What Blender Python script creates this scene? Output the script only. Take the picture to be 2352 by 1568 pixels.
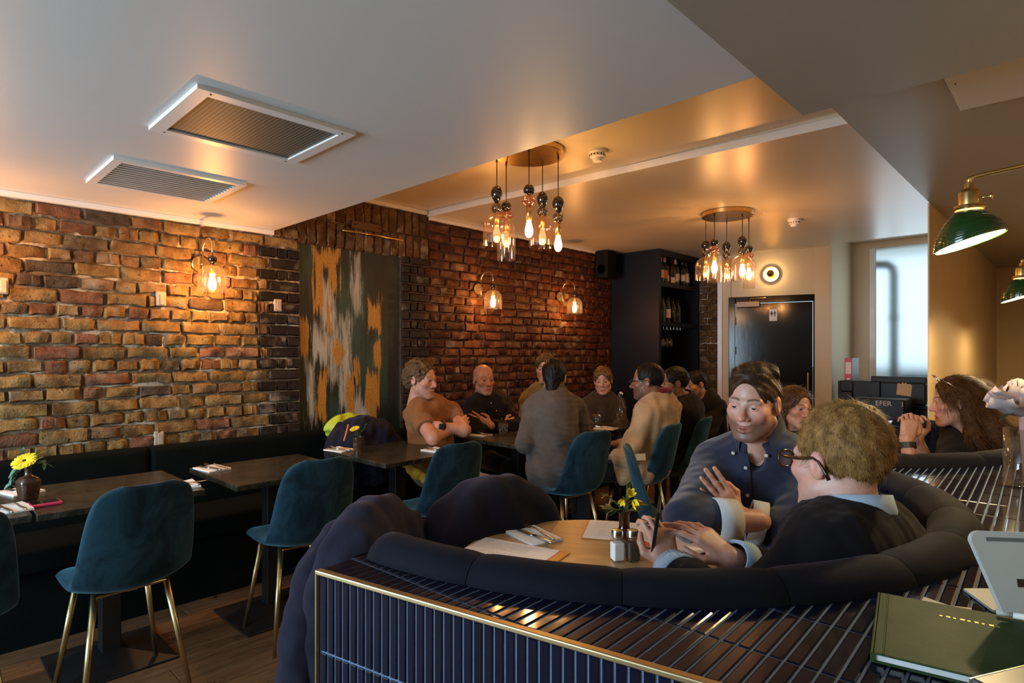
import bpy, bmesh, math, random
import numpy as np
from mathutils import Vector, Matrix

for o in list(bpy.data.objects):
    bpy.data.objects.remove(o)
S = bpy.context.scene
COL = S.collection
PI = math.pi
random.seed(7)

# ------------------------------------------------------------------ camera
FPX, HOR, CX = 1370.0, 811.0, 1176.0          # focal length in px of a 2352 wide frame, horizon row
YAW = math.radians(43.8)
EYE = 1.35
cam = bpy.data.cameras.new('camera')
cam.sensor_width = 36.0
cam.lens = 36.0 * FPX / 2352.0
cam.shift_y = (HOR - 784.0) / 2352.0
cam.clip_start = 0.02
camo = bpy.data.objects.new('camera', cam)
camo.location = (0, 0, EYE)
camo.rotation_euler = (PI / 2, 0, YAW)
COL.objects.link(camo)
S.camera = camo
CA, SA = math.cos(YAW), math.sin(YAW)


def W(X, Z, z):
    """right / forward offsets from the camera -> world"""
    return Vector((X * CA - Z * SA, X * SA + Z * CA, z))


def PD(px, py, Z):
    """pixel at a known distance along the view axis"""
    return W((px - CX) / FPX * Z, Z, EYE + (HOR - py) / FPX * Z)


def PZ(px, py, z):
    """pixel on a level plane"""
    Z = (z - EYE) * FPX / (HOR - py)
    return W((px - CX) / FPX * Z, Z, z)


def PXW(px, py, x):
    """pixel on a wall x = const"""
    r = (px - CX) / FPX
    Z = x / (r * CA - SA)
    return PD(px, py, Z)


def PYW(px, py, y):
    r = (px - CX) / FPX
    Z = y / (r * SA + CA)
    return PD(px, py, Z)


# ------------------------------------------------------------------ light
S.view_settings.view_transform = 'Standard'
S.view_settings.look = 'None'
S.view_settings.gamma = 1.0
S.view_settings.use_curve_mapping = False
S.view_settings.exposure = 0.0
world = bpy.data.worlds.new('overcast_sky')
S.world = world
world.use_nodes = True
wb = world.node_tree.nodes['Background']
wb.inputs[0].default_value = (0.72, 0.88, 1.0, 1)
wb.inputs[1].default_value = 1.5


def area_light(name, loc, rot, sx, sy, power, col):
    l = bpy.data.lights.new(name, 'AREA')
    l.shape = 'RECTANGLE'
    l.size, l.size_y = sx, sy
    l.energy = power
    l.color = col
    o = bpy.data.objects.new(name, l)
    o.location = loc
    o.rotation_euler = rot
    COL.objects.link(o)
    return o


# daylight entering through the shop front window behind the camera and through the frosted window at the back
area_light('daylight_shopfront', (-2.52, -2.72, 1.35), (PI / 2 + math.radians(16), 0, 0), 2.3, 1.5, 215, (0.60, 0.82, 1.0))
area_light('daylight_rear_window', (-1.2, 7.70, 1.75), (PI / 2, 0, PI), 1.0, 1.3, 7, (0.72, 0.9, 1.0))


# ------------------------------------------------------------------ node materials
class NT:
    def __init__(self, name):
        self.m = bpy.data.materials.new(name)
        self.m.use_nodes = True
        self.t = self.m.node_tree
        self.b = self.t.nodes['Principled BSDF']
        self.out = self.t.nodes['Material Output']

    def n(self, kind, **kw):
        nd = self.t.nodes.new(kind)
        for k, v in kw.items():
            if k.startswith('i_'):
                key = k[2:]
                key = int(key) if key.isdigit() else key.replace('_', ' ')
                self.set(nd.inputs[key], v)
            else:
                setattr(nd, k, v)
        return nd

    def set(self, sock, v):
        if isinstance(v, bpy.types.NodeSocket):
            self.t.links.new(v, sock)
        else:
            if isinstance(v, (tuple, list)) and len(v) == 3 and sock.type == 'RGBA':
                v = (*v, 1)
            sock.default_value = v

    def p(self, **kw):
        for k, v in kw.items():
            self.set(self.b.inputs[k.replace('_', ' ')], v)
        return self

    def ramp(self, fac, stops, interp='LINEAR'):
        r = self.n('ShaderNodeValToRGB')
        r.color_ramp.interpolation = interp
        el = r.color_ramp.elements
        while len(el) < len(stops):
            el.new(0.5)
        for e, (pos, c) in zip(el, stops):
            e.position = pos
            e.color = (*c, 1) if len(c) == 3 else c
        self.set(r.inputs[0], fac)
        return r.outputs[0]

    def mix(self, fac, a, b, mode='MIX'):
        m = self.n('ShaderNodeMix', data_type='RGBA', blend_type=mode)
        self.set(m.inputs[0], fac)
        self.set(m.inputs[6], a)
        self.set(m.inputs[7], b)
        return m.outputs[2]

    def math(self, op, a, b=0.0, c=None):
        m = self.n('ShaderNodeMath', operation=op)
        self.set(m.inputs[0], a)
        self.set(m.inputs[1], b)
        if c is not None:
            self.set(m.inputs[2], c)
        return m.outputs[0]

    def coords(self, kind='Object', scale=(1, 1, 1), rnd=False):
        tc = self.n('ShaderNodeTexCoord')
        mp = self.n('ShaderNodeMapping')
        mp.inputs['Scale'].default_value = scale
        self.t.links.new(tc.outputs[kind], mp.inputs[0])
        if rnd:
            oi = self.n('ShaderNodeObjectInfo')
            cm = self.n('ShaderNodeCombineXYZ')
            for i, k in enumerate((37.0, 91.0, 53.0)):
                self.t.links.new(self.math('MULTIPLY', oi.outputs['Random'], k), cm.inputs[i])
            self.t.links.new(cm.outputs[0], mp.inputs['Location'])
        return mp.outputs[0]

    def noise(self, vec, scale, detail=4, rough=0.55, dist=0.0):
        nd = self.n('ShaderNodeTexNoise')
        self.set(nd.inputs['Vector'], vec)
        nd.inputs['Scale'].default_value = scale
        nd.inputs['Detail'].default_value = detail
        nd.inputs['Roughness'].default_value = rough
        nd.inputs['Distortion'].default_value = dist
        return nd.outputs[0]

    def bump(self, h, strength=0.3, dist=0.01):
        bn = self.n('ShaderNodeBump')
        bn.inputs['Strength'].default_value = strength
        bn.inputs['Distance'].default_value = dist
        self.set(bn.inputs['Height'], h)
        self.t.links.new(bn.outputs[0], self.b.inputs['Normal'])
        return self

    def random(self):
        return self.n('ShaderNodeObjectInfo').outputs['Random']


def lin(r, g, b):
    """sRGB 0-255 -> linear"""
    f = lambda c: (c / 255) / 12.92 if c <= 10 else ((c / 255 + 0.055) / 1.055) ** 2.4
    return (f(r), f(g), f(b))


def plain(name, c, rough=0.5, metal=0.0, var=0.0, vscale=8.0, bump=0.0, bscale=60.0, rnd=False, **kw):
    t = NT(name)
    t.p(Roughness=rough, Metallic=metal)
    v = t.coords('Object', rnd=rnd)
    if var > 0:
        nz = t.noise(v, vscale)
        lo = tuple(max(0, x * (1 - var)) for x in c)
        hi = tuple(min(1, x * (1 + var)) for x in c)
        t.p(Base_Color=t.ramp(nz, [(0.3, lo), (0.7, hi)]))
    else:
        t.p(Base_Color=c)
    if bump > 0:
        t.bump(t.noise(v, bscale, 3), bump, 0.004)
    for k, x in kw.items():
        t.p(**{k: x})
    return t.m


def brick_mat(name, stops, dirt, rough=0.85, gloss=False):
    t = NT(name)
    v = t.coords('Object', rnd=True)
    base = t.mix(1.0, t.ramp(t.random(), stops), (0.74, 0.72, 0.70), 'MULTIPLY')
    n1 = t.noise(v, 14, 5, 0.6)
    c = t.mix(t.ramp(n1, [(0.38, (0, 0, 0)), (0.62, (1, 1, 1))]), t.mix(1.0, base, (0.50, 0.42, 0.36), 'MULTIPLY'), base)
    n2 = t.noise(v, 38, 4, 0.65)
    pits = t.ramp(n2, [(0.29, (1, 1, 1)), (0.36, (0, 0, 0))])
    c = t.mix(pits, c, dirt)
    n3 = t.noise(v, 5, 3)
    c = t.mix(t.math('MULTIPLY', t.ramp(n3, [(0.58, (0, 0, 0)), (0.75, (1, 1, 1))]), 0.5), c, (0.42, 0.36, 0.27))
    t.p(Base_Color=c, Roughness=rough, Specular_IOR_Level=0.25)
    h = t.math('SUBTRACT', t.math('ADD', t.math('MULTIPLY', n1, 0.7), t.math('MULTIPLY', t.noise(v, 90, 3), 0.35)), t.math('MULTIPLY', pits, 0.6))
    t.bump(h, 1.0, 0.012)
    return t.m


M = {}
M['stock'] = brick_mat('stock_brick', [(0.0, (0.27, 0.17, 0.065)), (0.2, (0.37, 0.25, 0.09)), (0.4, (0.31, 0.19, 0.075)), (0.58, (0.42, 0.28, 0.10)),
                                       (0.72, (0.28, 0.14, 0.075)), (0.80, (0.33, 0.145, 0.08)), (0.88, (0.22, 0.14, 0.07)), (0.95, (0.10, 0.08, 0.06)), (1.0, (0.36, 0.25, 0.11))], (0.05, 0.03, 0.015))
M['red'] = brick_mat('red_brick', [(0.0, (0.115, 0.036, 0.016)), (0.3, (0.155, 0.048, 0.019)), (0.55, (0.10, 0.032, 0.015)), (0.75, (0.18, 0.062, 0.025)), (0.9, (0.07, 0.028, 0.015)), (1.0, (0.13, 0.056, 0.025))],
                     (0.03, 0.012, 0.007), 0.55)
M['dark'] = brick_mat('engineering_brick', [(0.0, (0.018, 0.014, 0.013)), (0.5, (0.028, 0.020, 0.018)), (1.0, (0.04, 0.028, 0.023))], (0.012, 0.009, 0.008), 0.6)
M['soldier'] = brick_mat('soldier_brick', [(0.0, (0.16, 0.085, 0.035)), (0.5, (0.23, 0.13, 0.05)), (0.75, (0.13, 0.07, 0.03)), (1.0, (0.30, 0.18, 0.07))], (0.03, 0.017, 0.008))


def mortar():
    t = NT('lime_mortar')
    v = t.coords('Object')
    c = t.ramp(t.noise(v, 6.5, 4, 0.6), [(0.38, (0.09, 0.06, 0.035)), (0.52, (0.18, 0.13, 0.075)), (0.60, (0.50, 0.42, 0.31))])
    t.p(Base_Color=c, Roughness=0.95)
    t.bump(t.noise(v, 70, 4), 0.6, 0.006)
    return t.m


M['mortar'] = mortar()
M['mortar_d'] = plain('dimmed_mortar', (0.07, 0.035, 0.02), 0.95, var=0.5, vscale=7, bump=0.5, bscale=70)  # darker mortar copy; dim light away from the sconces put into colour
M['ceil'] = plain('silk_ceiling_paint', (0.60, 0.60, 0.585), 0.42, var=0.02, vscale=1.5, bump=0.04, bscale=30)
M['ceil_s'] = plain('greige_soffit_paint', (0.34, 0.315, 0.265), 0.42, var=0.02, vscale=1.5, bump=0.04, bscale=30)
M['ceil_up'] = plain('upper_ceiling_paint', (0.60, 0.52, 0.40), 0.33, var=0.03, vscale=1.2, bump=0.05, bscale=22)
M['trimw'] = plain('white_gloss_trim', (0.72, 0.70, 0.66), 0.35, var=0.03)
M['plaster'] = plain('cream_wall_paint', (0.60, 0.50, 0.34), 0.6, var=0.03, vscale=2.0, bump=0.05, bscale=35)
M['tan'] = plain('tan_wall_paint', (0.56, 0.41, 0.24), 0.65, var=0.04, vscale=2.0, bump=0.05, bscale=35)
M['navy'] = plain('navy_cabinet_paint', (0.006, 0.007, 0.012), 0.45, var=0.1, bump=0.05, bscale=40, Specular_IOR_Level=0.25)
M['bronze'] = plain('dark_bronze', (0.16, 0.10, 0.06), 0.4, 1.0, var=0.1)
M['brassmatt'] = plain('matt_brass_trim', (0.42, 0.32, 0.17), 0.42, 1.0, var=0.06, vscale=30)
M['speaker'] = plain('speaker_black', (0.005, 0.005, 0.005), 0.7, var=0.1, Specular_IOR_Level=0.15)
M['black'] = plain('black_metal', (0.008, 0.008, 0.009), 0.45, var=0.1)
M['blackplastic'] = plain('black_plastic', (0.008, 0.008, 0.009), 0.45, var=0.1, Specular_IOR_Level=0.25)
M['gold'] = plain('brushed_gold', (0.66, 0.53, 0.27), 0.30, 1.0, var=0.05, vscale=30)
M['brass'] = plain('aged_brass', (0.62, 0.42, 0.16), 0.28, 1.0, var=0.1, vscale=20)
M['chrome'] = plain('steel', (0.62, 0.60, 0.56), 0.22, 1.0, var=0.05)
M['paper'] = plain('paper', (0.80, 0.77, 0.72), 0.8, var=0.02)
M['napkin'] = plain('paper_napkin', (0.82, 0.80, 0.77), 0.85, var=0.03, bump=0.1)
M['whiteplastic'] = plain('white_plastic', (0.75, 0.70, 0.62), 0.45, var=0.02)
M['leather'] = plain('navy_velvet_upholstery', (0.0040, 0.0050, 0.0110), 0.85, var=0.35, vscale=7, bump=0.12, bscale=120, Sheen_Weight=0.06, Sheen_Roughness=0.4, Sheen_Tint=(0.3, 0.32, 0.42, 1), Specular_IOR_Level=0.15)
M['bench'] = plain('black_green_banquette_cloth', (0.0035, 0.005, 0.0045), 0.85, var=0.2, bump=0.1, bscale=150, Specular_IOR_Level=0.08)
M['coat'] = plain('navy_fleece', (0.012, 0.012, 0.022), 0.9, var=0.25, vscale=12, bump=0.2, bscale=160, Sheen_Weight=0.25, Sheen_Tint=(0.28, 0.25, 0.35, 1), Specular_IOR_Level=0.1)


def velvet(name, lo, hi):
    t = NT(name)
    v = t.coords('Object', rnd=True)
    nz = t.noise(t.coords('Object', (1, 1, 0.6), rnd=True), 8, 7, 0.68, 0.8)
    t.p(Base_Color=t.ramp(nz, [(0.40, lo), (0.60, hi)]), Roughness=0.7, Specular_IOR_Level=0.2, Sheen_Weight=0.45, Sheen_Roughness=0.35, Sheen_Tint=(0.25, 0.6, 0.75, 1))
    t.bump(t.noise(v, 300, 2), 0.15, 0.002)
    return t.m


M['velvet'] = velvet('teal_velvet', (0.004, 0.017, 0.028), (0.013, 0.050, 0.080))


def floor_mat():
    t = NT('worn_oak_planks')
    v = t.coords('Object', (1, 1, 1), rnd=True)
    g = t.noise(t.coords('Object', (9, 0.9, 9), rnd=True), 5, 6, 0.65, 0.8)
    base = t.ramp(t.random(), [(0, (0.15, 0.078, 0.036)), (0.5, (0.20, 0.105, 0.05)), (1, (0.13, 0.07, 0.034))])
    c = t.mix(t.ramp(g, [(0.35, (0, 0, 0)), (0.65, (1, 1, 1))]), t.mix(1.0, base, (0.6, 0.55, 0.5), 'MULTIPLY'), base)
    w = t.noise(v, 6, 6, 0.7)
    c = t.mix(t.ramp(w, [(0.60, (0, 0, 0)), (0.66, (1, 1, 1))]), c, (0.035, 0.018, 0.009))
    t.p(Base_Color=c, Roughness=t.ramp(g, [(0.3, (0.55,) * 3), (0.7, (0.7,) * 3)]), Specular_IOR_Level=0.2)
    t.bump(g, 0.15, 0.004)
    return t.m


M['plank'] = floor_mat()


def oak_mat():
    t = NT('pale_oak_veneer')
    g = t.noise(t.coords('Object', (1.2, 14, 6)), 4, 6, 0.6, 1.2)
    t.p(Base_Color=t.ramp(g, [(0.3, (0.36, 0.21, 0.085)), (0.55, (0.47, 0.29, 0.125)), (0.75, (0.40, 0.235, 0.095))]), Roughness=0.33)
    t.bump(g, 0.06, 0.002)
    return t.m


M['oak'] = oak_mat()


def marble():
    t = NT('dark_green_marble')
    v = t.coords('Object', rnd=True)
    n = t.noise(v, 9, 8, 0.7, 1.5)
    vein = t.ramp(t.noise(v, 3.2, 8, 0.75, 2.5), [(0.485, (0, 0, 0)), (0.5, (1, 1, 1)), (0.515, (0, 0, 0))])
    c = t.ramp(n, [(0.3, (0.008, 0.010, 0.008)), (0.5, (0.024, 0.022, 0.015)), (0.72, (0.060, 0.046, 0.026))])
    t.p(Base_Color=t.mix(t.math('MULTIPLY', vein, 0.35), c, (0.16, 0.15, 0.12)), Roughness=0.26)
    t.p(IOR=1.5)
    return t.m


M['marble'] = marble()


def glaze():
    t = NT('navy_glazed_tile')
    v = t.coords('Object', rnd=True)
    c = t.ramp(t.random(), [(0, (0.0026, 0.0040, 0.015)), (0.5, (0.0038, 0.0058, 0.021)), (1, (0.0026, 0.0036, 0.012))])
    t.p(Base_Color=c, Roughness=0.10, Specular_IOR_Level=0.32)
    t.bump(t.noise(v, 9, 2), 0.14, 0.004)
    return t.m


M['tile'] = glaze()
M["grout"] = plain("grey_blue_grout", (0.10, 0.15, 0.25), 0.8, var=0.15, vscale=20, bump=0.2, bscale=200)


def tinted(name, col, rough=0.0, body=0.12, strength=1.0):
    """thin blown glass: straight-through tint plus a fresnel reflection"""
    t = NT(name)
    t.t.nodes.remove(t.b)
    tr = t.n('ShaderNodeBsdfTransparent', i_Color=(*col, 1))
    gl = t.n('ShaderNodeBsdfGlossy', i_Color=(1, 1, 1, 1), i_Roughness=max(rough, 0.02))
    lw = t.n('ShaderNodeLayerWeight')
    lw.inputs[0].default_value = 0.25
    f = t.math('ADD', t.math('MULTIPLY', lw.outputs['Facing'], 0.55 * strength), 0.04)
    mx = t.n('ShaderNodeMixShader')
    t.set(mx.inputs[0], f)
    t.t.links.new(tr.outputs[0], mx.inputs[1])
    t.t.links.new(gl.outputs[0], mx.inputs[2])
    last = mx
    if body > 0:
        df = t.n('ShaderNodeBsdfTranslucent', i_Color=(*col, 1))
        m2 = t.n('ShaderNodeMixShader')
        m2.inputs[0].default_value = body
        t.t.links.new(mx.outputs[0], m2.inputs[1])
        t.t.links.new(df.outputs[0], m2.inputs[2])
        last = m2
    t.t.links.new(last.outputs[0], t.out.inputs[0])
    return t.m


M['g_clear'] = tinted('clear_glass', (0.93, 0.93, 0.93), body=0.0, strength=0.7)
M['g_pink'] = tinted('pink_blown_glass', (0.95, 0.66, 0.60), body=0.03, strength=0.7)
M['g_amber'] = tinted('amber_blown_glass', (0.93, 0.78, 0.64), body=0.012, strength=0.7)
M['g_smoke'] = tinted('smoked_glass', (0.45, 0.43, 0.42), body=0.05)
M['g_black'] = plain('black_glass', (0.006, 0.006, 0.006), 0.05, Coat_Weight=1.0)
M['g_bottle'] = tinted('dark_bottle_glass', (0.10, 0.13, 0.06), body=0.1)
M['g_pale'] = tinted('pale_bottle_glass', (0.55, 0.62, 0.48), body=0.08)
M['g_vase'] = tinted('smoky_amber_vase_glass', (0.42, 0.27, 0.20), body=0.25)


def emit(name, col, s, see=0.0):
    t = NT(name)
    t.t.nodes.remove(t.b)
    e = t.n('ShaderNodeEmission', i_Color=(*col, 1), i_Strength=s)
    if see > 0:
        tr = t.n('ShaderNodeBsdfTransparent')
        ad = t.n('ShaderNodeAddShader')
        t.t.links.new(e.outputs[0], ad.inputs[0])
        t.t.links.new(tr.outputs[0], ad.inputs[1])
        t.t.links.new(ad.outputs[0], t.out.inputs[0])
    else:
        t.t.links.new(e.outputs[0], t.out.inputs[0])
    return t.m


M['bulb'] = emit('glowing_filament_bulb', (1.0, 0.60, 0.24), 9.0, 1.0)
M['bulb_soft'] = emit('dim_filament_bulb', (1.0, 0.58, 0.22), 0.45, 1.0)
M['filament'] = emit('filament', (1.0, 0.62, 0.26), 60.0)


# ------------------------------------------------------------------ mesh helpers
class MB:
    def __init__(s):
        s.v, s.f, s.mi, s.cur = [], [], [], 0

    def add(s, vs, fs):
        b = len(s.v)
        s.v += [tuple(v) for v in vs]
        for f in fs:
            s.f.append(tuple(b + i for i in f))
            s.mi.append(s.cur)
        return s

    def box(s, a, b):
        (x0, y0, z0), (x1, y1, z1) = a, b
        vs = [(x, y, z) for z in (z0, z1) for y in (y0, y1) for x in (x0, x1)]
        return s.add(vs, [(0, 2, 3, 1), (4, 5, 7, 6), (0, 1, 5, 4), (2, 6, 7, 3), (0, 4, 6, 2), (1, 3, 7, 5)])

    def bbox(s, a, b, r=0.01):
        """box with chamfered edges"""
        bm = bmesh.new()
        bmesh.ops.create_cube(bm, size=1)
        c = [(a[i] + b[i]) / 2 for i in range(3)]
        d = [b[i] - a[i] for i in range(3)]
        for v in bm.verts:
            v.co = Vector([c[i] + v.co[i] * d[i] for i in range(3)])
        bmesh.ops.bevel(bm, geom=bm.edges[:], offset=min(r, min(d) * 0.45), segments=2, affect='EDGES', profile=0.5)
        bm.verts.index_update()
        s.add([v.co[:] for v in bm.verts], [[v.index for v in f.verts] for f in bm.faces])
        bm.free()
        return s

    def lathe(s, prof, n=24, c=(0, 0, 0), close=True):
        vs, fs = [], []
        m = len(prof)
        for i in range(n):
            a = 2 * PI * i / n
            for r, z in prof:
                vs.append((c[0] + r * math.cos(a), c[1] + r * math.sin(a), c[2] + z))
        for i in range(n):
            j = (i + 1) % n
            for k in range(m - 1):
                fs.append((i * m + k, j * m + k, j * m + k + 1, i * m + k + 1))
        if close:
            if prof[0][0] > 1e-6:
                fs.append(tuple(i * m for i in reversed(range(n))))
            if prof[-1][0] > 1e-6:
                fs.append(tuple(i * m + m - 1 for i in range(n)))
        return s.add(vs, fs)

    def tube(s, pts, r, n=10, caps=True):
        pts = [Vector(p) for p in pts]
        rs = r if isinstance(r, (list, tuple)) else [r] * len(pts)
        vs, fs = [], []
        up = None
        for i, p in enumerate(pts):
            d = (pts[min(i + 1, len(pts) - 1)] - pts[max(i - 1, 0)]).normalized()
            if up is None:
                up = Vector((0, 0, 1)) if abs(d.z) < 0.9 else Vector((1, 0, 0))
            a = d.cross(up).normalized()
            up = a.cross(d).normalized()
            for k in range(n):
                t = 2 * PI * k / n
                vs.append(p + (a * math.cos(t) + up * math.sin(t)) * rs[i])
        for i in range(len(pts) - 1):
            for k in range(n):
                l = (k + 1) % n
                fs.append((i * n + k, i * n + l, (i + 1) * n + l, (i + 1) * n + k))
        if caps:
            fs.append(tuple(reversed(range(n))))
            fs.append(tuple((len(pts) - 1) * n + k for k in range(n)))
        return s.add(vs, fs)

    def prism(s, poly, z0, z1, inset=0.0, chamfer=0.0):
        """horizontal polygon (ccw) pulled from z0 to z1, optional chamfered top"""
        n = len(poly)
        if chamfer:
            cx = sum(p[0] for p in poly) / n
            cy = sum(p[1] for p in poly) / n
            top = []
            for i in range(n):
                a, b, c = Vector(poly[i - 1][:2]), Vector(poly[i][:2]), Vector(poly[(i + 1) % n][:2])
                e1, e2 = (b - a).normalized(), (c - b).normalized()
                nn = Vector((-e1.y - e2.y, e1.x + e2.x))
                if nn.length < 1e-6:
                    nn = Vector((-e1.y, e1.x))
                nn.normalize()
                k = chamfer / max(0.35, nn.dot(Vector((-e1.y, e1.x))))
                top.append(tuple(b + nn * k))
            vs = [(p[0], p[1], z0) for p in poly] + [(p[0], p[1], z1 - chamfer * 0.6) for p in poly] + [(p[0], p[1], z1) for p in top]
            fs = [tuple(reversed(range(n))), tuple(2 * n + i for i in range(n))]
            for i in range(n):
                j = (i + 1) % n
                fs += [(i, j, n + j, n + i), (n + i, n + j, 2 * n + j, 2 * n + i)]
        else:
            vs = [(p[0], p[1], z0) for p in poly] + [(p[0], p[1], z1) for p in poly]
            fs = [tuple(reversed(range(n))), tuple(n + i for i in range(n))]
            for i in range(n):
                j = (i + 1) % n
                fs.append((i, j, n + j, n + i))
        return s.add(vs, fs)

    def grid(s, pts, nu, nv, wrap=False):
        """pts in row-major order, nv rows of nu points"""
        fs = []
        for j in range(nv - 1):
            for i in range(nu if wrap else nu - 1):
                k = (i + 1) % nu
                fs.append((j * nu + i, j * nu + k, (j + 1) * nu + k, (j + 1) * nu + i))
        return s.add(pts, fs)

    def xf(s, m):
        s.v = [tuple(m @ Vector(v)) for v in s.v]
        return s

    def mesh(s, name, mats, smooth=False):
        me = bpy.data.meshes.new(name)
        me.from_pydata(s.v, [], s.f)
        for m in (mats if isinstance(mats, (list, tuple)) else [mats]):
            me.materials.append(M[m] if isinstance(m, str) else m)
        if any(s.mi):
            me.polygons.foreach_set('material_index', s.mi)
        bm = bmesh.new()
        bm.from_mesh(me)
        bmesh.ops.recalc_face_normals(bm, faces=bm.faces)
        bm.to_mesh(me)
        bm.free()
        if smooth:
            me.shade_smooth()
            if smooth is not True:
                me.set_sharp_from_angle(angle=math.radians(smooth))
        return me

    def build(s, name, mats, parent=None, smooth=False, label=None):
        return link(name, s.mesh(name, mats, smooth), parent, label)


def link(name, me, parent=None, label=None, mx=None):
    o = bpy.data.objects.new(name, me)
    COL.objects.link(o)
    if parent is not None:
        o.parent = parent
    if mx is not None:
        o.matrix_local = mx
    if label:
        o['label'] = label
    return o


def tag(o, label, cat, group=None):
    o['label'] = label
    o['category'] = cat
    if group:
        o['group'] = group
    return o


def thing(name, label, cat, loc=(0, 0, 0), rz=0.0, group=None):
    o = bpy.data.objects.new(name, None)
    o.empty_display_size = 0.1
    COL.objects.link(o)
    o.location = loc
    o.rotation_euler = (0, 0, rz)
    return tag(o, label, cat, group)


def struct(o, label=None):
    o['kind'] = 'structure'
    if label:
        o['label'] = label
    return o


def dup(root, loc, rz, label=None, group=None):
    r = root.copy()
    COL.objects.link(r)
    r.location = loc
    r.rotation_euler = (0, 0, rz)
    if label:
        r['label'] = label
    if group:
        r['group'] = group
    for ch in list(root.children):
        c = ch.copy()
        COL.objects.link(c)
        c.parent = r
        for g in list(ch.children):
            d = g.copy()
            COL.objects.link(d)
            d.parent = c
    return r


def TR(x, y, z):
    return Matrix.Translation((x, y, z))


def RZ(a):
    return Matrix.Rotation(a, 4, 'Z')


def text_mesh(name, body, size, mat_, extrude=0.0005, align='CENTER'):
    cu = bpy.data.curves.new(name, 'FONT')
    cu.body = body
    cu.size = size
    cu.extrude = extrude
    cu.align_x = align
    cu.align_y = 'CENTER'
    cu.resolution_u = 2
    ob = bpy.data.objects.new(name, cu)
    COL.objects.link(ob)
    dg = bpy.context.evaluated_depsgraph_get()
    me = bpy.data.meshes.new_from_object(ob.evaluated_get(dg))
    bpy.data.objects.remove(ob)
    bpy.data.curves.remove(cu)
    me.materials.clear()
    me.materials.append(M[mat_] if isinstance(mat_, str) else mat_)
    return me

# ================================================================== the room
WX = -3.95                      # face of the brick wall
Y0, Y1 = -2.8, 7.8
ZL, ZU1, ZU2, ZS, ZF = 2.175, 2.53, 2.49, 2.06, 2.20   # low ceiling, upper ceilings, near soffit, far soffit
XS = -0.63
XN, YN = -0.606, 1.886          # edges of the near soffit

floor = struct(MB().box((-4.2, -3.0, -0.12), (0.75, 9.4, -0.012)).build('floor', 'black'), 'worn brown oak plank floor')
_pl = {}
x = -3.98
ci = 0
while x < 0.5:
    y = -2.9 - random.random() * 1.5
    while y < Y1 + 0.05:
        L = random.choice((1.2, 1.6, 2.0))
        a, b = max(y, -2.9), min(y + L, Y1)
        key = round(b - a, 3)
        if b - a > 0.05:
            if key not in _pl:
                _pl[key] = MB().prism([(-0.0635, -key / 2 + 0.0012), (0.0635, -key / 2 + 0.0012), (0.0635, key / 2 - 0.0012), (-0.0635, key / 2 - 0.0012)], -0.014, 0.0, chamfer=0.0018).mesh('plank', 'plank')
            link('plank', _pl[key], floor, mx=TR(x + 0.065, (a + b) / 2, 0))
        y += L
    x += 0.13
    ci += 1

# ---------------------------------------------------------------- brick meshes


def brick_mesh(w, h, seed, rough=0.006, rnd=0.010):
    r = random.Random(seed)
    nu, nv = 7, 4
    e_ = 0.07 if w < 0.13 else 0.04
    us = [0, e_, 0.28, 0.5, 0.72, 1 - e_, 1]
    for q_ in (2, 3, 4):
        us[q_] += r.uniform(-0.08, 0.08)
    vs_ = [0, 0.12, 0.88, 1]
    vs, fs = [], []
    dz = [r.uniform(-rnd, rnd) * 0.35 for _ in range(4)]
    for j in range(nv):
        for i in range(nu):
            e = (i in (0, nu - 1)) + (j in (0, nv - 1))
            dep = (0.0, -0.012, -0.02)[e] + r.uniform(-rough, rough) * (0.7 if e else 1)
            yy = (us[i] - 0.5) * w
            zz = (vs_[j] - 0.5) * h
            if e:
                yy += r.uniform(-rnd, rnd) * 0.45
                zz += r.uniform(-rnd, rnd) * 0.5
            if e == 2:
                yy *= 0.965 if w > 0.13 else 0.94
                zz *= 0.90
            zz += dz[0 if i < 2 else 1] * (1 if j < 2 else 0.3)
            vs.append((dep, yy, zz))
    ring = [j * nu + i for j, i in [(0, i) for i in range(nu)] + [(j, nu - 1) for j in range(1, nv)] + [(nv - 1, i) for i in range(nu - 2, -1, -1)] + [(j, 0) for j in range(nv - 2, 0, -1)]]
    for j in range(nv - 1):
        for i in range(nu - 1):
            fs.append((j * nu + i, j * nu + i + 1, (j + 1) * nu + i + 1, (j + 1) * nu + i))
    b = len(vs)
    for k in ring:
        vs.append((-0.055, vs[k][1] * 1.0, vs[k][2] * 1.0))
    n = len(ring)
    for k in range(n):
        l = (k + 1) % n
        fs.append((ring[l], ring[k], b + k, b + l))
    m = MB()
    m.add(vs, fs)
    return m


BR = {}
for kind, matn, rg, rd in (('stock', 'stock', 0.0085, 0.015), ('red', 'red', 0.008, 0.014), ('dark', 'dark', 0.0025, 0.004), ('soldier', 'soldier', 0.006, 0.012)):
    BR[kind] = {}
    for ln, w in (('s', 0.208), ('h', 0.099), ('t', 0.15), ('q', 0.056)):
        BR[kind][ln] = [brick_mesh(w, 0.064, hash((kind, ln, k)) % 9999 if False else k * 17 + len(kind) * 131 + int(w * 1000), rg, rd).mesh('brick', matn, smooth=50) for k in range(7)]
WID = {'s': 0.208, 'h': 0.099, 't': 0.15, 'q': 0.056}


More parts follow.
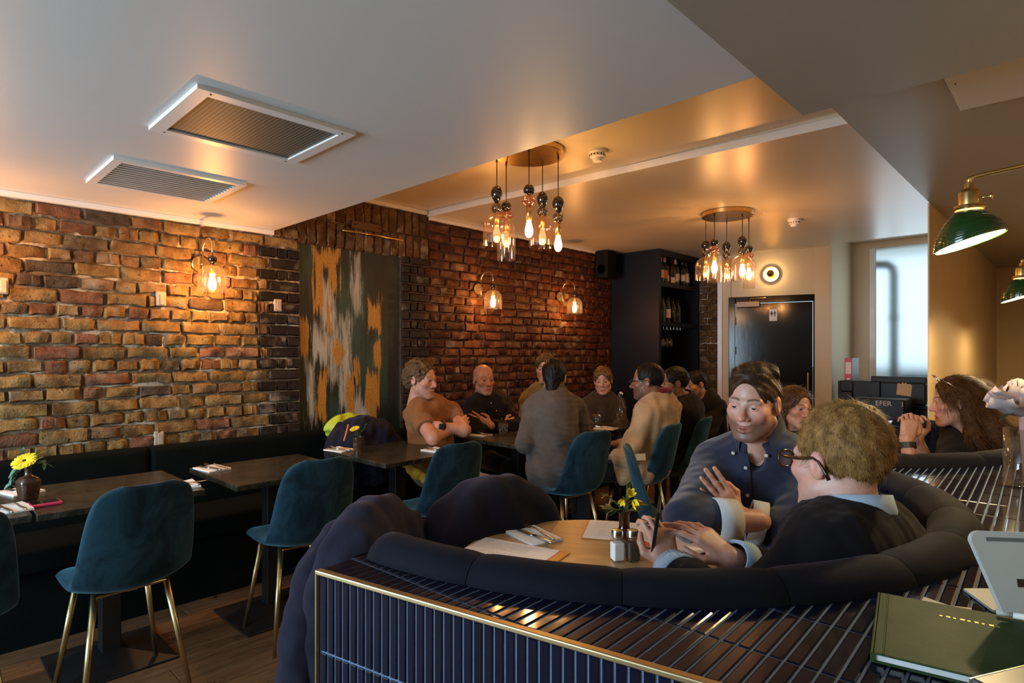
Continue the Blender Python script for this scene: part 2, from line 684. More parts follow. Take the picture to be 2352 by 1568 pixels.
def lay(parent, kind, ln, yc, zc, x=WX, w=None, rot=0.0, sc=1.0, jit=1.0):
    r = random
    me = r.choice(BR[kind][ln])
    sy = (w / WID[ln] if w else 1.0)
    mx = TR(x + r.uniform(-0.004, 0.006) * jit, yc, zc) @ Matrix.Rotation(rot + r.uniform(-0.012, 0.012) * jit, 4, 'X') @ Matrix.Diagonal((1, sy * (1 if r.random() < 0.5 else -1), r.uniform(0.96, 1.06) * sc, 1))
    if mx.to_3x3().determinant() < 0:
        mx = mx @ Matrix.Diagonal((1, -1, 1, 1))
    return link('brick', me, parent, mx=mx)


def row(parent, kind, ya, yb, zc, pattern, x=WX, joint=0.011):
    """fill one course from ya to yb"""
    y = ya
    k = 0
    while y < yb - 0.03:
        ln = pattern(k)
        w = WID[ln] * random.uniform(0.93, 1.06)
        if y + w > yb - 0.05:
            w = yb - y - joint * 0.5
            ln = 's' if w > 0.18 else 't' if w > 0.125 else 'h' if w > 0.075 else 'q'
        lay(parent, kind, ln, y + w / 2, zc, x, w)
        y += w + joint
        k += 1


CO = 0.0752                      # course height
ZB0 = 0.715
# --- yellow stock brick length
wall_left = struct(MB().box((-4.2, Y0, -0.05), (WX - 0.016, 1.985, 2.7)).build('wall_left', 'mortar'), 'yellow stock brick wall with lime mortar joints')
nr = int((ZL - 0.01 - ZB0) / CO) + 1
for r_ in range(nr):
    zc = ZB0 + CO * (r_ + 0.5)
    odd = r_ % 2
    yend = 1.69 if odd else 1.755
    if zc > 2.09:
        yend = 1.975
    row(wall_left, 'stock', -0.32 + random.uniform(-0.1, 0.05), yend, zc, (lambda k: random.choice('hhht')) if odd else (lambda k: random.choice('ssst')))
    if zc < 2.09:
        if odd:
            for a, b, ln in ((1.70, 1.812, 'h'), (1.822, 1.882, 'q'), (1.892, 1.982, 'h')):
                lay(wall_left, 'dark', ln, (a + b) / 2, zc, WX, b - a, jit=0.3)
        else:
            lay(wall_left, 'dark', 's', 1.874, zc, WX, 0.212, jit=0.3)

# --- alcove with the painting, soldier course above it
wall_alcove = struct(MB().box((-4.2, 1.985, -0.05), (-4.012, 2.845, 2.14)).box((-4.2, 1.985, 2.14), (WX - 0.021, 3.12, 2.7)).build('wall_alcove', 'mortar'), 'shallow brick alcove under a soldier course')
for zc, ya, yb in ((2.215, 1.79, 3.10), (2.405, 1.79, 3.10)):
    y = ya + random.uniform(0, 0.02)
    while y < yb:
        w = random.uniform(0.060, 0.078)
        lay(wall_alcove, 'soldier', 's', y + w / 2, zc, WX - 0.004, 0.182, rot=PI / 2, sc=w / 0.066)
        y += w + 0.010
# --- right jamb of dark bricks and the red brick length
wall_rear = struct(MB().box((-4.2, 2.845, -0.05), (WX - 0.017, 6.9, 2.7)).build('wall_left_rear', 'mortar_d'), 'dark red brick wall with a dark brick jamb')
nr = int((ZU1 + 0.02 - ZB0) / CO) + 1
for r_ in range(nr):
    zc = ZB0 + CO * (r_ + 0.5)
    odd = r_ % 2
    top = zc > 2.12
    if not top:
        if odd:
            for a, b, ln in ((2.85, 2.925, 'h'), (2.935, 2.995, 'q'), (3.005, 3.065, 'q')):
                lay(wall_rear, 'dark', ln, (a + b) / 2, zc, WX, b - a, jit=0.3)
            ys = 3.08
        else:
            for a, b, ln in ((2.85, 2.915, 'q'), (2.925, 3.125, 's')):
                lay(wall_rear, 'dark', ln, (a + b) / 2, zc, WX, b - a, jit=0.3)
            ys = 3.137
    else:
        ys = 3.12
    row(wall_rear, 'red', ys, 5.74, zc, (lambda k: random.choice('sst')) if r_ % 4 else (lambda k: random.choice('tth')), joint=0.014)

# small brick return beside the cabinet
wall_return = struct(MB().box((-4.2, 6.735, -0.05), (-3.10, 6.95, 2.6)).build('wall_return', 'mortar'), 'narrow brick return beside the toilet door')
for r_ in range(24):
    zc = ZB0 + CO * (r_ + 0.5)
    xs = ((-3.33, -3.235), (-3.225, -3.11)) if r_ % 2 else ((-3.33, -3.195), (-3.185, -3.11))
    for a, b in xs:
        me = random.choice(BR['soldier']['h'])
        link('brick', me, wall_return, mx=TR((a + b) / 2, 6.715, zc) @ RZ(-PI / 2) @ Matrix.Diagonal((1, (b - a) / 0.099, 1, 1)))

# ---------------------------------------------------------------- ceilings
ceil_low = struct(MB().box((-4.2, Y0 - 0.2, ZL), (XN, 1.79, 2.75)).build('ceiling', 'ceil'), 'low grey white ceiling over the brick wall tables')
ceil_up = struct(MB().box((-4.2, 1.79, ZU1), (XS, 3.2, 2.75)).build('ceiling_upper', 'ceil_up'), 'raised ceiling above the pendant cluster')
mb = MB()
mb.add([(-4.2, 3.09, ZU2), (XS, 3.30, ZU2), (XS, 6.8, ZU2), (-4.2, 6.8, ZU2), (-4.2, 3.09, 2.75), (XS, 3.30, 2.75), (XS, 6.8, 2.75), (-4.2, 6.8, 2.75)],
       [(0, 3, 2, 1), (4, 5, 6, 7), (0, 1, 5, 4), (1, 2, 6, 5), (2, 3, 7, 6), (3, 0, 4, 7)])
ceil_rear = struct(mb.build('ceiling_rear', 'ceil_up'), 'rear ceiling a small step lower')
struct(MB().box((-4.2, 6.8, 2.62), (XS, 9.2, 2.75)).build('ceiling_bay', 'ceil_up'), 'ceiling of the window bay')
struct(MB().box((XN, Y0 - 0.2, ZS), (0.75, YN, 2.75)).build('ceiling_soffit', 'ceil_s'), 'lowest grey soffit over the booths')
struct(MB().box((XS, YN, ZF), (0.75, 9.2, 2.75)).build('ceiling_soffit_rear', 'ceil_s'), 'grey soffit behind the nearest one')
mb = MB()
d = Vector((3.29, 0.21, 0)).normalized()
mb.add([(-3.93, 3.106 - 0.010, ZU2 - 0.004), (XS - 0.002, 3.30 - 0.010, ZU2 - 0.004), (XS - 0.002, 3.30, ZU2 - 0.004), (-3.93, 3.106, ZU2 - 0.004),
        (-3.93, 3.106 - 0.010, ZU1), (XS - 0.002, 3.30 - 0.010, ZU1), (XS - 0.002, 3.30, ZU1), (-3.93, 3.106, ZU1)],
       [(0, 3, 2, 1), (4, 5, 6, 7), (0, 1, 5, 4), (1, 2, 6, 5), (2, 3, 7, 6), (3, 0, 4, 7)])
struct(mb.build('trim_daylight', 'trimw'), 'face of the ceiling step, whitened to stand for daylight')  # white instead of the ceiling colour, for daylight falling on the step
struct(MB().bbox((WX - 0.02, Y0, ZL - 0.03), (WX + 0.022, 1.79, ZL), 0.004).build('trim_2', 'trimw'), 'white batten where low ceiling meets brick')
struct(MB().bbox((WX - 0.02, 1.79, ZU1 - 0.03), (WX + 0.022, 3.09, ZU1), 0.004).build('trim_3', 'trimw'), 'white batten under the raised ceiling')
struct(MB().bbox((WX - 0.02, 3.12, ZU2 - 0.028), (WX + 0.022, 5.78, ZU2), 0.004).build('trim_4', 'trimw'), 'white batten along the red brick wall')

# ---------------------------------------------------------------- right hand walls
struct(MB().box((0.45, Y0 - 0.2, 0), (0.7, 9.2, 2.5)).build('wall_right', 'tan'), 'tan painted side wall')
struct(MB().box((XS - 0.008, 4.06, 0), (XS, 7.65, ZF)).build('wall_partition', 'tan'), 'tan painted partition beside the window bay')
struct(MB().box((XS - 0.03, 7.65, 0), (0.5, 7.8, ZF)).build('wall_back', 'tan'), 'tan painted back wall')
# shop front behind the camera with its big window opening
struct(MB().box((-4.2, -3.0, 0), (0.7, -2.8, 0.5)).box((-4.2, -3.0, 2.16), (0.7, -2.8, 2.7)).box((-4.2, -3.0, 0.5), (-3.75, -2.8, 2.16)).box((-1.30, -3.0, 0.5), (0.7, -2.8, 2.16))
       .build('wall_front', 'plaster'), 'shop front wall around the big window')
# the angled toilet wall
DA, DB = Vector((-3.08, 6.74, 0)), Vector((-2.0, 7.05, 0))
DL = (DB - DA).length
DANG = math.atan2((DB - DA).y, (DB - DA).x)
DM = TR(*DA) @ RZ(DANG)


def door_s(px):
    """distance along the toilet wall of an image column"""
    r = (px - CX) / FPX
    d = W(r, 1.0, 0)
    e = (DB - DA).normalized()
    # d*t = DA + e*s
    det = d.x * (-e.y) - d.y * (-e.x)
    s = (d.x * DA.y - d.y * DA.x) / det * -1
    t = (DA.x * (-e.y) - DA.y * (-e.x)) / det
    s = (d.x * t - DA.x) / e.x
    Z = t
    return s, Z


def door_z(px, py):
    s, Z = door_s(px)
    return EYE + (HOR - py) / FPX * Z


s0, s1 = door_s(1674)[0], door_s(1885)[0]
zt = door_z(1780, 679)
mb = MB().box((0, 0, 0), (s0 + 0.03, 0.12, 2.6)).box((s1 - 0.03, 0, 0), (DL, 0.12, 2.6)).box((s0 + 0.02, 0, zt - 0.03), (s1 - 0.02, 0.12, 2.6)).xf(DM)
struct(mb.build('wall_toilet', 'plaster'), 'cream wall around the black toilet door')
struct(MB().bbox((-0.03, -0.02, 0), (0.025, 0.03, 2.49), 0.006).xf(DM).build('trim_5', 'trimw'), 'cream vertical post at the wall corner')
# bay with the frosted window
WY = 7.8
wxl, wxr = PYW(2010, 700, WY).x, -0.80
wzb = PYW(2060, 866, WY).z
mb = MB().box((-2.12, 6.98, 0), (-1.95, 8.0, 2.7)).box((-2.0, WY, 0), (wxl - 0.05, WY + 0.2, 2.7)).box((wxl - 0.05, WY, 0), (XS, WY + 0.2, wzb - 0.03)).box((wxr, WY, wzb - 0.03), (XS, WY + 0.2, 2.7)).box((wxl - 0.05, WY, 2.55), (wxr, WY + 0.2, 2.7))
struct(mb.build('wall_bay', 'plaster'), 'cream walls of the window bay')
wroot = bpy.data.objects.new('window_1', None)
COL.objects.link(wroot)
struct(wroot, 'tall frosted window with daylight behind')
mb = MB().box((wxl - 0.05, WY - 0.02, wzb - 0.03), (wxl, WY + 0.05, 2.55)).box((wxl, WY - 0.02, wzb - 0.035), (wxr, WY + 0.05, wzb)).box((wxr - 0.03, WY - 0.02, wzb), (wxr, WY + 0.05, 2.55))
mb.build('window_frame', 'trimw', wroot)
t = NT('reeded_frosted_glass')
t.p(Base_Color=(0.86, 0.95, 0.97), Roughness=0.45, Transmission_Weight=1.0, IOR=1.2)
wv = t.n('ShaderNodeTexWave', wave_type='BANDS', bands_direction='X', i_Scale=60.0)
t.set(wv.inputs[0], t.coords('Object'))
t.bump(wv.outputs[1], 0.12, 0.003)
M['frost'] = t.m
MB().box((wxl, WY + 0.02, wzb), (wxr - 0.03, WY + 0.026, 2.55)).build('pane', 'frost', wroot)
# yard outside the frosted window
M['yard'] = plain('white_yard_wall', (0.75, 0.82, 0.84), 0.9, var=0.15, vscale=1.2)
M['pipe'] = plain('black_drainpipe', (0.02, 0.028, 0.03), 0.5, var=0.1)
tag(MB().box((-4.0, 9.3, 0.0), (1.5, 9.4, 1.15)).build('yard_wall', 'yard'), 'pale yard wall seen through the frosted window', 'wall')
pr = thing('drainpipe', 'black drainpipe outside the frosted window', 'pipe', (wxl + 0.10, WY + 0.42, 0))
MB().tube([(0, 0, 0), (0, 0, 2.28), (-0.015, 0, 2.36), (-0.06, 0.0, 2.40), (-0.30, 0, 2.42)], 0.045, 14).build('pipe', 'pipe', pr, True)
MB().lathe([(0.046, 0), (0.056, 0), (0.056, 0.05), (0.046, 0.05)], 16, (0, 0, 1.75), False).build('collar', 'pipe', pr, True)
M['yardblue'] = plain('blue_grey_crate', (0.10, 0.16, 0.18), 0.7, var=0.1)
tag(MB().bbox((wxl + 0.15, 8.3, 0.0), (wxl + 0.9, 8.6, 1.13), 0.02).build('yard_bin', 'yardblue'), 'blue grey bin in the yard behind the window', 'bin')

# ---------------------------------------------------------------- toilet door
droot = bpy.data.objects.new('door_1', None)
COL.objects.link(droot)
droot.matrix_world = DM
struct(droot, 'black gloss toilet door with a pictogram sign')
t = NT('black_gloss_paint')
t.p(Base_Color=(0.005, 0.005, 0.005), Roughness=0.13, Specular_IOR_Level=0.3)
t.bump(t.noise(t.coords('Object', (1.5, 1, 0.6)), 16, 4), 0.06, 0.004)
M['gloss'] = t.m
fw = 0.075
mb = MB().bbox((s0, -0.025, 0), (s0 + fw, 0.05, zt), 0.006).bbox((s1 - fw, -0.025, 0), (s1, 0.05, zt), 0.006).bbox((s0 + fw, -0.025, zt - fw), (s1 - fw, 0.05, zt), 0.006)
mb.build('door_frame', 'gloss', droot)
MB().bbox((s0 + fw + 0.004, 0.0, 0.01), (s1 - fw - 0.004, 0.045, zt - fw - 0.004), 0.004).build('door_leaf', 'gloss', droot)
ca, cb = door_s(1692)[0], door_s(1746)[0]
cz0, cz1 = door_z(1720, 706), door_z(1720, 692)
cl = MB().bbox((ca, -0.045, cz0), (cb, 0.0, cz1), 0.006).build('door_closer', 'bronze', droot)
MB().tube([(cb - 0.10, -0.05, cz1 - 0.0), (ca + 0.16, -0.055, cz1 + 0.028), (cb + 0.06, -0.03, cz1 + 0.03)], 0.006, 8).build('closer_arm', 'brass', cl)
for py in (738, 805):
    zz = door_z(1685, py)
    MB().tube([(s0 + fw, -0.012, zz - 0.045), (s0 + fw, -0.012, zz + 0.045)], 0.007, 8).build('hinge', 'chrome', droot)
hs = door_s(1856)[0]
hz0, hz1 = door_z(1856, 905), door_z(1856, 855)
MB().tube([(hs, -0.0, hz0 + 0.02), (hs, -0.045, hz0 + 0.02), (hs, -0.045, hz1 - 0.02), (hs, 0.0, hz1 - 0.02)], 0.009, 10).tube([(hs, -0.045, hz0 - 0.02), (hs, -0.045, hz1)], 0.0095, 10).build('pull_handle', 'brass', droot)
sa, sb = door_s(1767)[0], door_s(1785)[0]
sz0, sz1 = door_z(1776, 737), door_z(1776, 709)
sg = MB().bbox((sa, -0.006, sz0), (sb, 0.0, sz1), 0.002).build('toilet_sign', 'paper', droot)


def pictogram(cx, skirt):
    m = MB()
    h = (sz1 - sz0)
    zb = sz0 + h * 0.34
    k = h * 0.5
    m.lathe([(0.0, 0), (k * 0.085, 0.0), (k * 0.085, 0.0015), (0, 0.0015)], 14)
    m.xf(TR(cx, -0.0062, zb + k * 0.9) @ Matrix.Rotation(PI / 2, 4, 'X'))
    if skirt:
        poly = [(-0.07, 0.34), (-0.07, 0), (-0.015, 0), (-0.015, 0.3), (0.015, 0.3), (0.015, 0), (0.07, 0), (0.07, 0.34), (0.19, 0.34), (0.10, 0.7), (0.20, 0.45), (0.24, 0.47), (0.13, 0.8), (-0.13, 0.8), (-0.24, 0.47), (-0.20, 0.45), (-0.10, 0.7), (-0.19, 0.34)]
    else:
        poly = [(-0.10, 0.42), (-0.10, 0), (-0.02, 0), (-0.02, 0.4), (0.02, 0.4), (0.02, 0), (0.10, 0), (0.10, 0.42), (0.10, 0.68), (0.135, 0.68), (0.135, 0.42), (0.185, 0.42), (0.185, 0.76), (0.14, 0.8), (-0.14, 0.8), (-0.185, 0.76), (-0.185, 0.42), (-0.135, 0.42), (-0.135, 0.68), (-0.10, 0.68)]
    b = len(m.v)
    m.add([(cx + p[0] * k, -0.0075, zb + p[1] * k) for p in poly], [tuple(range(len(poly)))])
    return m


w_ = sb - sa
pictogram(sa + w_ * 0.30, True).build('woman_symbol', 'black', sg)
pictogram(sa + w_ * 0.70, False).build('man_symbol', 'black', sg)
link('lettering', text_mesh('lettering', 'Toilets', 0.016, 'black'), sg, mx=TR((sa + sb) / 2, -0.0065, sz0 + (sz1 - sz0) * 0.16) @ Matrix.Rotation(PI / 2, 4, 'X'))

# ---------------------------------------------------------------- ceiling grilles


def ceiling_rect(pxs):
    pts = [PZ(px, py, ZL) for px, py in pxs]
    return min(p.x for p in pts), max(p.x for p in pts), min(p.y for p in pts), max(p.y for p in pts), pts


def avg_rect(pxs):
    """left-near, right-near, right-far, left-far image corners -> axis aligned rect"""
    p = [PZ(a, b, ZL) for a, b in pxs]
    return ((p[2].x + p[3].x) / 2, (p[0].x + p[1].x) / 2, (p[0].y + p[3].y) / 2, (p[1].y + p[2].y) / 2)


x0, x1, y0, y1 = avg_rect([(443.7, 201), (834.8, 297), (683, 363.5), (330.3, 298.4)])
g = thing('ceiling_grille', 'large perforated air return grille in the low ceiling', 'vent', ((x0 + x1) / 2, (y0 + y1) / 2, ZL))
hx, hy = (x1 - x0) / 2, (y1 - y0) / 2
fb = 0.045
zt_, zb_ = 0.0, -0.014
mb = MB().box((-hx, -hy, zb_), (hx, -hy + fb, zt_)).box((-hx, hy - fb, zb_), (hx, hy, zt_)).box((-hx, -hy + fb, zb_), (-hx + fb, hy - fb, zt_)).box((hx - fb, -hy + fb, zb_), (hx, hy - fb, zt_))
mb.build('frame', 'trimw', g)
t = NT('perforated_metal')
vec = t.coords('Object', (1 / 0.014, 1 / 0.014, 1))
fr = t.n('ShaderNodeVectorMath', operation='FRACTION')
t.t.links.new(vec, fr.inputs[0])
sb_ = t.n('ShaderNodeVectorMath', operation='SUBTRACT')
t.t.links.new(fr.outputs[0], sb_.inputs[0])
sb_.inputs[1].default_value = (0.5, 0.5, 0)
sx = t.n('ShaderNodeSeparateXYZ')
t.t.links.new(sb_.outputs[0], sx.inputs[0])
rr = t.math('SQRT', t.math('ADD', t.math('MULTIPLY', sx.outputs[0], sx.outputs[0]), t.math('MULTIPLY', sx.outputs[1], sx.outputs[1])))
t.p(Base_Color=t.ramp(rr, [(0.36, (0.030, 0.030, 0.022)), (0.44, (0.19, 0.19, 0.155))]), Roughness=0.5)
M['perf'] = t.m
MB().box((-hx + fb, -hy + fb, -0.007), (hx - fb, hy - fb, -0.002)).build('perforated_panel', 'perf', g)
for sx_ in (-1, 1):
    for sy_ in (-0.9, 0.9):
        MB().lathe([(0.004, 0.0), (0.003, -0.002)], 8, (sx_ * (hx - 0.02), sy_ * (hy - 0.02), zb_)).build('screw', 'black', g)
x0, x1, y0, y1 = avg_rect([(253.7, 361.2), (571.8, 415), (488, 458.9), (193, 418.4)])
g = thing('ceiling_grille', 'smaller slatted air supply grille in the low ceiling', 'vent', ((x0 + x1) / 2, (y0 + y1) / 2, ZL))
hx, hy = (x1 - x0) / 2, (y1 - y0) / 2
fb = 0.035
mb = MB().box((-hx, -hy, -0.016), (hx, -hy + fb, 0)).box((-hx, hy - fb, -0.016), (hx, hy, 0)).box((-hx, -hy + fb, -0.016), (-hx + fb, hy - fb, 0)).box((hx - fb, -hy + fb, -0.016), (hx, hy - fb, 0))
mb.build('frame', 'trimw', g)
MB().box((-hx + fb, -hy + fb, -0.002), (hx - fb, hy - fb, -0.0005)).build('duct_shade', 'black', g)  # flat black sheet standing in for the shade between the slats
ns = 12
sl = MB().box((-0.001, -hy + fb, -0.010), (0.001, hy - fb, 0.0085)).mesh('slat', 'trimw')
for i in range(ns):
    xx = -hx + fb + (2 * hx - 2 * fb) * (i + 0.5) / ns
    link('slat', sl, g, mx=TR(xx, 0, -0.011) @ Matrix.Rotation(math.radians(-38), 4, 'Y'))
# access panel in the rear soffit
pa, pb = PZ(2178, 198, ZF), PZ(2206, 247, ZF)
g = thing('access_panel', 'flat white access panel with screws in the rear soffit', 'panel', (0, 0, ZF))
px0, py0, py1 = pb.x, YN + 0.004, pb.y
MB().bbox((px0, py0, -0.012), (px0 + 0.5, py1, 0.0), 0.002).build('plate', 'ceil', g)
for yy in (0.25, 0.6):
    MB().lathe([(0.003, 0), (0.002, -0.002)], 8, (px0 + 0.02, py0 + (py1 - py0) * yy, -0.012)).build('screw', 'black', g)

# ================================================================== lamps and things on the walls


def point(name, parent, loc, watts, col=(1.0, 0.50, 0.17), radius=0.015):
    l = bpy.data.lights.new(name, 'POINT')
    l.energy = watts
    l.color = col
    l.shadow_soft_size = radius
    o = bpy.data.objects.new(name, l)
    COL.objects.link(o)
    if parent is not None:
        o.parent = parent
    o.location = loc
    return o


def arc(cx, cz, r, a0, a1, n, y=0.0):
    return [(cx + r * math.cos(a0 + (a1 - a0) * i / n), y, cz + r * math.sin(a0 + (a1 - a0) * i / n)) for i in range(n + 1)]


def dome(r, h, top=0.012, n=10, rim=0.0):
    """profile of a blown bell shade, open at the bottom (z = -h)"""
    p = [(top, 0.0)]
    rr = min(r, h * 0.55)
    for i in range(1, n + 1):
        a = PI / 2 * i / n
        p.append((top + (r - top) * math.sin(a), -rr * (1 - math.cos(a))))
    p.append((r * 1.0, -h * 0.8))
    p.append((r * (1.0 + rim), -h))
    return p


BULB = [(0.0, -0.098), (0.012, -0.094), (0.020, -0.082), (0.0235, -0.066), (0.022, -0.048), (0.017, -0.028), (0.013, -0.012), (0.0125, 0.0)]


def bulb(parent, loc, name='bulb', mat_='bulb', s=1.0):
    b = MB().lathe([(r * s, z * s) for r, z in BULB], 16).build(name, mat_, parent, True)
    b.location = loc
    MB().tube([(0.006 * s, 0, -0.015 * s), (0.008 * s, 0, -0.075 * s), (-0.008 * s, 0, -0.02 * s), (-0.006 * s, 0, -0.078 * s)], 0.0016, 5).build('filament', 'filament', b)
    return b


def sconce_parts(root, w):
    pl = MB().lathe([(0.0, 0.0), (0.052, 0.0), (0.052, 0.010), (0.048, 0.014), (0.0, 0.014)], 28)
    pl.xf(Matrix.Rotation(PI / 2, 4, 'Y'))
    p = pl.build('backplate', 'brass', root, 30)
    st = MB().tube([(0.01, 0, 0), (0.045, 0, 0)], 0.007, 10)
    st.tube([(0.045, 0, -0.085), (0.045, 0, 0.07)] + arc(0.122, 0.07, 0.077, PI, 0, 14) + [(0.199, 0, 0.035)], 0.0055, 10)
    st.build('arm', 'gold', root, True)
    MB().lathe([(0.0, 0.026), (0.012, 0.023), (0.024, 0.012), (0.027, 0.0), (0.024, -0.012), (0.012, -0.023), (0.0, -0.026)], 20, (0.199, 0, 0.012)).build('bead', 'g_black', root, True)
    MB().tube([(0.199, 0, -0.012), (0.199, 0, -0.075)], 0.013, 12).build('lamp_holder', 'brass', root, True)
    sh = MB().lathe(dome(0.079, 0.168), 36, (0.199, 0, -0.022), False).build('shade', 'g_amber', root, True)
    bulb(root, (0.199, 0, -0.075))
    point('bulb_light', root, (0.199, 0, -0.125), w, (1.0, 0.47, 0.13), 0.02)


sc_lab = ['brass wall sconce with amber glass shade on the yellow brick left of the painting',
          'brass wall sconce on the red brick, nearer to the painting',
          'brass wall sconce on the red brick, nearer to the wine cabinet',
          'brass wall sconce at the far left end of the yellow brick wall']
sc_pos = [PXW(460, 608, WX + 0.005), PXW(1097, 664, WX + 0.005), PXW(1285, 681, WX + 0.005)]
sc_pos.append(Vector((WX + 0.005, 0.20, 1.90)))
for i, p in enumerate(sc_pos):
    r = thing('wall_sconce', sc_lab[i], 'lamp', (WX + 0.005, p.y, p.z), 0, 'brass sconces along the brick wall')
    sconce_parts(r, (19, 11, 11, 14)[i])

# ---------------------------------------------------------------- pendant clusters
PEAR = [(0.0, 0.052), (0.012, 0.049), (0.027, 0.036), (0.035, 0.014), (0.033, -0.006), (0.022, -0.032), (0.010, -0.05), (0.0, -0.052)]
BALL = [(0.032 * math.sin(PI * i / 10), 0.032 * math.cos(PI * i / 10)) for i in range(11)]
FLAT = [(0.042 * math.sin(PI * i / 10), 0.026 * math.cos(PI * i / 10)) for i in range(11)]


def pend(root, off, ztop, top, bead2, shade, z1, z2, zs, lit, w):
    """one pendant drop: cable, two glass beads, holder, shade and bulb; z values relative to the canopy"""
    x, y = off
    c = MB().tube([(x, y, ztop), (x, y, z1)], 0.0028, 6).tube([(x, y, -0.012), (x, y, -0.05)], 0.006, 8)
    p = c.build('pendant', 'black', root, True)
    MB().lathe(PEAR if top == 'pear' else BALL, 22, (x, y, z1)).build('top_bead', 'g_black', p, True)
    MB().lathe(FLAT if bead2 == 'pink' else BALL, 22, (x, y, z2)).build('lower_bead', 'g_pink' if bead2 == 'pink' else 'g_smoke', p, True)
    MB().tube([(x, y, z2 + 0.06), (x, y, zs + 0.005)], 0.004, 8).tube([(x, y, zs + 0.01), (x, y, zs - 0.075)], 0.0145, 14).build('lamp_holder', 'brass', p, True)
    if shade == 'bell':
        MB().lathe(dome(0.082, 0.185), 36, (x, y, zs), False).build('shade', 'g_pink2', p, True)
    elif shade == 'tall':
        MB().lathe(dome(0.056, 0.245), 32, (x, y, zs), False).build('shade', 'g_tall', p, True)
    b = MB().lathe(BULB, 16).build('bulb', 'bulb' if lit else 'bulb_soft', p, True)
    b.location = (x, y, zs - 0.072)
    point('bulb_light', root, (x, y, zs - 0.125), w if lit else w * 0.3, (1.0, 0.50, 0.15), 0.02)


def pink_fade(name, c0, c1, z0, z1):
    """coloured at the crown, clear at the lip"""
    m = tinted(name, c0, body=0.03, strength=0.7)
    return m


M['g_pink2'] = tinted('rose_amber_bell_glass', (0.96, 0.80, 0.74), body=0.012, strength=0.75)
M['g_tall'] = tinted('clear_rose_tall_glass', (0.96, 0.90, 0.86), body=0.01, strength=0.8)


def cluster(label, cpx, cpy, zc, drops, w):
    c = PZ(cpx, cpy, zc)
    Zc = -c.x * SA + c.y * CA
    r = thing('pendant_cluster', label, 'lamp', (c.x, c.y, zc + 0.03), 0, 'glass pendant clusters')
    MB().lathe([(0.0, 0.0), (0.2, 0.0), (0.2, -0.03), (0.197, -0.033), (0.0, -0.033)], 48).build('canopy', 'brass', r, 30)
    for (px, dz, top, b2, sh, y1, y2, ys, lit) in drops:
        Z = Zc + dz
        p = PD(px, y1, Z)
        off = (p.x - c.x, p.y - c.y)
        base = zc + 0.03
        zz = lambda py: PD(px, py, Z).z - base
        pend(r, off, -0.03, top, b2, sh, zz(y1), zz(y2), zz(ys), lit, w)
    return r


cluster('brass pendant cluster with pink glass shades, nearer one beside the low ceiling edge', 1217, 358, ZU1 - 0.032, [
    (1141, 0.05, 'pear', 'smoke', 'bell', 446, 478, 489, False),
    (1163, 0.13, 'ball', 'pink', 'tall', 474, 494, 504, False),
    (1215, -0.14, 'ball', 'pink', None, 436, 461, 476, True),
    (1246, 0.12, 'pear', 'smoke', 'bell', 459, 486, 496, False),
    (1282, 0.0, 'pear', 'smoke', None, 470, 499, 511, True)], 7.0)
cluster('brass pendant cluster with pink glass shades, farther one near the toilet door', 1671, 497, ZU2 - 0.032, [
    (1621, 0.05, 'pear', 'smoke', 'bell', 565, 582, 590, False),
    (1641, -0.12, 'ball', 'pink', 'tall', 557, 572, 578, True),
    (1669, 0.15, 'pear', 'smoke', 'bell', 568, 586, 595, False),
    (1705, -0.10, 'pear', 'smoke', 'bell', 556, 576, 585, True),
    (1720, 0.08, 'ball', 'pink', 'tall', 572, 587, 594, True)], 5.5)

# ---------------------------------------------------------------- smoke detectors
for (px, py, zc, lab) in ((1372, 345, ZU1, 'round white smoke detector beside the nearer pendant cluster'), (1824, 503, ZU2, 'small white smoke detector near the toilet door')):
    p = PZ(px, py, zc)
    r = thing('smoke_detector', lab, 'detector', (p.x, p.y, zc))
    MB().lathe([(0.0, 0), (0.052, 0), (0.052, -0.016), (0.047, -0.022), (0.0, -0.022)], 28).build('base', 'whiteplastic', r, 30)
    MB().lathe([(0.046, -0.022), (0.044, -0.04), (0.030, -0.046), (0.026, -0.066), (0.0, -0.068)], 28, close=False).build('sensor_head', 'whiteplastic', r, 30)
    for k in range(14):
        a = 2 * PI * k / 14
        MB().box((0.0445, -0.0035, -0.036), (0.047, 0.0035, -0.028)).xf(RZ(a)).build('vent_slot', 'black', r)
p = PZ(1757, 488, ZU2)
tag(MB().lathe([(0, 0), (0.014, 0), (0.012, -0.004), (0, -0.004)], 14, tuple(p)).build('ceiling_sensor', 'whiteplastic'), 'tiny round sensor on the ceiling right of the farther pendants', 'sensor')

# ---------------------------------------------------------------- painting and picture light


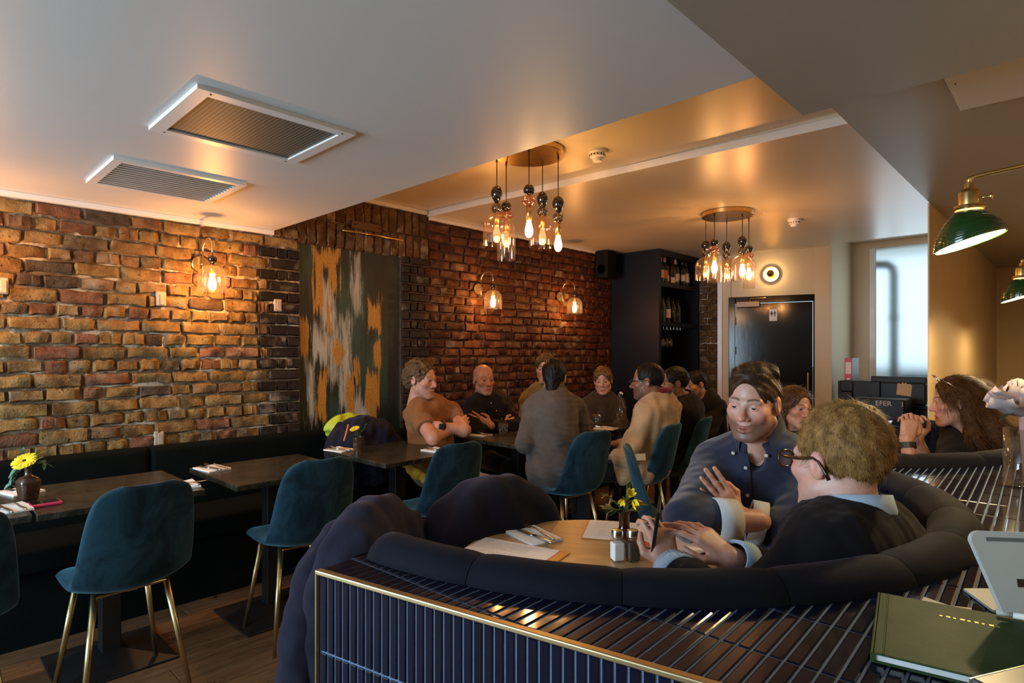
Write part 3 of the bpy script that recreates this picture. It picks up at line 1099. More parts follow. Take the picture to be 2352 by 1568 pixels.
def painting_mat():
    t = NT('abstract_painting')
    tc = t.n('ShaderNodeTexCoord')
    sp = t.n('ShaderNodeSeparateXYZ')
    t.t.links.new(tc.outputs['Generated'], sp.inputs[0])
    u0, v0 = sp.outputs[1], sp.outputs[2]
    cm = t.n('ShaderNodeCombineXYZ')
    t.set(cm.inputs[0], t.math('MULTIPLY', u0, 20.0))
    t.set(cm.inputs[1], t.math('MULTIPLY', v0, 3.2))
    st = cm.outputs[0]
    n1 = t.noise(st, 1.0, 6, 0.6)
    cm2 = t.n('ShaderNodeCombineXYZ')
    t.set(cm2.inputs[0], t.math('MULTIPLY', u0, 60.0))
    t.set(cm2.inputs[1], t.math('MULTIPLY', v0, 4.0))
    n2 = t.noise(cm2.outputs[0], 1.0, 5, 0.6)
    cm3 = t.n('ShaderNodeCombineXYZ')
    t.set(cm3.inputs[0], t.math('MULTIPLY', u0, 5.0))
    t.set(cm3.inputs[1], t.math('MULTIPLY', v0, 3.0))
    n3 = t.noise(cm3.outputs[0], 1.0, 5, 0.6)
    fine = t.noise(tc.outputs['Generated'], 90, 4, 0.7)
    wob = t.math('ADD', t.math('MULTIPLY', t.math('SUBTRACT', n1, 0.5), 0.34), t.math('MULTIPLY', t.math('SUBTRACT', n2, 0.5), 0.20))
    wob = t.math('ADD', wob, t.math('MULTIPLY', t.math('SUBTRACT', fine, 0.5), 0.05))

    def blob(boxes):
        d = None
        for (ua, ub, va, vb) in boxes:
            du = t.math('SUBTRACT', t.math('ABSOLUTE', t.math('SUBTRACT', u0, (ua + ub) / 2)), (ub - ua) / 2)
            dv = t.math('SUBTRACT', t.math('ABSOLUTE', t.math('SUBTRACT', v0, (va + vb) / 2)), (vb - va) / 2)
            q = t.math('MAXIMUM', du, t.math('MULTIPLY', dv, 0.6))
            d = q if d is None else t.math('MINIMUM', d, q)
        return d

    org = blob([(0.13, 0.21, 0.66, 1.0), (0.13, 0.37, 0.86, 1.0), (0.27, 0.37, 0.72, 0.98), (0.24, 0.30, 0.52, 0.72), (0.0, 0.10, 0.44, 0.62), (0.30, 0.46, 0.40, 0.50), (0.48, 0.56, 0.28, 0.46),
                (0.66, 0.80, 0.56, 0.74), (0.70, 0.79, 0.36, 0.52), (0.15, 0.26, 0.10, 0.36), (0.43, 0.53, 0.14, 0.34), (0.62, 0.78, 0.16, 0.36), (0.66, 0.74, 0.05, 0.2)])
    wht = blob([(0.10, 0.30, 0.40, 0.58), (0.20, 0.34, 0.55, 0.85), (0.38, 0.50, 0.14, 0.64), (0.51, 0.57, 0.68, 0.98), (0.42, 0.70, 0.02, 0.22), (0.08, 0.14, 0.12, 0.4), (0.27, 0.35, 0.28, 0.56)])
    grn = blob([(0.32, 0.62, 0.30, 0.85), (0.0, 0.14, 0.80, 1.0), (0.55, 0.85, 0.20, 0.55), (0.26, 0.42, 0.0, 0.25)])
    base = t.ramp(n3, [(0.35, (0.004, 0.006, 0.006)), (0.55, (0.010, 0.018, 0.013)), (0.7, (0.022, 0.028, 0.012))])
    tex = t.ramp(fine, [(0.35, (0.55,) * 3), (0.65, (1.0,) * 3)])
    mk = lambda d, lo, hi, a: t.ramp(t.math('ADD', d, t.math('MULTIPLY', wob, a)), [(0.0, (1, 1, 1)), (0.5, (1, 1, 1)), (0.5 + lo, (1, 1, 1)), (min(1, 0.5 + hi), (0, 0, 0))])
    off = lambda d, a: t.math('ADD', t.math('ADD', d, t.math('MULTIPLY', wob, a)), 0.5)
    msk = lambda d, a, s, sh=0.0: t.ramp(off(d, a), [(0.5 - s + sh, (1, 1, 1)), (0.5 + s + sh, (0, 0, 0))])
    c = t.mix(t.math('MULTIPLY', msk(grn, 1.1, 0.05), 0.85), base, t.mix(n2, (0.012, 0.045, 0.038), (0.03, 0.085, 0.065)))
    c = t.mix(t.math('MULTIPLY', msk(wht, 0.75, 0.02, -0.004), t.ramp(n2, [(0.34, (0.2,) * 3), (0.52, (1, 1, 1))])), c, t.mix(n1, (0.24, 0.26, 0.22), (0.66, 0.60, 0.50)))
    c = t.mix(msk(org, 0.55, 0.006, -0.008), c, t.mix(1.0, t.mix(n1, (0.46, 0.20, 0.025), (0.66, 0.32, 0.05)), tex, 'MULTIPLY'))
    t.p(Base_Color=c, Roughness=0.5)
    t.bump(t.math('ADD', fine, n2), 0.25, 0.004)
    return t.m


M['paintmat'] = painting_mat()
pr = thing('painting', 'tall abstract canvas in orange, white and dark green in the brick alcove', 'painting', (-4.0, 2.413, 0.72))
MB().box((-0.011, -0.424, 0.0), (0.020, 0.424, 1.405)).build('canvas', 'paintmat', pr)
MB().box((-0.012, 0.4245, 0.0), (0.024, 0.4285, 1.405)).build('frame_edge', 'chrome', pr)
a, b = PXW(786, 528, WX + 0.10), PXW(926, 549, WX + 0.10)
pr = thing('picture_light', 'slim brass picture light above the painting', 'lamp', (WX, (a.y + b.y) / 2, a.z))
hl = (b.y - a.y) / 2
MB().tube([(0.10, -hl, 0.0), (0.10, hl, 0.0)], 0.0075, 12).build('light_bar', 'brass', pr, True)
MB().bbox((0.002, -0.14, 0.045), (0.022, 0.12, 0.105), 0.004).build('wall_bracket', 'bronze', pr)
for sy in (-0.12, 0.10):
    MB().tube([(0.02, sy, 0.075), (0.05, sy + 0.02, 0.078), (0.075, sy + 0.03, 0.06), (0.09, sy + 0.05, 0.02), (0.10, sy + 0.05, 0.0)], 0.004, 8).build('swan_arm', 'bronze', pr, True)

# small white blocks set in the brickwork
M['plasterblock'] = plain('plaster_block', (0.42, 0.34, 0.25), 0.85, var=0.15, vscale=30, bump=0.3)
for (px, py, lab) in ((370, 686, 'small white plaster block in the yellow brick left of the sconce'), (638, 701, 'small white plaster block among the dark bricks beside the painting'),
                      (365, 1006, 'small white plaster block just above the banquette back'), (4, 656, 'small white plaster block at the left edge of the brick wall')):
    p = PXW(px, py, WX)
    r = thing('wall_block', lab, 'block', (WX, p.y, p.z))
    MB().bbox((-0.02, -0.026, -0.042), (0.010, 0.026, 0.042), 0.006).build('plate', 'plasterblock', r)
    MB().bbox((0.010, -0.008, -0.036), (0.015, 0.018, 0.026), 0.003).build('cover', 'plasterblock', r)

# loudspeaker in the corner
p = PXW(1392, 609, WX + 0.10)
r = thing('loudspeaker', 'black loudspeaker high in the corner by the wine cabinet', 'speaker', (WX + 0.02, 5.52, p.z))
MB().bbox((0.0, -0.09, -0.15), (0.17, 0.09, 0.15), 0.01).build('cabinet', 'speaker', r)
MB().lathe([(0.0, 0.0), (0.05, 0.0), (0.06, 0.006), (0.06, 0.0)], 20).xf(TR(0.08, -0.09, -0.05) @ Matrix.Rotation(PI / 2, 4, 'X')).build('woofer', 'speaker', r)
MB().lathe([(0.0, 0.0), (0.006, 0.0), (0.006, 0.004), (0.0, 0.004)], 10).xf(TR(0.14, -0.09, -0.12) @ Matrix.Rotation(PI / 2, 4, 'X')).build('badge', 'chrome', r)

# mirrored bulb wall light on the toilet wall
s_, Zw = door_s(1771)
zz = door_z(1771, 630)
r = thing('wall_light', 'round brass wall light with mirrored bulb above the toilet door', 'lamp')
r.matrix_world = DM @ TR(s_, 0, zz)
m = MB().lathe([(0.0, 0.004), (0.03, 0.005), (0.055, 0.014), (0.082, 0.030), (0.086, 0.030), (0.06, 0.0), (0.0, 0.0)], 36)
m.xf(Matrix.Rotation(PI / 2, 4, 'X')).build('dish', 'brass', r, 40)
MB().lathe([(0.022, 0.0), (0.022, 0.045), (0.0, 0.045)], 18).xf(Matrix.Rotation(PI / 2, 4, 'X')).build('lamp_holder', 'brass', r, 40)
MB().lathe([(0.0, 0.145), (0.022, 0.14), (0.036, 0.122), (0.040, 0.10)], 24, close=False).xf(Matrix.Rotation(PI / 2, 4, 'X')).build('mirror_cap', 'brass', r, True)
MB().lathe([(0.040, 0.10), (0.036, 0.08), (0.024, 0.058), (0.02, 0.045)], 24, close=False).xf(Matrix.Rotation(PI / 2, 4, 'X')).build('bulb', 'bulb_soft', r, True)
point('bulb_light', r, (0, -0.095, 0), 2.6, (1.0, 0.66, 0.28), 0.02)

# ---------------------------------------------------------------- green glass reflector lamps
t = NT('ribbed_green_glass')
t.p(Base_Color=(0.010, 0.040, 0.008), Roughness=0.12, Coat_Weight=0.4)
M['greenglass'] = t.m
M['reflector'] = plain('silvered_reflector', (0.9, 0.86, 0.75), 0.35, 0.0)


def green_lamp(label, px, py, Z, s, arm_to, w):
    c = PD(px, py, Z)
    r = thing('reflector_lamp', label, 'lamp', c, 0, 'green reflector lamps')
    # local axes: along the picture's right direction and depth
    q_ = YAW - math.atan((px - CX) / FPX)
    R = Vector((math.cos(q_), math.sin(q_), 0))
    D = Vector((-math.sin(q_), math.cos(q_), 0))
    U = Vector((0, 0, 1))
    n, m = 48, 30
    vs = []
    tilt = math.radians(17)
    for j in range(m + 1):
        f = j / m
        rad = (0.030 + 0.054 * math.sin(min(1, f * 1.02) * PI / 2) ** 0.85) * s
        zc = -0.092 * s * f
        tl = tilt * f
        for i in range(n):
            a = 2 * PI * i / n
            rr = rad * (1 + 0.022 * math.sin(j * 2.6 + a * 1.0))
            q = R * (rr * math.cos(a)) + D * (rr * math.sin(a)) + U * (zc + rr * math.cos(a) * math.tan(tl))
            vs.append(q)
    MB().grid(vs, n, m + 1, True).build('shade', 'greenglass', r, True)
    inn = []
    for j in range(m + 1):
        for i in range(n):
            v = vs[j * n + i]
            inn.append(Vector((v.x * 0.95, v.y * 0.95, v.z + 0.0015)))
    MB().grid(inn, n, m + 1, True).build('reflector', 'reflector', r, True)
    MB().lathe([(0.0, 0.075), (0.010, 0.074), (0.012, 0.060), (0.024, 0.052), (0.026, 0.046), (0.026, 0.012), (0.036, 0.010), (0.038, 0.002), (0.034, -0.002)], 28, (0, 0, 0.004), False).xf(Matrix.Scale(s, 4)).build('lamp_holder', 'brass', r, 40)
    MB().tube([Vector(R) * 0.024 * s + U * 0.033 * s, Vector(R) * 0.045 * s + U * 0.034 * s], 0.003 * s, 8).tube([Vector(R) * 0.045 * s + U * 0.034 * s, Vector(R) * 0.053 * s + U * 0.034 * s], 0.010 * s, 12).build('switch_key', 'gold', r, True)
    at = Vector(arm_to) - c
    MB().tube([U * 0.075 * s, U * 0.092 * s, U * 0.094 * s + (at - U * 0.09 * s) * 0.02, at], [0.007 * s, 0.007 * s, 0.006 * s, 0.006 * s], 10).build('arm', 'brass', r, True)
    MB().lathe([(0.045, 0), (0.045, 0.012), (0.03, 0.018), (0, 0.018)], 24).xf(TR(*at) @ Matrix.Rotation(-PI / 2, 4, 'Y')).build('wall_plate', 'brass', r, 40)
    b = MB().lathe([(0.0, -0.072), (0.02, -0.068), (0.030, -0.052), (0.030, -0.04), (0.02, -0.018), (0.013, 0.0)], 18).xf(Matrix.Scale(s, 4)).build('bulb', M['bulb_white'], r, True)
    point('bulb_light', r, (0, 0, -0.088 * s), w, (1.0, 0.74, 0.36), 0.02)


M['bulb_white'] = emit('bright_reflector_bulb', (1.0, 0.86, 0.60), 14.0, 1.0)
c1 = PD(2226, 483, 1.70)
green_lamp('green ribbed glass reflector lamp on a brass arm, the nearer one', 2226, 484, 1.70, 1.0, (0.45, c1.y + 0.08, c1.z + 0.17), 20)
c2 = PD(2347, 642, 2.95)
green_lamp('green ribbed glass reflector lamp at the right edge, the farther one', 2347, 640, 2.95, 1.0, (0.45, c2.y + 0.08, c2.z + 0.17), 22)
c3 = Vector((-0.18, 5.45, 1.72))  # extra lamp out of view, put in to brighten the partition
X3, Z3 = c3.x * CA + c3.y * SA, -c3.x * SA + c3.y * CA
green_lamp('added green reflector lamp, unseen, that brightens the tan partition', CX + FPX * X3 / Z3, HOR - FPX * (c3.z - EYE) / Z3, Z3, 1.0, (0.45, c3.y + 0.08, c3.z + 0.17), 20)

# ================================================================== chairs, tables, banquette


def smooth_interp(ts, vals, t):
    for i in range(len(ts) - 1):
        if t <= ts[i + 1]:
            f = (t - ts[i]) / (ts[i + 1] - ts[i])
            p0 = vals[max(i - 1, 0)]
            p1, p2 = vals[i], vals[i + 1]
            p3 = vals[min(i + 2, len(vals) - 1)]
            m1 = (p2 - p0) / (ts[i + 1] - ts[max(i - 1, 0)]) * (ts[i + 1] - ts[i])
            m2 = (p3 - p1) / (ts[min(i + 2, len(ts) - 1)] - ts[i]) * (ts[i + 1] - ts[i])
            return (2 * f ** 3 - 3 * f * f + 1) * p1 + (f ** 3 - 2 * f * f + f) * m1 + (-2 * f ** 3 + 3 * f * f) * p2 + (f ** 3 - f * f) * m2
    return vals[-1]


TS = [0, .06, .18, .34, .46, .56, .63, .72, .84, .92, .965, .99, 1.0]
PX_ = [.222, .212, .15, .02, -.09, -.16, -.196, -.220, -.244, -.262, -.272, -.277, -.279]
PZ_ = [.440, .458, .462, .452, .450, .470, .515, .600, .725, .805, .846, .864, .870]
HW_ = [.150, .172, .188, .196, .202, .206, .205, .199, .186, .170, .147, .116, .078]
CU_ = [.0, .004, .012, .022, .04, .062, .066, .055, .040, .030, .022, .016, .012]


def chair_shell():
    nu, nv = 15, 34
    out, inn = [], []
    for j in range(nv):
        t = j / (nv - 1)
        e = 1e-3
        x, z, hw, cu = (smooth_interp(TS, a, t) for a in (PX_, PZ_, HW_, CU_))
        x2, z2 = smooth_interp(TS, PX_, min(1, t + e)), smooth_interp(TS, PZ_, min(1, t + e))
        x1, z1 = smooth_interp(TS, PX_, max(0, t - e)), smooth_interp(TS, PZ_, max(0, t - e))
        d = Vector((x2 - x1, 0, z2 - z1)).normalized()
        nrm = Vector((d.z, 0, -d.x))          # towards the sitter
        for i in range(nu):
            s = -1 + 2 * i / (nu - 1)
            off = cu * abs(s) ** 2.4
            p = Vector((x, hw * s, z)) + nrm * off
            edge = max(abs(s), abs(2 * t - 1)) ** 8
            th = 0.034 * (1 - 0.55 * edge)
            ny = -0.35 * s * abs(s) * (cu / 0.066)
            nn = (nrm + Vector((0, ny, 0))).normalized()
            out.append(p)
            inn.append(p + nn * th)
    m = MB()
    vs = out + inn
    N = nu * nv
    fs = []
    for j in range(nv - 1):
        for i in range(nu - 1):
            a, b, c, d = j * nu + i, j * nu + i + 1, (j + 1) * nu + i + 1, (j + 1) * nu + i
            fs.append((a, b, c, d))
            fs.append((N + a, N + d, N + c, N + b))
    ring = [i for i in range(nu)] + [j * nu + nu - 1 for j in range(1, nv)] + [(nv - 1) * nu + i for i in range(nu - 2, -1, -1)] + [j * nu for j in range(nv - 2, 0, -1)]
    for k in range(len(ring)):
        a, b = ring[k], ring[(k + 1) % len(ring)]
        fs.append((a, N + a, N + b, b))
    m.add(vs, fs)
    return m


CH_SHELL = chair_shell().mesh('shell', 'velvet', True)
LEG = {}
for sx in (-1, 1):
    for sy in (-1, 1):
        LEG[(sx, sy)] = MB().tube([(0.03 + sx * 0.110, sy * 0.120, 0.456), (0.02 + sx * 0.185, sy * 0.185, 0.0)], [0.0135, 0.0085], 12).mesh('leg', 'gold', True)
BRK = MB().bbox((-0.095, -0.125, 0.440), (-0.065, 0.125, 0.450), 0.003).bbox((0.125, -0.125, 0.436), (0.155, 0.125, 0.446), 0.003).bbox((-0.09, -0.02, 0.436), (0.15, 0.02, 0.446), 0.003).mesh('bracket', 'gold')
PIPE = MB().tube([Vector((smooth_interp(TS, PX_, t) - 0.002, 0, smooth_interp(TS, PZ_, t))) for t in [0.66, 0.7]], 0.001, 4).mesh('seam', 'velvet')


def chair(label, x, y, rz, group='teal velvet chairs with gold legs'):
    r = thing('dining_chair', label, 'chair', (x, y, 0), rz, group)
    sh = link('shell', CH_SHELL, r)
    sm = sh.modifiers.new('smooth', 'SUBSURF')
    sm.levels = sm.render_levels = 1
    for k in LEG:
        link('leg', LEG[k], r)
    link('bracket', BRK, r)
    return r


chair('teal velvet chair at the left wall table, cut by the left picture edge', -2.71, 0.10, PI)
chair('brightest teal velvet chair, pushed in at the table with the pink phone', -2.735, 0.64, PI + 0.06)
chair('teal velvet chair at the second wall table with one napkin', -2.745, 1.37, PI - 0.05)
chair('teal velvet chair at the wall table with the small glass vase', -2.66, 2.13, PI - 0.05)
chair('teal velvet chair under the man in the grey shirt', -2.42, 3.04, PI - 0.15)
chair('teal velvet chair under the man in the beige blazer', -2.26, 3.66, PI + 0.10)
chair('teal velvet chair behind the one of the man in the beige blazer', -2.30, 4.22, PI + 0.15)
_p = PZ(1432, 1024, 0.87)
chair('navy looking velvet chair seen edge on behind the round table', _p.x + 0.275 * math.cos(0.60), _p.y + 0.275 * math.sin(0.60), 0.60)


def marble_top(sx, sy):
    return MB().bbox((-sx / 2, -sy / 2, 0.722), (sx / 2, sy / 2, 0.75), 0.004)


def pedestal_table(label, x, y, sx, sy, bases=(0.0,)):
    r = thing('pedestal_table', label, 'table', (x, y, 0), 0, 'dark marble pedestal tables')
    marble_top(sx, sy).build('tabletop', 'marble', r)
    for oy in bases:
        MB().bbox((-0.037, oy - 0.037, 0.03), (0.037, oy + 0.037, 0.722), 0.004).bbox((-0.17, oy - 0.17, 0.705), (0.17, oy + 0.17, 0.722), 0.003).build('post', 'black', r)
        b = MB()
        h = 0.215
        b.bbox((-h, oy - h, 0.0), (h, oy + h, 0.012), 0.005)
        b.add([(-h * .97, oy - h * .97, 0.012), (h * .97, oy - h * .97, 0.012), (h * .97, oy + h * .97, 0.012), (-h * .97, oy + h * .97, 0.012), (-.04, oy - .04, 0.05), (.04, oy - .04, 0.05), (.04, oy + .04, 0.05), (-.04, oy + .04, 0.05)],
              [(0, 1, 5, 4), (1, 2, 6, 5), (2, 3, 7, 6), (3, 0, 4, 7), (4, 5, 6, 7)])
        b.build('base', 'black', r)
    return r


TXC = -3.11
pedestal_table('dark marble pedestal table at the left picture edge', TXC - 0.01, 0.07, 0.6, 0.595)
pedestal_table('dark marble pedestal table with the gerbera vase and pink phone', TXC, 0.672, 0.61, 0.59)
pedestal_table('dark marble pedestal table with a single napkin, second from the left', -3.075, 1.385, 0.62, 0.60)
pedestal_table('dark marble pedestal table with the small faceted vase, third from the left', -3.05, 2.16, 0.63, 0.60)
pedestal_table('dark marble table where the men with crossed arms sit', -2.98, 3.17, 0.64, 0.68)
pedestal_table('dark marble table with the water bottle at the far end', -2.98, 3.96, 0.64, 0.86)

# ---------------------------------------------------------------- banquette


def cushion(a, b, r=0.03):
    bm = bmesh.new()
    bmesh.ops.create_cube(bm, size=1)
    c = [(a[i] + b[i]) / 2 for i in range(3)]
    d = [b[i] - a[i] for i in range(3)]
    for v in bm.verts:
        v.co = Vector([c[i] + v.co[i] * d[i] for i in range(3)])
    bmesh.ops.bevel(bm, geom=bm.edges[:], offset=r, segments=4, affect='EDGES', profile=0.6)
    bm.verts.index_update()
    m = MB().add([v.co[:] for v in bm.verts], [[v.index for v in f.verts] for f in bm.faces])
    bm.free()
    return m


bq = thing('banquette', 'long black green upholstered banquette along the brick wall', 'bench', (0, 0, 0))
MB().box((WX + 0.022, -1.2, 0.0), (-3.50, 5.68, 0.34)).build('plinth', 'bench', bq)
ys = [-1.2, -0.20, 1.02, 2.29, 3.45, 4.6, 5.68]
for i in range(len(ys) - 1):
    a, b = ys[i] + 0.002, ys[i + 1] - 0.002
    cushion((WX + 0.13, a, 0.34), (-3.44, b, 0.46), 0.03).build('seat_cushion', 'bench', bq, True)
    hgt = 0.815 if b < 2.4 else 0.76
    cushion((WX + 0.024, a, 0.34), (WX + 0.14, b, hgt), 0.035).build('back_cushion', 'bench', bq, True)

# ---------------------------------------------------------------- wine cabinet
CXF, CY0, CY1 = -3.33, 5.78, 6.71
cab = thing('wine_cabinet', 'tall navy wine cabinet with open shelves of bottles', 'cabinet', (0, 0, 0))
MB().box((WX, CY0, 0), (CXF, CY0 + 0.045, 2.485)).build('side_panel', 'navy', cab)
MB().box((WX, CY1 - 0.03, 0), (CXF, CY1, 2.485)).build('side_panel', 'navy', cab)
MB().box((WX, CY0 + 0.045, 0), (WX + 0.02, CY1 - 0.03, 2.485)).build('back_panel', 'navy', cab)
MB().box((WX, CY0 + 0.045, 2.425), (CXF, CY1 - 0.03, 2.485)).build('top_rail', 'navy', cab)
sh1 = PXW(1560, 656, CXF - 0.05).z
sh2 = PXW(1560, 743, CXF - 0.05).z
for z in (sh1, sh2, 0.93):
    MB().box((WX + 0.02, CY0 + 0.045, z - 0.045), (CXF - 0.004, CY1 - 0.03, z)).build('shelf', 'navy', cab)
MB().box((CXF - 0.02, CY0 + 0.045, 0.06), (CXF - 0.002, CY1 - 0.03, 0.885)).build('door', 'navy', cab)
for k in range(6):
    y = CY0 + 0.13 + k * 0.075
    MB().tube([(CXF - 0.02, y, sh2 - 0.047), (CXF - 0.02, y, sh2 - 0.075), (CXF - 0.02, y + 0.035, sh2 - 0.08), (CXF - 0.30, y + 0.035, sh2 - 0.08)], 0.0025, 6).build('glass_rail', 'chrome', cab)
WINE = [(0.0, 0.0), (0.036, 0.0), (0.038, 0.004), (0.038, 0.185), (0.034, 0.205), (0.018, 0.232), (0.0148, 0.245), (0.0142, 0.285), (0.0158, 0.286), (0.0158, 0.296), (0.0, 0.297)]


def flat_mat(name, c):
    return plain(name, c, 0.7, var=0.08, rnd=True)


M['lab_cream'] = flat_mat('cream_label', (0.62, 0.53, 0.40))
M['lab_red'] = flat_mat('coral_label', (0.62, 0.16, 0.08))
M['cap_red'] = flat_mat('red_foil', (0.45, 0.10, 0.08))
M['cap_cream'] = flat_mat('cream_foil', (0.55, 0.46, 0.33))
M['cap_black'] = flat_mat('black_foil', (0.02, 0.02, 0.02))


def bottle(label, x, y, z, glass, lab, cap, lo, hi, group, s=1.0):
    r = thing('wine_bottle', label, 'bottle', (x, y, z), random.uniform(-0.5, 0.5), group)
    r.scale = (s, s, s)
    MB().lathe(WINE, 20).build('body', glass, r, True)
    if lab:
        n = 14
        vs = []
        for zz in (lo, hi):
            for i in range(n + 1):
                a = -1.25 + 2.5 * i / n
                vs.append((0.0386 * math.cos(a), 0.0386 * math.sin(a), zz))
        MB().grid(vs, n + 1, 2).build('paper_label', lab, r, True)
    if cap:
        MB().lathe([(0.0152, 0.232), (0.0150, 0.286), (0.0164, 0.287), (0.0164, 0.298), (0.0, 0.299)], 14, close=False).build('foil', cap, r, True)
    return r


M['g_red'] = plain('dark_red_wine_glass', (0.010, 0.008, 0.006), 0.08, Coat_Weight=0.5)
specs1 = [('lab_cream', 'cap_cream', .03, .11), ('lab_cream', 'cap_red', .06, .15), ('lab_red', 'cap_cream', .06, .15), ('lab_cream', 'cap_black', .035, .10), ('lab_cream', 'cap_black', .02, .08),
          ('lab_cream', 'cap_cream', .04, .13), ('lab_cream', None, .07, .14), ('lab_cream', None, .06, .13), ('lab_cream', 'cap_black', .05, .15), ('lab_cream', None, .06, .13)]
words = ['leftmost', 'second from left', 'third from left', 'fourth from left', 'fifth from left', 'sixth from left', 'seventh from left', 'eighth from left', 'ninth from left', 'rightmost']
ds = {0: 'with low cream label', 1: 'with red foil neck', 2: 'with coral label'}
for k, (lb, cp, lo, hi) in enumerate(specs1):
    y = CY0 + 0.085 + k * 0.081
    if y > CY1 - 0.08:
        break
    bottle('dark wine bottle %s, %s on the top shelf' % (ds.get(k, 'with cream label'), words[k]), CXF - 0.075 - (0.03 if k % 3 == 0 else 0), y, sh1, 'g_red', lb, cp, lo, hi, 'bottles on the top shelf', random.uniform(0.96, 1.04))
for k in range(9):
    y = CY0 + 0.075 + k * 0.058
    lb = 'lab_cream' if k in (3, 4) else None
    bottle('pale glass bottle%s, %s on the middle shelf' % (' with cream label' if lb else '', words[k] if k < 8 else 'rightmost'), CXF - 0.07 - (0.085 if k % 2 else 0), y, sh2, 'g_pale' if k % 3 else 'g_bottle', lb, None, .06, .16, 'bottles on the middle shelf', random.uniform(0.93, 1.0))
GL = [(0.0, 0.0), (0.034, 0.0), (0.03, -0.003), (0.004, -0.008), (0.0035, -0.085), (0.012, -0.095), (0.030, -0.118), (0.036, -0.145), (0.033, -0.175), (0.030, -0.195), (0.029, -0.195), (0.032, -0.172), (0.035, -0.145), (0.029, -0.12), (0.0, -0.1)]
gm = MB().lathe(GL, 18).mesh('wine_glass', 'g_clear', True)
for k in range(7):
    y = CY0 + 0.10 + (k // 2) * 0.085 + (k % 2) * 0.03
    o = link('wine_glass', gm)
    o.location = (CXF - 0.07 - (k % 2) * 0.09, y, sh2 - 0.075)
    tag(o, 'clear stemmed glass hanging under the middle shelf, %s row, %s' % ('front' if k % 2 == 0 else 'back', ('leftmost', 'second from left', 'third from left', 'rightmost')[k // 2] if k % 2 == 0 else ('left', 'middle', 'right')[k // 2]), 'glass', 'wine glasses hanging in the cabinet')

# ================================================================== tiled bench with the round booths
ZLED = 0.96
O2 = Vector((-0.346, 1.075))                    # brass corner in (right, forward) coordinates
UA = math.radians(-57.8)                        # direction of the brass edge
U2 = Vector((-math.sin(UA), -math.cos(UA)))     # towards the right end
V2 = Vector((math.cos(UA), -math.sin(UA)))      # away from the camera


def BW(u, v, z=0.0):
    q = O2 + U2 * u + V2 * v
    return W(q.x, q.y, z)


BANG = math.atan2((BW(1, 0) - BW(0, 0)).y, (BW(1, 0) - BW(0, 0)).x)
BM = TR(*BW(0, 0)) @ RZ(BANG)                   # bench frame: x along the brass edge, y inwards
B1 = Vector((0.17, 0.95))                       # centre of the nearer booth in the bench frame
RO = 0.87
c2w = Vector((-1.0, 3.07, 0))
B2 = (BM.inverted() @ c2w).to_2d()
bench = thing('tiled_bench', 'navy tiled bench wall with brass edge around the booths', 'counter')
bench.matrix_world = BM
RW = BM.inverted()
xr_w = 0.44                                     # right wall in world x


def right_limit(v):
    """bench-frame u where the side wall is reached"""
    a = BM @ Vector((0, v, 0))
    d = (BM @ Vector((1, v, 0)) - a)
    return (xr_w - a.x) / d.x


def ledge_ok(u, v, pad=0.0):
    if (Vector((u, v)) - B1).length < RO - pad or (Vector((u, v)) - B2).length < RO - pad:
        return False
    return True


# core: front slab and ledge slab with round cut-outs
def cut_poly():
    """ledge outline (bench frame), counter-clockwise, following both booths"""
    pts = [(0.0, 0.0003), (right_limit(0.0), 0.0003), (right_limit(3.45), 3.45)]
    a0 = math.atan2(4.1 - B2.y, 0.2)
    th = math.radians(62)
    for k in range(19):
        a = th + (math.radians(-62) - th) * k / 18
        pts.append((B2.x + RO * math.cos(a), B2.y + RO * math.sin(a)))
    for k in range(31):
        a = math.radians(56) + (math.radians(-100.9) - math.radians(56)) * k / 30
        pts.append((B1.x + RO * math.cos(a), B1.y + RO * math.sin(a)))
    pts.append((0.0, B1.y - math.sqrt(RO * RO - B1.x ** 2)))
    return pts


poly = cut_poly()
core = MB().prism(poly, 0.0, ZLED - 0.0018)
core.build('core', 'grout', bench)
# brass edge trim
ulen = right_limit(0.0)
MB().bbox((-0.004, -0.009, ZLED - 0.007), (ulen, 0.005, ZLED + 0.0015), 0.002).bbox((-0.005, -0.008, 0.0), (-0.001, 0.004, ZLED - 0.004), 0.0015).build('brass_edge', 'brassmatt', bench)
# vertical tiles of the front face
TP, TL = 0.0188, 0.137
tv = MB()


def tile_face(w, h, dep):
    """flat glazed stick tile with a small eased edge, facing -y"""
    m = MB()
    c = 0.0012
    o = [(-w / 2, 0.001, -h / 2), (w / 2, 0.001, -h / 2), (w / 2, 0.001, h / 2), (-w / 2, 0.001, h / 2)]
    e = [(-w / 2, -dep + c * 0.8, -h / 2), (w / 2, -dep + c * 0.8, -h / 2), (w / 2, -dep + c * 0.8, h / 2), (-w / 2, -dep + c * 0.8, h / 2)]
    t_ = [(-w / 2 + c, -dep, -h / 2 + c), (w / 2 - c, -dep, -h / 2 + c), (w / 2 - c, -dep, h / 2 - c), (-w / 2 + c, -dep, h / 2 - c)]
    fs = [(8, 9, 10, 11), (3, 2, 1, 0)]
    for i in range(4):
        j = (i + 1) % 4
        fs += [(i, j, 4 + j, 4 + i), (4 + i, 4 + j, 8 + j, 8 + i)]
    return m.add(o + e + t_, fs)


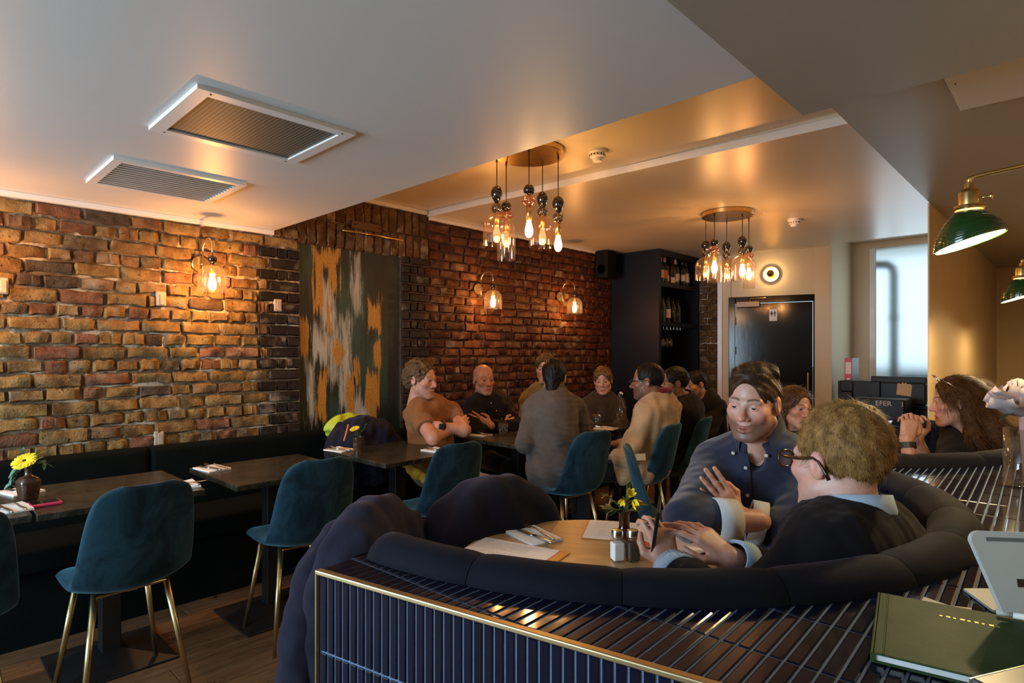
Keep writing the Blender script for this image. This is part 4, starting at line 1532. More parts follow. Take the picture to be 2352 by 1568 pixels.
TFACE = tile_face(TP - 0.0050, TL - 0.0045, 0.0018).mesh('tile', 'tile')
nt = 0
ncol = int(ulen / TP)
zrow = [ZLED - 0.008 - TL * (k + 0.5) for k in range(7)]
stuff = MB()
tf_v, tf_f = [tuple(v.co) for v in TFACE.vertices], [tuple(p.vertices) for p in TFACE.polygons]
for k in range(7):
    for i in range(ncol):
        x = 0.002 + TP * (i + 0.5)
        if (k < 2 and i < 46) or (k == 2 and i < 30):
            link('tile', TFACE, bench, mx=TR(x, -0.001, zrow[k]))
            nt += 1
        else:
            stuff.add([(v[0] + x, v[1] - 0.001, v[2] + zrow[k]) for v in tf_v], tf_f)
# ledge tiles, laid square to the room
LANG = math.radians(41.5) - (PI / 2 + UA)        # long side direction relative to the bench v axis
ld = Vector((math.sin(LANG), math.cos(LANG)))     # long direction in bench frame
lw = Vector((ld.y, -ld.x))
LP, LL = 0.0205, 0.1475


def clip_half(poly, nrm, off):
    out = []
    for i in range(len(poly)):
        a, b = poly[i], poly[(i + 1) % len(poly)]
        da, db = a.dot(nrm) - off, b.dot(nrm) - off
        if da >= 0:
            out.append(a)
        if (da >= 0) != (db >= 0):
            out.append(a + (b - a) * (da / (da - db)))
    return out


cand = []
camb = (RW @ Vector((0, 0, 0))).to_2d()
for i in range(-160, 200):
    for j in range(-4, 34):
        c = ld * (j * LL) + lw * (i * LP)
        if c.y < -0.1 or c.y > 3.42 or c.x < -0.05 or c.x > right_limit(c.y) + 0.02:
            continue
        if not ledge_ok(c.x, c.y, 0.075):
            continue
        if c.y > 1.3 and c.x < min(B1.x, B2.x) + 0.35:
            continue
        q = [c + ld * (sa * (LL / 2 - 0.0018)) + lw * (sb * (LP / 2 - 0.0018)) for sa, sb in ((-1, -1), (-1, 1), (1, 1), (1, -1))]
        q = clip_half(q, Vector((0, 1)), 0.006)
        q = clip_half(q, Vector((1, 0)), 0.0) if q else q
        if len(q) < 3:
            continue
        area = abs(sum(q[k].x * q[(k + 1) % len(q)].y - q[(k + 1) % len(q)].x * q[k].y for k in range(len(q)))) / 2
        if area < 4e-5:
            continue
        s2 = sum(q[k].x * q[(k + 1) % len(q)].y - q[(k + 1) % len(q)].x * q[k].y for k in range(len(q)))
        if s2 < 0:
            q.reverse()
        full = len(q) == 4 and area > (LL - 0.0046) * (LP - 0.0046)
        cand.append(((c - camb).length, c, q, full))
cand.sort(key=lambda t_: t_[0])
TLED = MB().prism([Vector((sb * (LP / 2 - 0.0018), sa * (LL / 2 - 0.0018))) for sb, sa in ((-1, -1), (1, -1), (1, 1), (-1, 1))], -0.006, 0.0, chamfer=0.0022).mesh('tile', 'tile')
left = 298 - nt
for k, (dst, c, q, full) in enumerate(cand):
    if k < left:
        if full:
            link('tile', TLED, bench, mx=TR(c.x, c.y, ZLED) @ RZ(-LANG))
        else:
            MB().prism([(p.x, p.y) for p in q], ZLED - 0.006, ZLED, chamfer=0.0018).build('tile', 'tile', bench)
    else:
        stuff.prism([(p.x, p.y) for p in q], ZLED - 0.006, ZLED, chamfer=0.002)
so = stuff.build('tile_field', 'tile', bench)
so['kind'] = 'stuff'

# ---------------------------------------------------------------- upholstered booths


def booth(label, c, a0, a1, seg, z1=1.0):
    """C shaped booth in the bench frame around centre c; angles in degrees"""
    r = thing('booth_seat', label, 'booth')
    r.matrix_world = BM @ TR(c.x, c.y, 0)
    A0, A1 = math.radians(a0), math.radians(a1)
    n = seg
    roll = 0.052
    RC = RO - 0.045

    def sweep(prof, fa, fb, steps, closed=True, caps=True):
        vs = []
        for i in range(steps + 1):
            a = fa + (fb - fa) * i / steps
            for (rad, z) in prof:
                vs.append((rad * math.cos(a), rad * math.sin(a), z))
        m = MB()
        k = len(prof)
        fs = []
        for i in range(steps):
            for j in range(k if closed else k - 1):
                l = (j + 1) % k
                fs.append((i * k + j, i * k + l, (i + 1) * k + l, (i + 1) * k + j))
        if caps and closed:
            fs.append(tuple(range(k)))
            fs.append(tuple(steps * k + j for j in reversed(range(k))))
        return m.add(vs, fs)

    for i in range(n):
        fa, fb = A0 + (A1 - A0) * i / n, A0 + (A1 - A0) * (i + 1) / n
        ga = fa + 0.0008
        gb = fb - 0.0008
        m = MB()
        ks, steps = 18, 10
        vs = []
        for q in range(steps + 1):
            f = q / steps
            a = ga + (gb - ga) * f
            pin = 1 - 0.07 * (abs(2 * f - 1) ** 9)
            endp = 1.0
            if (i == 0 and q == 0) or (i == n - 1 and q == steps):
                endp = 0.5
            for k in range(ks):
                t = 2 * PI * k / ks
                rad = RC + roll * 1.05 * pin * endp * math.cos(t)
                z = z1 - roll + roll * pin * endp * math.sin(t) * (1.0 if math.sin(t) > 0 else 1.6)
                vs.append((rad * math.cos(a), rad * math.sin(a), z))
        m.grid(vs, ks, steps + 1, True)
        m.add(vs[:ks], [tuple(range(ks))])
        m.add(vs[-ks:], [tuple(range(ks))])
        m.build('roll', 'leather', r, True)
    # channelled inner back: vertical flutes
    nf = n * 4
    for i in range(nf):
        fa, fb = A0 + (A1 - A0) * i / nf, A0 + (A1 - A0) * (i + 1) / nf
        vs = []
        st = 6
        for q in range(st + 1):
            f = q / st
            a = fa + (fb - fa) * f
            bul = 0.022 * (1 - abs(2 * f - 1) ** 2.2)
            for (rad, z) in ((RC - 0.02, z1 - 0.05), (RC - 0.045, z1 - 0.08), (RC - 0.07, z1 - 0.2), (RC - 0.10, 0.62), (RC - 0.115, 0.45), (RC - 0.02, 0.44)):
                vs.append(((rad - bul) * math.cos(a), (rad - bul) * math.sin(a), z))
        MB().grid(vs, 6, st + 1).build('back_flute', 'leather', r, True)
    sweep([(RC - 0.06, 0.36), (RC - 0.06, 0.45), (RC - 0.12, 0.475), (0.44, 0.475), (0.405, 0.46), (0.395, 0.43), (0.40, 0.36)], A0, A1, n * 5).build('seat', 'leather', r, 50)
    sweep([(RC - 0.02, 0.0), (RC - 0.02, 0.36), (0.43, 0.36), (0.45, 0.0)], A0, A1, n * 5).build('plinth', 'black', r)
    return r


booth('nearer curved navy booth with rolled top around the oak table', B1, -101, 54, 9)
booth('farther navy booth where the long haired woman sits', B2, -75, 62, 8)

# ---------------------------------------------------------------- round oak table
TC = W(0.26, 1.73, 0)
TRAD = 0.425
r = thing('round_table', 'round pale oak table in the nearer booth', 'table', TC, 0.5)
MB().lathe([(0.0, 0.722), (TRAD - 0.006, 0.722), (TRAD, 0.728), (TRAD, 0.745), (TRAD - 0.005, 0.75), (0.0, 0.75)], 96).build('tabletop', 'oak', r, 40)
MB().lathe([(0.04, 0.0), (0.04, 0.722)], 24).build('post', 'black', r, 40)
MB().lathe([(0.0, 0.0), (0.22, 0.0), (0.22, 0.012), (0.05, 0.03), (0.0, 0.03)], 40).build('base', 'black', r, 40)
T2C = BM @ Vector((B2.x, B2.y, 0))
r = thing('round_table', 'round oak table hidden in the farther booth', 'table', T2C, 0.2)
MB().lathe([(0.0, 0.722), (TRAD - 0.006, 0.722), (TRAD, 0.728), (TRAD, 0.745), (TRAD - 0.005, 0.75), (0.0, 0.75)], 64).build('tabletop', 'oak', r, 40)
MB().lathe([(0.04, 0.0), (0.04, 0.722)], 24).build('post', 'black', r, 40)
MB().lathe([(0.0, 0.0), (0.22, 0.0), (0.22, 0.012), (0.05, 0.03), (0.0, 0.03)], 40).build('base', 'black', r, 40)

# ================================================================== implicit surfaces -> meshes
F32 = np.float32


def A3(v):
    return np.array(v, dtype=F32)


def smin(a, b, k):
    h = np.clip(0.5 + 0.5 * (b - a) / k, 0, 1)
    return b * (1 - h) + a * h - k * h * (1 - h)


def smax(a, b, k):
    return -smin(-a, -b, k)


def rc(a, b, ra, rb):
    a, b = A3(a), A3(b)
    ba = b - a
    L = max(float(ba @ ba), 1e-9)

    def f(p):
        q = p - a
        h = np.clip(q @ ba / L, 0, 1)
        return np.sqrt(((q - h[:, None] * ba) ** 2).sum(1)) - (ra + (rb - ra) * h)
    return f


def ell(c, r, R=None):
    c, r = A3(c), A3(r)

    def f(p):
        q = p - c
        if R is not None:
            q = q @ R
        k0 = np.sqrt(((q / r) ** 2).sum(1))
        k1 = np.sqrt(((q / (r * r)) ** 2).sum(1)) + 1e-6
        return k0 * (k0 - 1) / k1
    return f


def rbx(c, hs, rad, R=None):
    c, hs = A3(c), A3(hs) - rad

    def f(p):
        q = p - c
        if R is not None:
            q = q @ R
        q = np.abs(q) - hs
        return np.sqrt((np.maximum(q, 0) ** 2).sum(1)) + np.minimum(q.max(1), 0) - rad
    return f


def half(c, n):
    c, n = A3(c), A3(n)
    n = n / np.linalg.norm(n)
    return lambda p: (p - c) @ n


def chain(ops):
    """ops: (sign, prim, k); '+' union, '-' carve, '&' intersect"""
    def f(p):
        d = None
        for s, g, k in ops:
            e = g(p)
            if d is None:
                d = e
            elif s == '+':
                d = smin(d, e, k)
            elif s == '-':
                d = smax(d, -e, k)
            else:
                d = smax(d, e, k)
        return d
    return f


def wrinkle(p, amp, wl, seed=0):
    r = np.random.RandomState(int(seed * 10))
    d = 0
    for i in range(4):
        k = r.normal(size=3).astype(F32)
        k = k / np.linalg.norm(k) * (2 * PI / (wl * (0.7 + 0.6 * r.rand())))
        d = d + np.sin(p @ k.astype(F32) + F32(r.rand() * 6.28))
    return (amp / 2.2 * d).astype(F32)


def sdf_mesh(f, lo, hi, h):
    B = 8
    lo = np.array(lo, dtype=np.float64)
    n = np.maximum(np.ceil((np.array(hi) - lo) / (h * B)).astype(int), 1)
    N = n * B
    cb = np.stack(np.meshgrid(*[np.arange(k) for k in n], indexing='ij'), -1).reshape(-1, 3)
    cc = (lo + (cb * B + (B - 1) / 2.0) * h).astype(F32)
    dc = f(cc)
    act = np.abs(dc) < h * B * 0.5 * 1.74 * 1.5
    D = np.repeat(np.repeat(np.repeat(np.where(dc < 0, -1.0, 1.0).astype(F32).reshape(n), B, 0), B, 1), B, 2)
    loc = np.stack(np.meshgrid(*[np.arange(B)] * 3, indexing='ij'), -1).reshape(-1, 3)
    ab = cb[act]
    CH = max(1, 300000 // (B ** 3))
    for s in range(0, len(ab), CH):
        idx = (ab[s:s + CH, None, :] * B + loc[None]).reshape(-1, 3)
        D[idx[:, 0], idx[:, 1], idx[:, 2]] = f((lo + idx * h).astype(F32))
    Sg = D < 0
    c = np.zeros(N - 1, dtype=np.int8)
    for dx in (0, 1):
        for dy in (0, 1):
            for dz in (0, 1):
                c += Sg[dx:N[0] - 1 + dx, dy:N[1] - 1 + dy, dz:N[2] - 1 + dz]
    cells = np.argwhere((c > 0) & (c < 8))
    if len(cells) == 0:
        return np.zeros((0, 3)), np.zeros((0, 4), int)
    cor = np.array([(i & 1, (i >> 1) & 1, (i >> 2) & 1) for i in range(8)])
    vals = np.stack([D[cells[:, 0] + q[0], cells[:, 1] + q[1], cells[:, 2] + q[2]] for q in cor], 1)
    acc = np.zeros((len(cells), 3))
    cnt = np.zeros(len(cells))
    for i in range(8):
        for b in (1, 2, 4):
            j = i | b
            if j == i:
                continue
            m = (vals[:, i] < 0) != (vals[:, j] < 0)
            t = vals[m, i] / (vals[m, i] - vals[m, j])
            acc[m] += cor[i] + t[:, None] * (cor[j] - cor[i])
            cnt[m] += 1
    V = lo + (cells + acc / cnt[:, None]) * h
    ids = np.full(N - 1, -1, dtype=np.int32)
    ids[cells[:, 0], cells[:, 1], cells[:, 2]] = np.arange(len(cells))
    quads = []
    for ax in range(3):
        sl0 = [slice(None)] * 3
        sl1 = [slice(None)] * 3
        sl0[ax] = slice(0, -1)
        sl1[ax] = slice(1, None)
        e = np.argwhere(Sg[tuple(sl0)] != Sg[tuple(sl1)])
        o1, o2 = [(1, 2), (2, 0), (0, 1)][ax]
        ok = (e[:, o1] > 0) & (e[:, o2] > 0) & (e[:, o1] < N[o1] - 1) & (e[:, o2] < N[o2] - 1)
        e = e[ok]
        ins = Sg[e[:, 0], e[:, 1], e[:, 2]]
        q = []
        for a, b in ((1, 1), (0, 1), (0, 0), (1, 0)):
            g = e.copy()
            g[:, o1] -= a
            g[:, o2] -= b
            q.append(ids[g[:, 0], g[:, 1], g[:, 2]])
        q = np.stack(q, 1)
        q[~ins] = q[~ins][:, ::-1]
        quads.append(q)
    Q = np.concatenate(quads)
    Q = Q[(Q >= 0).all(1)]
    return V, Q


def np_mesh(name, V, Q, mat_, col=None, smooth=True):
    me = bpy.data.meshes.new(name)
    me.vertices.add(len(V))
    me.vertices.foreach_set('co', np.ascontiguousarray(V, dtype=F32).ravel())
    k = Q.shape[1]
    me.loops.add(len(Q) * k)
    me.loops.foreach_set('vertex_index', np.ascontiguousarray(Q, dtype=np.int32).ravel())
    me.polygons.add(len(Q))
    me.polygons.foreach_set('loop_start', np.arange(len(Q), dtype=np.int32) * k)
    me.polygons.foreach_set('loop_total', np.full(len(Q), k, dtype=np.int32))
    if col is not None:
        at = me.color_attributes.new('tone', 'FLOAT_COLOR', 'POINT')
        c4 = np.ones((len(V), 4), dtype=F32)
        c4[:, :3] = col
        at.data.foreach_set('color', c4.ravel())
    for m in (mat_ if isinstance(mat_, (list, tuple)) else [mat_]):
        me.materials.append(M[m] if isinstance(m, str) else m)
    me.update(calc_edges=True)
    me.validate()
    if smooth:
        me.shade_smooth()
    return me


def sdf_obj(name, f, lo, hi, h, mat_, parent=None, col=None, label=None):
    V, Q = sdf_mesh(f, lo, hi, h)
    return link(name, np_mesh(name, V, Q, mat_, col(V) if col else None), parent, label)

# ================================================================== things on the tables
ZT = 0.7505


def napkin_mesh(seed, w=0.115, l=0.165):
    r = random.Random(seed)
    m = MB()
    nx, ny = 7, 9
    vs = []
    for lay_ in range(2):
        for j in range(ny):
            for i in range(nx):
                u, v = i / (nx - 1), j / (ny - 1)
                z = 0.004 + lay_ * 0.003 + 0.0018 * math.sin(u * 5 + seed) * math.sin(v * 4 + seed * 2)
                if lay_:
                    z += 0.003 * max(0, u - 0.7) / 0.3
                vs.append(((u - 0.5) * w * (1 - 0.03 * lay_), (v - 0.5) * l * (1 - 0.02 * lay_) + 0.003 * lay_, z))
    n = nx * ny
    fs = []
    for j in range(ny - 1):
        for i in range(nx - 1):
            a = j * nx + i
            fs.append((a, a + nx, a + nx + 1, a + 1))
            fs.append((n + a, n + a + 1, n + a + nx + 1, n + a + nx))
    ring = [i for i in range(nx)] + [j * nx + nx - 1 for j in range(1, ny)] + [(ny - 1) * nx + i for i in range(nx - 2, -1, -1)] + [j * nx for j in range(ny - 2, 0, -1)]
    for k in range(len(ring)):
        a, b = ring[k], ring[(k + 1) % len(ring)]
        fs.append((a, b, n + b, n + a))
    m.add(vs, fs)
    m.box((-w / 2, -l / 2, 0.0), (w / 2, l / 2, 0.0035))
    return m.mesh('napkin', 'napkin')


def bar(m, pts, ws, ts):
    """flat bar along y: points (x, y, z) with widths and thicknesses"""
    vs = []
    for (x, y, z), w, t in zip(pts, ws, ts):
        vs += [(x - w / 2, y, z), (x + w / 2, y, z), (x + w * 0.4, y, z + t), (x - w * 0.4, y, z + t)]
    fs = [(3, 2, 1, 0)]
    n = len(pts)
    for i in range(n - 1):
        for k in range(4):
            l = (k + 1) % 4
            fs.append((i * 4 + k, i * 4 + l, (i + 1) * 4 + l, (i + 1) * 4 + k))
    fs.append(tuple((n - 1) * 4 + k for k in range(4)))
    m.add(vs, fs)


def fork_parts(root):
    m = MB()
    bar(m, [(0, -0.095, 0.001), (0, -0.085, 0.001), (0, -0.03, 0.003), (0, 0.01, 0.009), (0, 0.03, 0.009), (0, 0.042, 0.006), (0, 0.055, 0.004)], [0.008, 0.012, 0.008, 0.006, 0.008, 0.02, 0.0235], [0.003, 0.004, 0.004, 0.003, 0.003, 0.002, 0.002])
    m.build('handle', 'chrome', root, True)
    for k in range(4):
        t = MB()
        x = (k - 1.5) * 0.0064
        bar(t, [(x, 0.053, 0.004), (x, 0.075, 0.004), (x * 0.97, 0.095, 0.009)], [0.0042, 0.0036, 0.002], [0.0018, 0.0016, 0.001])
        t.build('tine', 'chrome', root)


def knife_parts(root):
    m = MB()
    bar(m, [(0, -0.105, 0.001), (0, -0.095, 0.001), (0, -0.03, 0.001), (0, -0.005, 0.002)], [0.009, 0.014, 0.012, 0.009], [0.006, 0.007, 0.007, 0.005])
    m.build('handle', 'chrome', root, True)
    t = MB()
    bar(t, [(0, -0.005, 0.002), (0, 0.005, 0.002), (0.001, 0.07, 0.002), (0.003, 0.095, 0.002), (0.006, 0.105, 0.002)], [0.009, 0.017, 0.019, 0.014, 0.003], [0.003, 0.002, 0.002, 0.0015, 0.001])
    t.build('blade', 'chrome', root)


FORK = KNIFE = None


def place_setting(px, py, where, rz, fork=(0.022, 0.0, 0.1), knife=(-0.02, -0.01, 0.05), z=ZT):
    global FORK, KNIFE
    p = PZ(px, py, z)
    n = link('napkin', NAP[random.randrange(4)])
    n.location = p
    n.rotation_euler = (0, 0, rz)
    tag(n, 'folded white paper napkin ' + where, 'napkin', 'folded napkins on the tables')
    Rm = RZ(rz)
    for kind, off in (('fork', fork), ('knife', knife)):
        if off is None:
            continue
        q = p + (Rm @ Vector((off[0], off[1], 0)))
        q.z += 0.0085
        lab = 'steel %s lying on the napkin %s' % (kind, where)
        if kind == 'fork':
            if FORK is None:
                FORK = thing('fork', lab, 'fork', q, rz + off[2], 'steel forks')
                fork_parts(FORK)
            else:
                dup(FORK, q, rz + off[2], lab)
        else:
            if KNIFE is None:
                KNIFE = thing('knife', lab, 'knife', q, rz + off[2], 'steel knives')
                knife_parts(KNIFE)
            else:
                dup(KNIFE, q, rz + off[2], lab)


NAP = [napkin_mesh(k) for k in range(4)]
H = PI / 2
place_setting(22, 1170, 'at the left picture edge', H + 0.1)
place_setting(48, 1130, 'behind the gerbera vase', H + 0.25)
place_setting(420, 1115, 'near the blue chair on the phone table', H - 0.1, (0.01, -0.03, 1.9), (0.0, 0.01, 0.5))
place_setting(487, 1077, 'on the second wall table', H + 0.15)
place_setting(780, 1034, 'beside the small faceted vase', H + 0.2)
place_setting(1003, 1035, 'in front of the man in the rust T-shirt', H + 0.1)
place_setting(1100, 999, 'by the bald man', H + 0.1)
place_setting(1392, 985, 'by the man in the grey shirt', H + 0.2)
place_setting(1226, 1233, 'on the round oak table', YAW + 0.55, (0.024, 0.012, 0.0), (-0.012, -0.01, 0.05))
# phone
M['pinkcase'] = plain('pink_phone_case', (0.72, 0.05, 0.12), 0.45, var=0.05)
M['screen'] = plain('dark_screen', (0.01, 0.009, 0.009), 0.08)
p = PZ(102, 1159, ZT)
r = thing('mobile_phone', 'mobile phone in a pink case beside the gerbera vase', 'phone', p, 0.05)
MB().bbox((-0.038, -0.052, 0.0), (0.038, 0.052, 0.012), 0.004).build('case', 'pinkcase', r)
MB().bbox((-0.031, -0.045, 0.0118), (0.031, 0.045, 0.0128), 0.0005).build('screen', 'screen', r)
# tumblers, bottle
TUM = [(0.0, 0.0), (0.030, 0.0), (0.032, 0.004), (0.035, 0.045), (0.039, 0.088), (0.0375, 0.088), (0.0335, 0.045), (0.030, 0.012), (0.0, 0.012)]
for px, py, lab in ((1156, 999, 'water tumbler in front of the bald man'), (1371, 975, 'water tumbler beside the water bottle')):
    p = PZ(px, py, ZT)
    r = thing('tumbler', lab, 'glass', p, 0, 'water tumblers')
    MB().lathe(TUM, 24).build('glass', 'g_clear', r, True)
    MB().lathe([(0.0, 0.0125), (0.0295, 0.0125), (0.033, 0.045), (0.0, 0.0452)], 20).build('water', 'g_clear', r, True)
p = PZ(1426, 970, ZT)
r = thing('water_bottle', 'clear swing-top water bottle on the far table', 'bottle', p)
MB().lathe([(0.0, 0.0), (0.036, 0.0), (0.037, 0.12), (0.033, 0.14), (0.02, 0.17), (0.0145, 0.19), (0.0135, 0.235), (0.016, 0.237), (0.016, 0.247), (0.0, 0.248)], 24).build('glass', 'g_clear', r, True)
MB().lathe([(0.0, 0.248), (0.011, 0.25), (0.012, 0.262), (0.0, 0.268)], 16).build('stopper', 'whiteplastic', r, True)
MB().tube([(0.016, 0, 0.225), (0.022, 0, 0.245), (0.012, 0, 0.262), (-0.012, 0, 0.262), (-0.022, 0, 0.245), (-0.016, 0, 0.225)], 0.0013, 6).build('wire', 'chrome', r)

# ---------------------------------------------------------------- menus


def print_mat():
    t = NT('printed_menu')
    tc = t.n('ShaderNodeTexCoord')
    sp = t.n('ShaderNodeSeparateXYZ')
    t.t.links.new(tc.outputs['Generated'], sp.inputs[0])
    rows = t.math('FRACT', t.math('MULTIPLY', sp.outputs[1], 44.0))
    rowid = t.math('FLOOR', t.math('MULTIPLY', sp.outputs[1], 44.0))
    cm = t.n('ShaderNodeCombineXYZ')
    t.set(cm.inputs[0], t.math('MULTIPLY', sp.outputs[0], 50.0))
    t.set(cm.inputs[1], t.math('MULTIPLY', rowid, 3.7))
    wn = t.noise(cm.outputs[0], 1.3, 3, 0.7)
    ink = t.math('MULTIPLY', t.math('GREATER_THAN', wn, 0.47), t.math('LESS_THAN', t.math('ABSOLUTE', t.math('SUBTRACT', rows, 0.5)), 0.22))
    lim = lambda s, a, b: t.math('MULTIPLY', t.math('GREATER_THAN', s, a), t.math('LESS_THAN', s, b))
    blk = t.math('MAXIMUM', t.math('MULTIPLY', lim(sp.outputs[0], 0.1, 0.5), lim(sp.outputs[1], 0.12, 0.82)), t.math('MULTIPLY', lim(sp.outputs[0], 0.56, 0.92), lim(sp.outputs[1], 0.3, 0.9)))
    ink = t.math('MULTIPLY', ink, blk)
    t.p(Base_Color=t.mix(t.math('MULTIPLY', ink, 0.42), (0.80, 0.76, 0.74), (0.12, 0.11, 0.11)), Roughness=0.7)
    return t.m


M['print'] = print_mat()
M['orangeboard'] = plain('orange_clip_board', (0.62, 0.24, 0.03), 0.5, var=0.08)
M['redboard'] = plain('red_clip_board', (0.60, 0.07, 0.05), 0.5, var=0.08)


def menu(label, px, py, rz, board, w=0.21, l=0.30, z=ZT, shift=0.03, txt=None):
    p = PZ(px, py, z)
    r = thing('menu', label, 'menu', p, rz)
    MB().bbox((-w / 2, -l / 2, 0), (w / 2, l / 2, 0.003), 0.001).build('board', board, r)
    MB().box((-w / 2 + 0.003, -l / 2 + 0.002 + shift, 0.003), (w / 2 - 0.003, l / 2 - 0.004, 0.0045)).build('sheet', 'print', r)
    if txt:
        lm = MB()
        for k in range(txt):                      # tiny print along the board
            lm.box((-w * 0.4 + k * 0.009, -l / 2 + shift * 0.35, 0.003), (-w * 0.4 + k * 0.009 + 0.006, -l / 2 + shift * 0.6, 0.0033))
        lm.build('small_print', 'black', r)
    return r


menu('menu sheet on an orange board at the near side of the oak table', 1170, 1275, YAW + H + 2.62 + PI, 'orangeboard', txt=7)
menu('menu sheet on an orange board behind the salt shaker', 1440, 1222, YAW - 0.25 + H, 'orangeboard', 0.21, 0.28)
menu('menu sheet on a red board under the gesturing hands', 1585, 1243, YAW + 0.62 + PI + H, 'redboard', 0.20, 0.30, ZT + 0.006)
# ---------------------------------------------------------------- salt and pepper
M['salt'] = plain('salt', (0.85, 0.83, 0.80), 0.9, var=0.05)
M['pepper'] = plain('ground_pepper', (0.05, 0.035, 0.022), 0.95, var=0.6, vscale=300)
for px, nm, mt, lab in ((1418, 'salt_shaker', 'salt', 'square glass salt shaker with steel cap on the oak table'), (1453, 'pepper_shaker', 'pepper', 'square glass pepper shaker with steel cap on the oak table')):
    p = PZ(px, 1287, ZT)
    r = thing(nm, lab, 'shaker', p, YAW + 0.25)
    MB().bbox((-0.0185, -0.0185, 0), (0.0185, 0.0185, 0.064), 0.005).build('glass', 'g_clear', r)
    MB().bbox((-0.0165, -0.0165, 0.003), (0.0165, 0.0165, 0.054), 0.004).build('filling', mt, r)
    MB().lathe([(0.0135, 0.062), (0.0145, 0.068), (0.017, 0.070), (0.017, 0.084), (0.0155, 0.089), (0.0, 0.0915)], 24).build('cap', 'chrome', r, 45)

# ---------------------------------------------------------------- vases and flowers
M['petal_y'] = plain('yellow_petal', (0.85, 0.60, 0.01), 0.55, var=0.1, Subsurface_Weight=0.1)
M['leaf_d'] = plain('dark_leaf', (0.018, 0.055, 0.016), 0.45, var=0.3, rnd=True)
M['leaf_m'] = plain('fresh_leaf', (0.05, 0.12, 0.02), 0.5, var=0.3, rnd=True)
M['leaf_e'] = plain('eucalyptus_leaf', (0.09, 0.20, 0.14), 0.6, var=0.25, rnd=True)
M['stem'] = plain('green_stem', (0.05, 0.10, 0.03), 0.6)
M['petal_w'] = plain('blush_white_petal', (0.44, 0.35, 0.34), 0.7, var=0.06, Subsurface_Weight=0.15)


def leaf_mesh(name, l, w, mat_, curl=0.15, fold=0.1, tip=1.0):
    n = 7
    vs = []
    for i in range(n):
        f = i / (n - 1)
        ww = w * (math.sin(PI * min(1, f ** 0.8 * 1.0)) ** 0.8) * (1.0 if tip == 1 else 1) + 0.0006
        z = -curl * l * f * f
        for s in (-1, 0, 1):
            vs.append((f * l, s * ww / 2, z + abs(s) * fold * ww))
    return MB().grid(vs, 3, n).mesh(name, mat_, True)


LF = {'d': leaf_mesh('leaf', 0.05, 0.016, 'leaf_d'), 'm': leaf_mesh('leaf', 0.028, 0.009, 'leaf_m'), 'e': leaf_mesh('leaf', 0.03, 0.017, 'leaf_e', 0.25), 'big': leaf_mesh('leaf', 0.15, 0.05, 'leaf_d', 0.25)}


def orient(loc, az, el, roll=0.0, s=1.0):
    return TR(*loc) @ RZ(az) @ Matrix.Rotation(-el, 4, 'Y') @ Matrix.Rotation(roll, 4, 'X') @ Matrix.Scale(s, 4)


def sprig(name, label, base, pts, kind, n, s=1.0, cat='sprig', start=0.35):
    r = thing(name, label, cat, base)
    P = [Vector(q) for q in pts]
    MB().tube(P, [0.0016] * len(P), 6).build('stem', 'stem', r, True)
    for k in range(n):
        f = start + (1 - start) * (k + 0.5) / n
        x = f * (len(P) - 1)
        i = min(int(x), len(P) - 2)
        q = P[i].lerp(P[i + 1], x - i)
        d = (P[i + 1] - P[i]).normalized()
        az = math.atan2(d.y, d.x) + (0.9 if k % 2 else -0.9) + random.uniform(-0.3, 0.3)
        link('leaf', LF[kind], r, mx=orient(q, az, math.asin(max(-1, min(1, d.z))) * 0.6 + random.uniform(-0.3, 0.3), random.uniform(-0.5, 0.5), s * random.uniform(0.8, 1.15)))
    return r


def img(dx, dz, dd=0.0):
    """offset by picture right / up / depth in metres"""
    return Vector((CA * dx - SA * dd, SA * dx + CA * dd, dz))


def gerbera(name, label, base, top, tiltdir, rad, npet=22, nrow=2):
    r = thing(name, label, 'flower', base)
    MB().tube([(0, 0, 0), Vector(top) * 0.5 + img(0.006, 0), top], 0.002, 6).build('stem', 'stem', r, True)
    zax = Vector(tiltdir).normalized()
    q = Vector((0, 0, 1)).rotation_difference(zax).to_matrix().to_4x4()
    n = 6
    vs = []
    for i in range(n):
        f = i / (n - 1)
        ww = rad * 0.30 * (0.35 + 0.65 * math.sin(PI * (0.1 + f * 0.72)))
        for s in (-1, 0, 1):
            vs.append((rad * (0.12 + 0.88 * f), s * ww / 2, rad * (0.10 + 0.05 * math.sin(f * 3)) - 0.004 * abs(s)))
    pm = MB().grid(vs, 3, n).mesh('petal', 'petal_y', True)
    for row_ in range(nrow):
        for k in range(npet):
            a = 2 * PI * (k + 0.5 * row_) / npet
            link('petal', pm, r, mx=TR(*top) @ q @ RZ(a) @ Matrix.Rotation(-0.12 * row_ + random.uniform(-0.06, 0.06), 4, 'Y') @ Matrix.Scale(1 - 0.18 * row_, 4))
    MB().lathe([(0.0, rad * 0.17), (rad * 0.12, rad * 0.15), (rad * 0.16, rad * 0.08), (0, 0.0)], 16).xf(TR(*top) @ q).build('flower_centre', 'pepper', r, True)


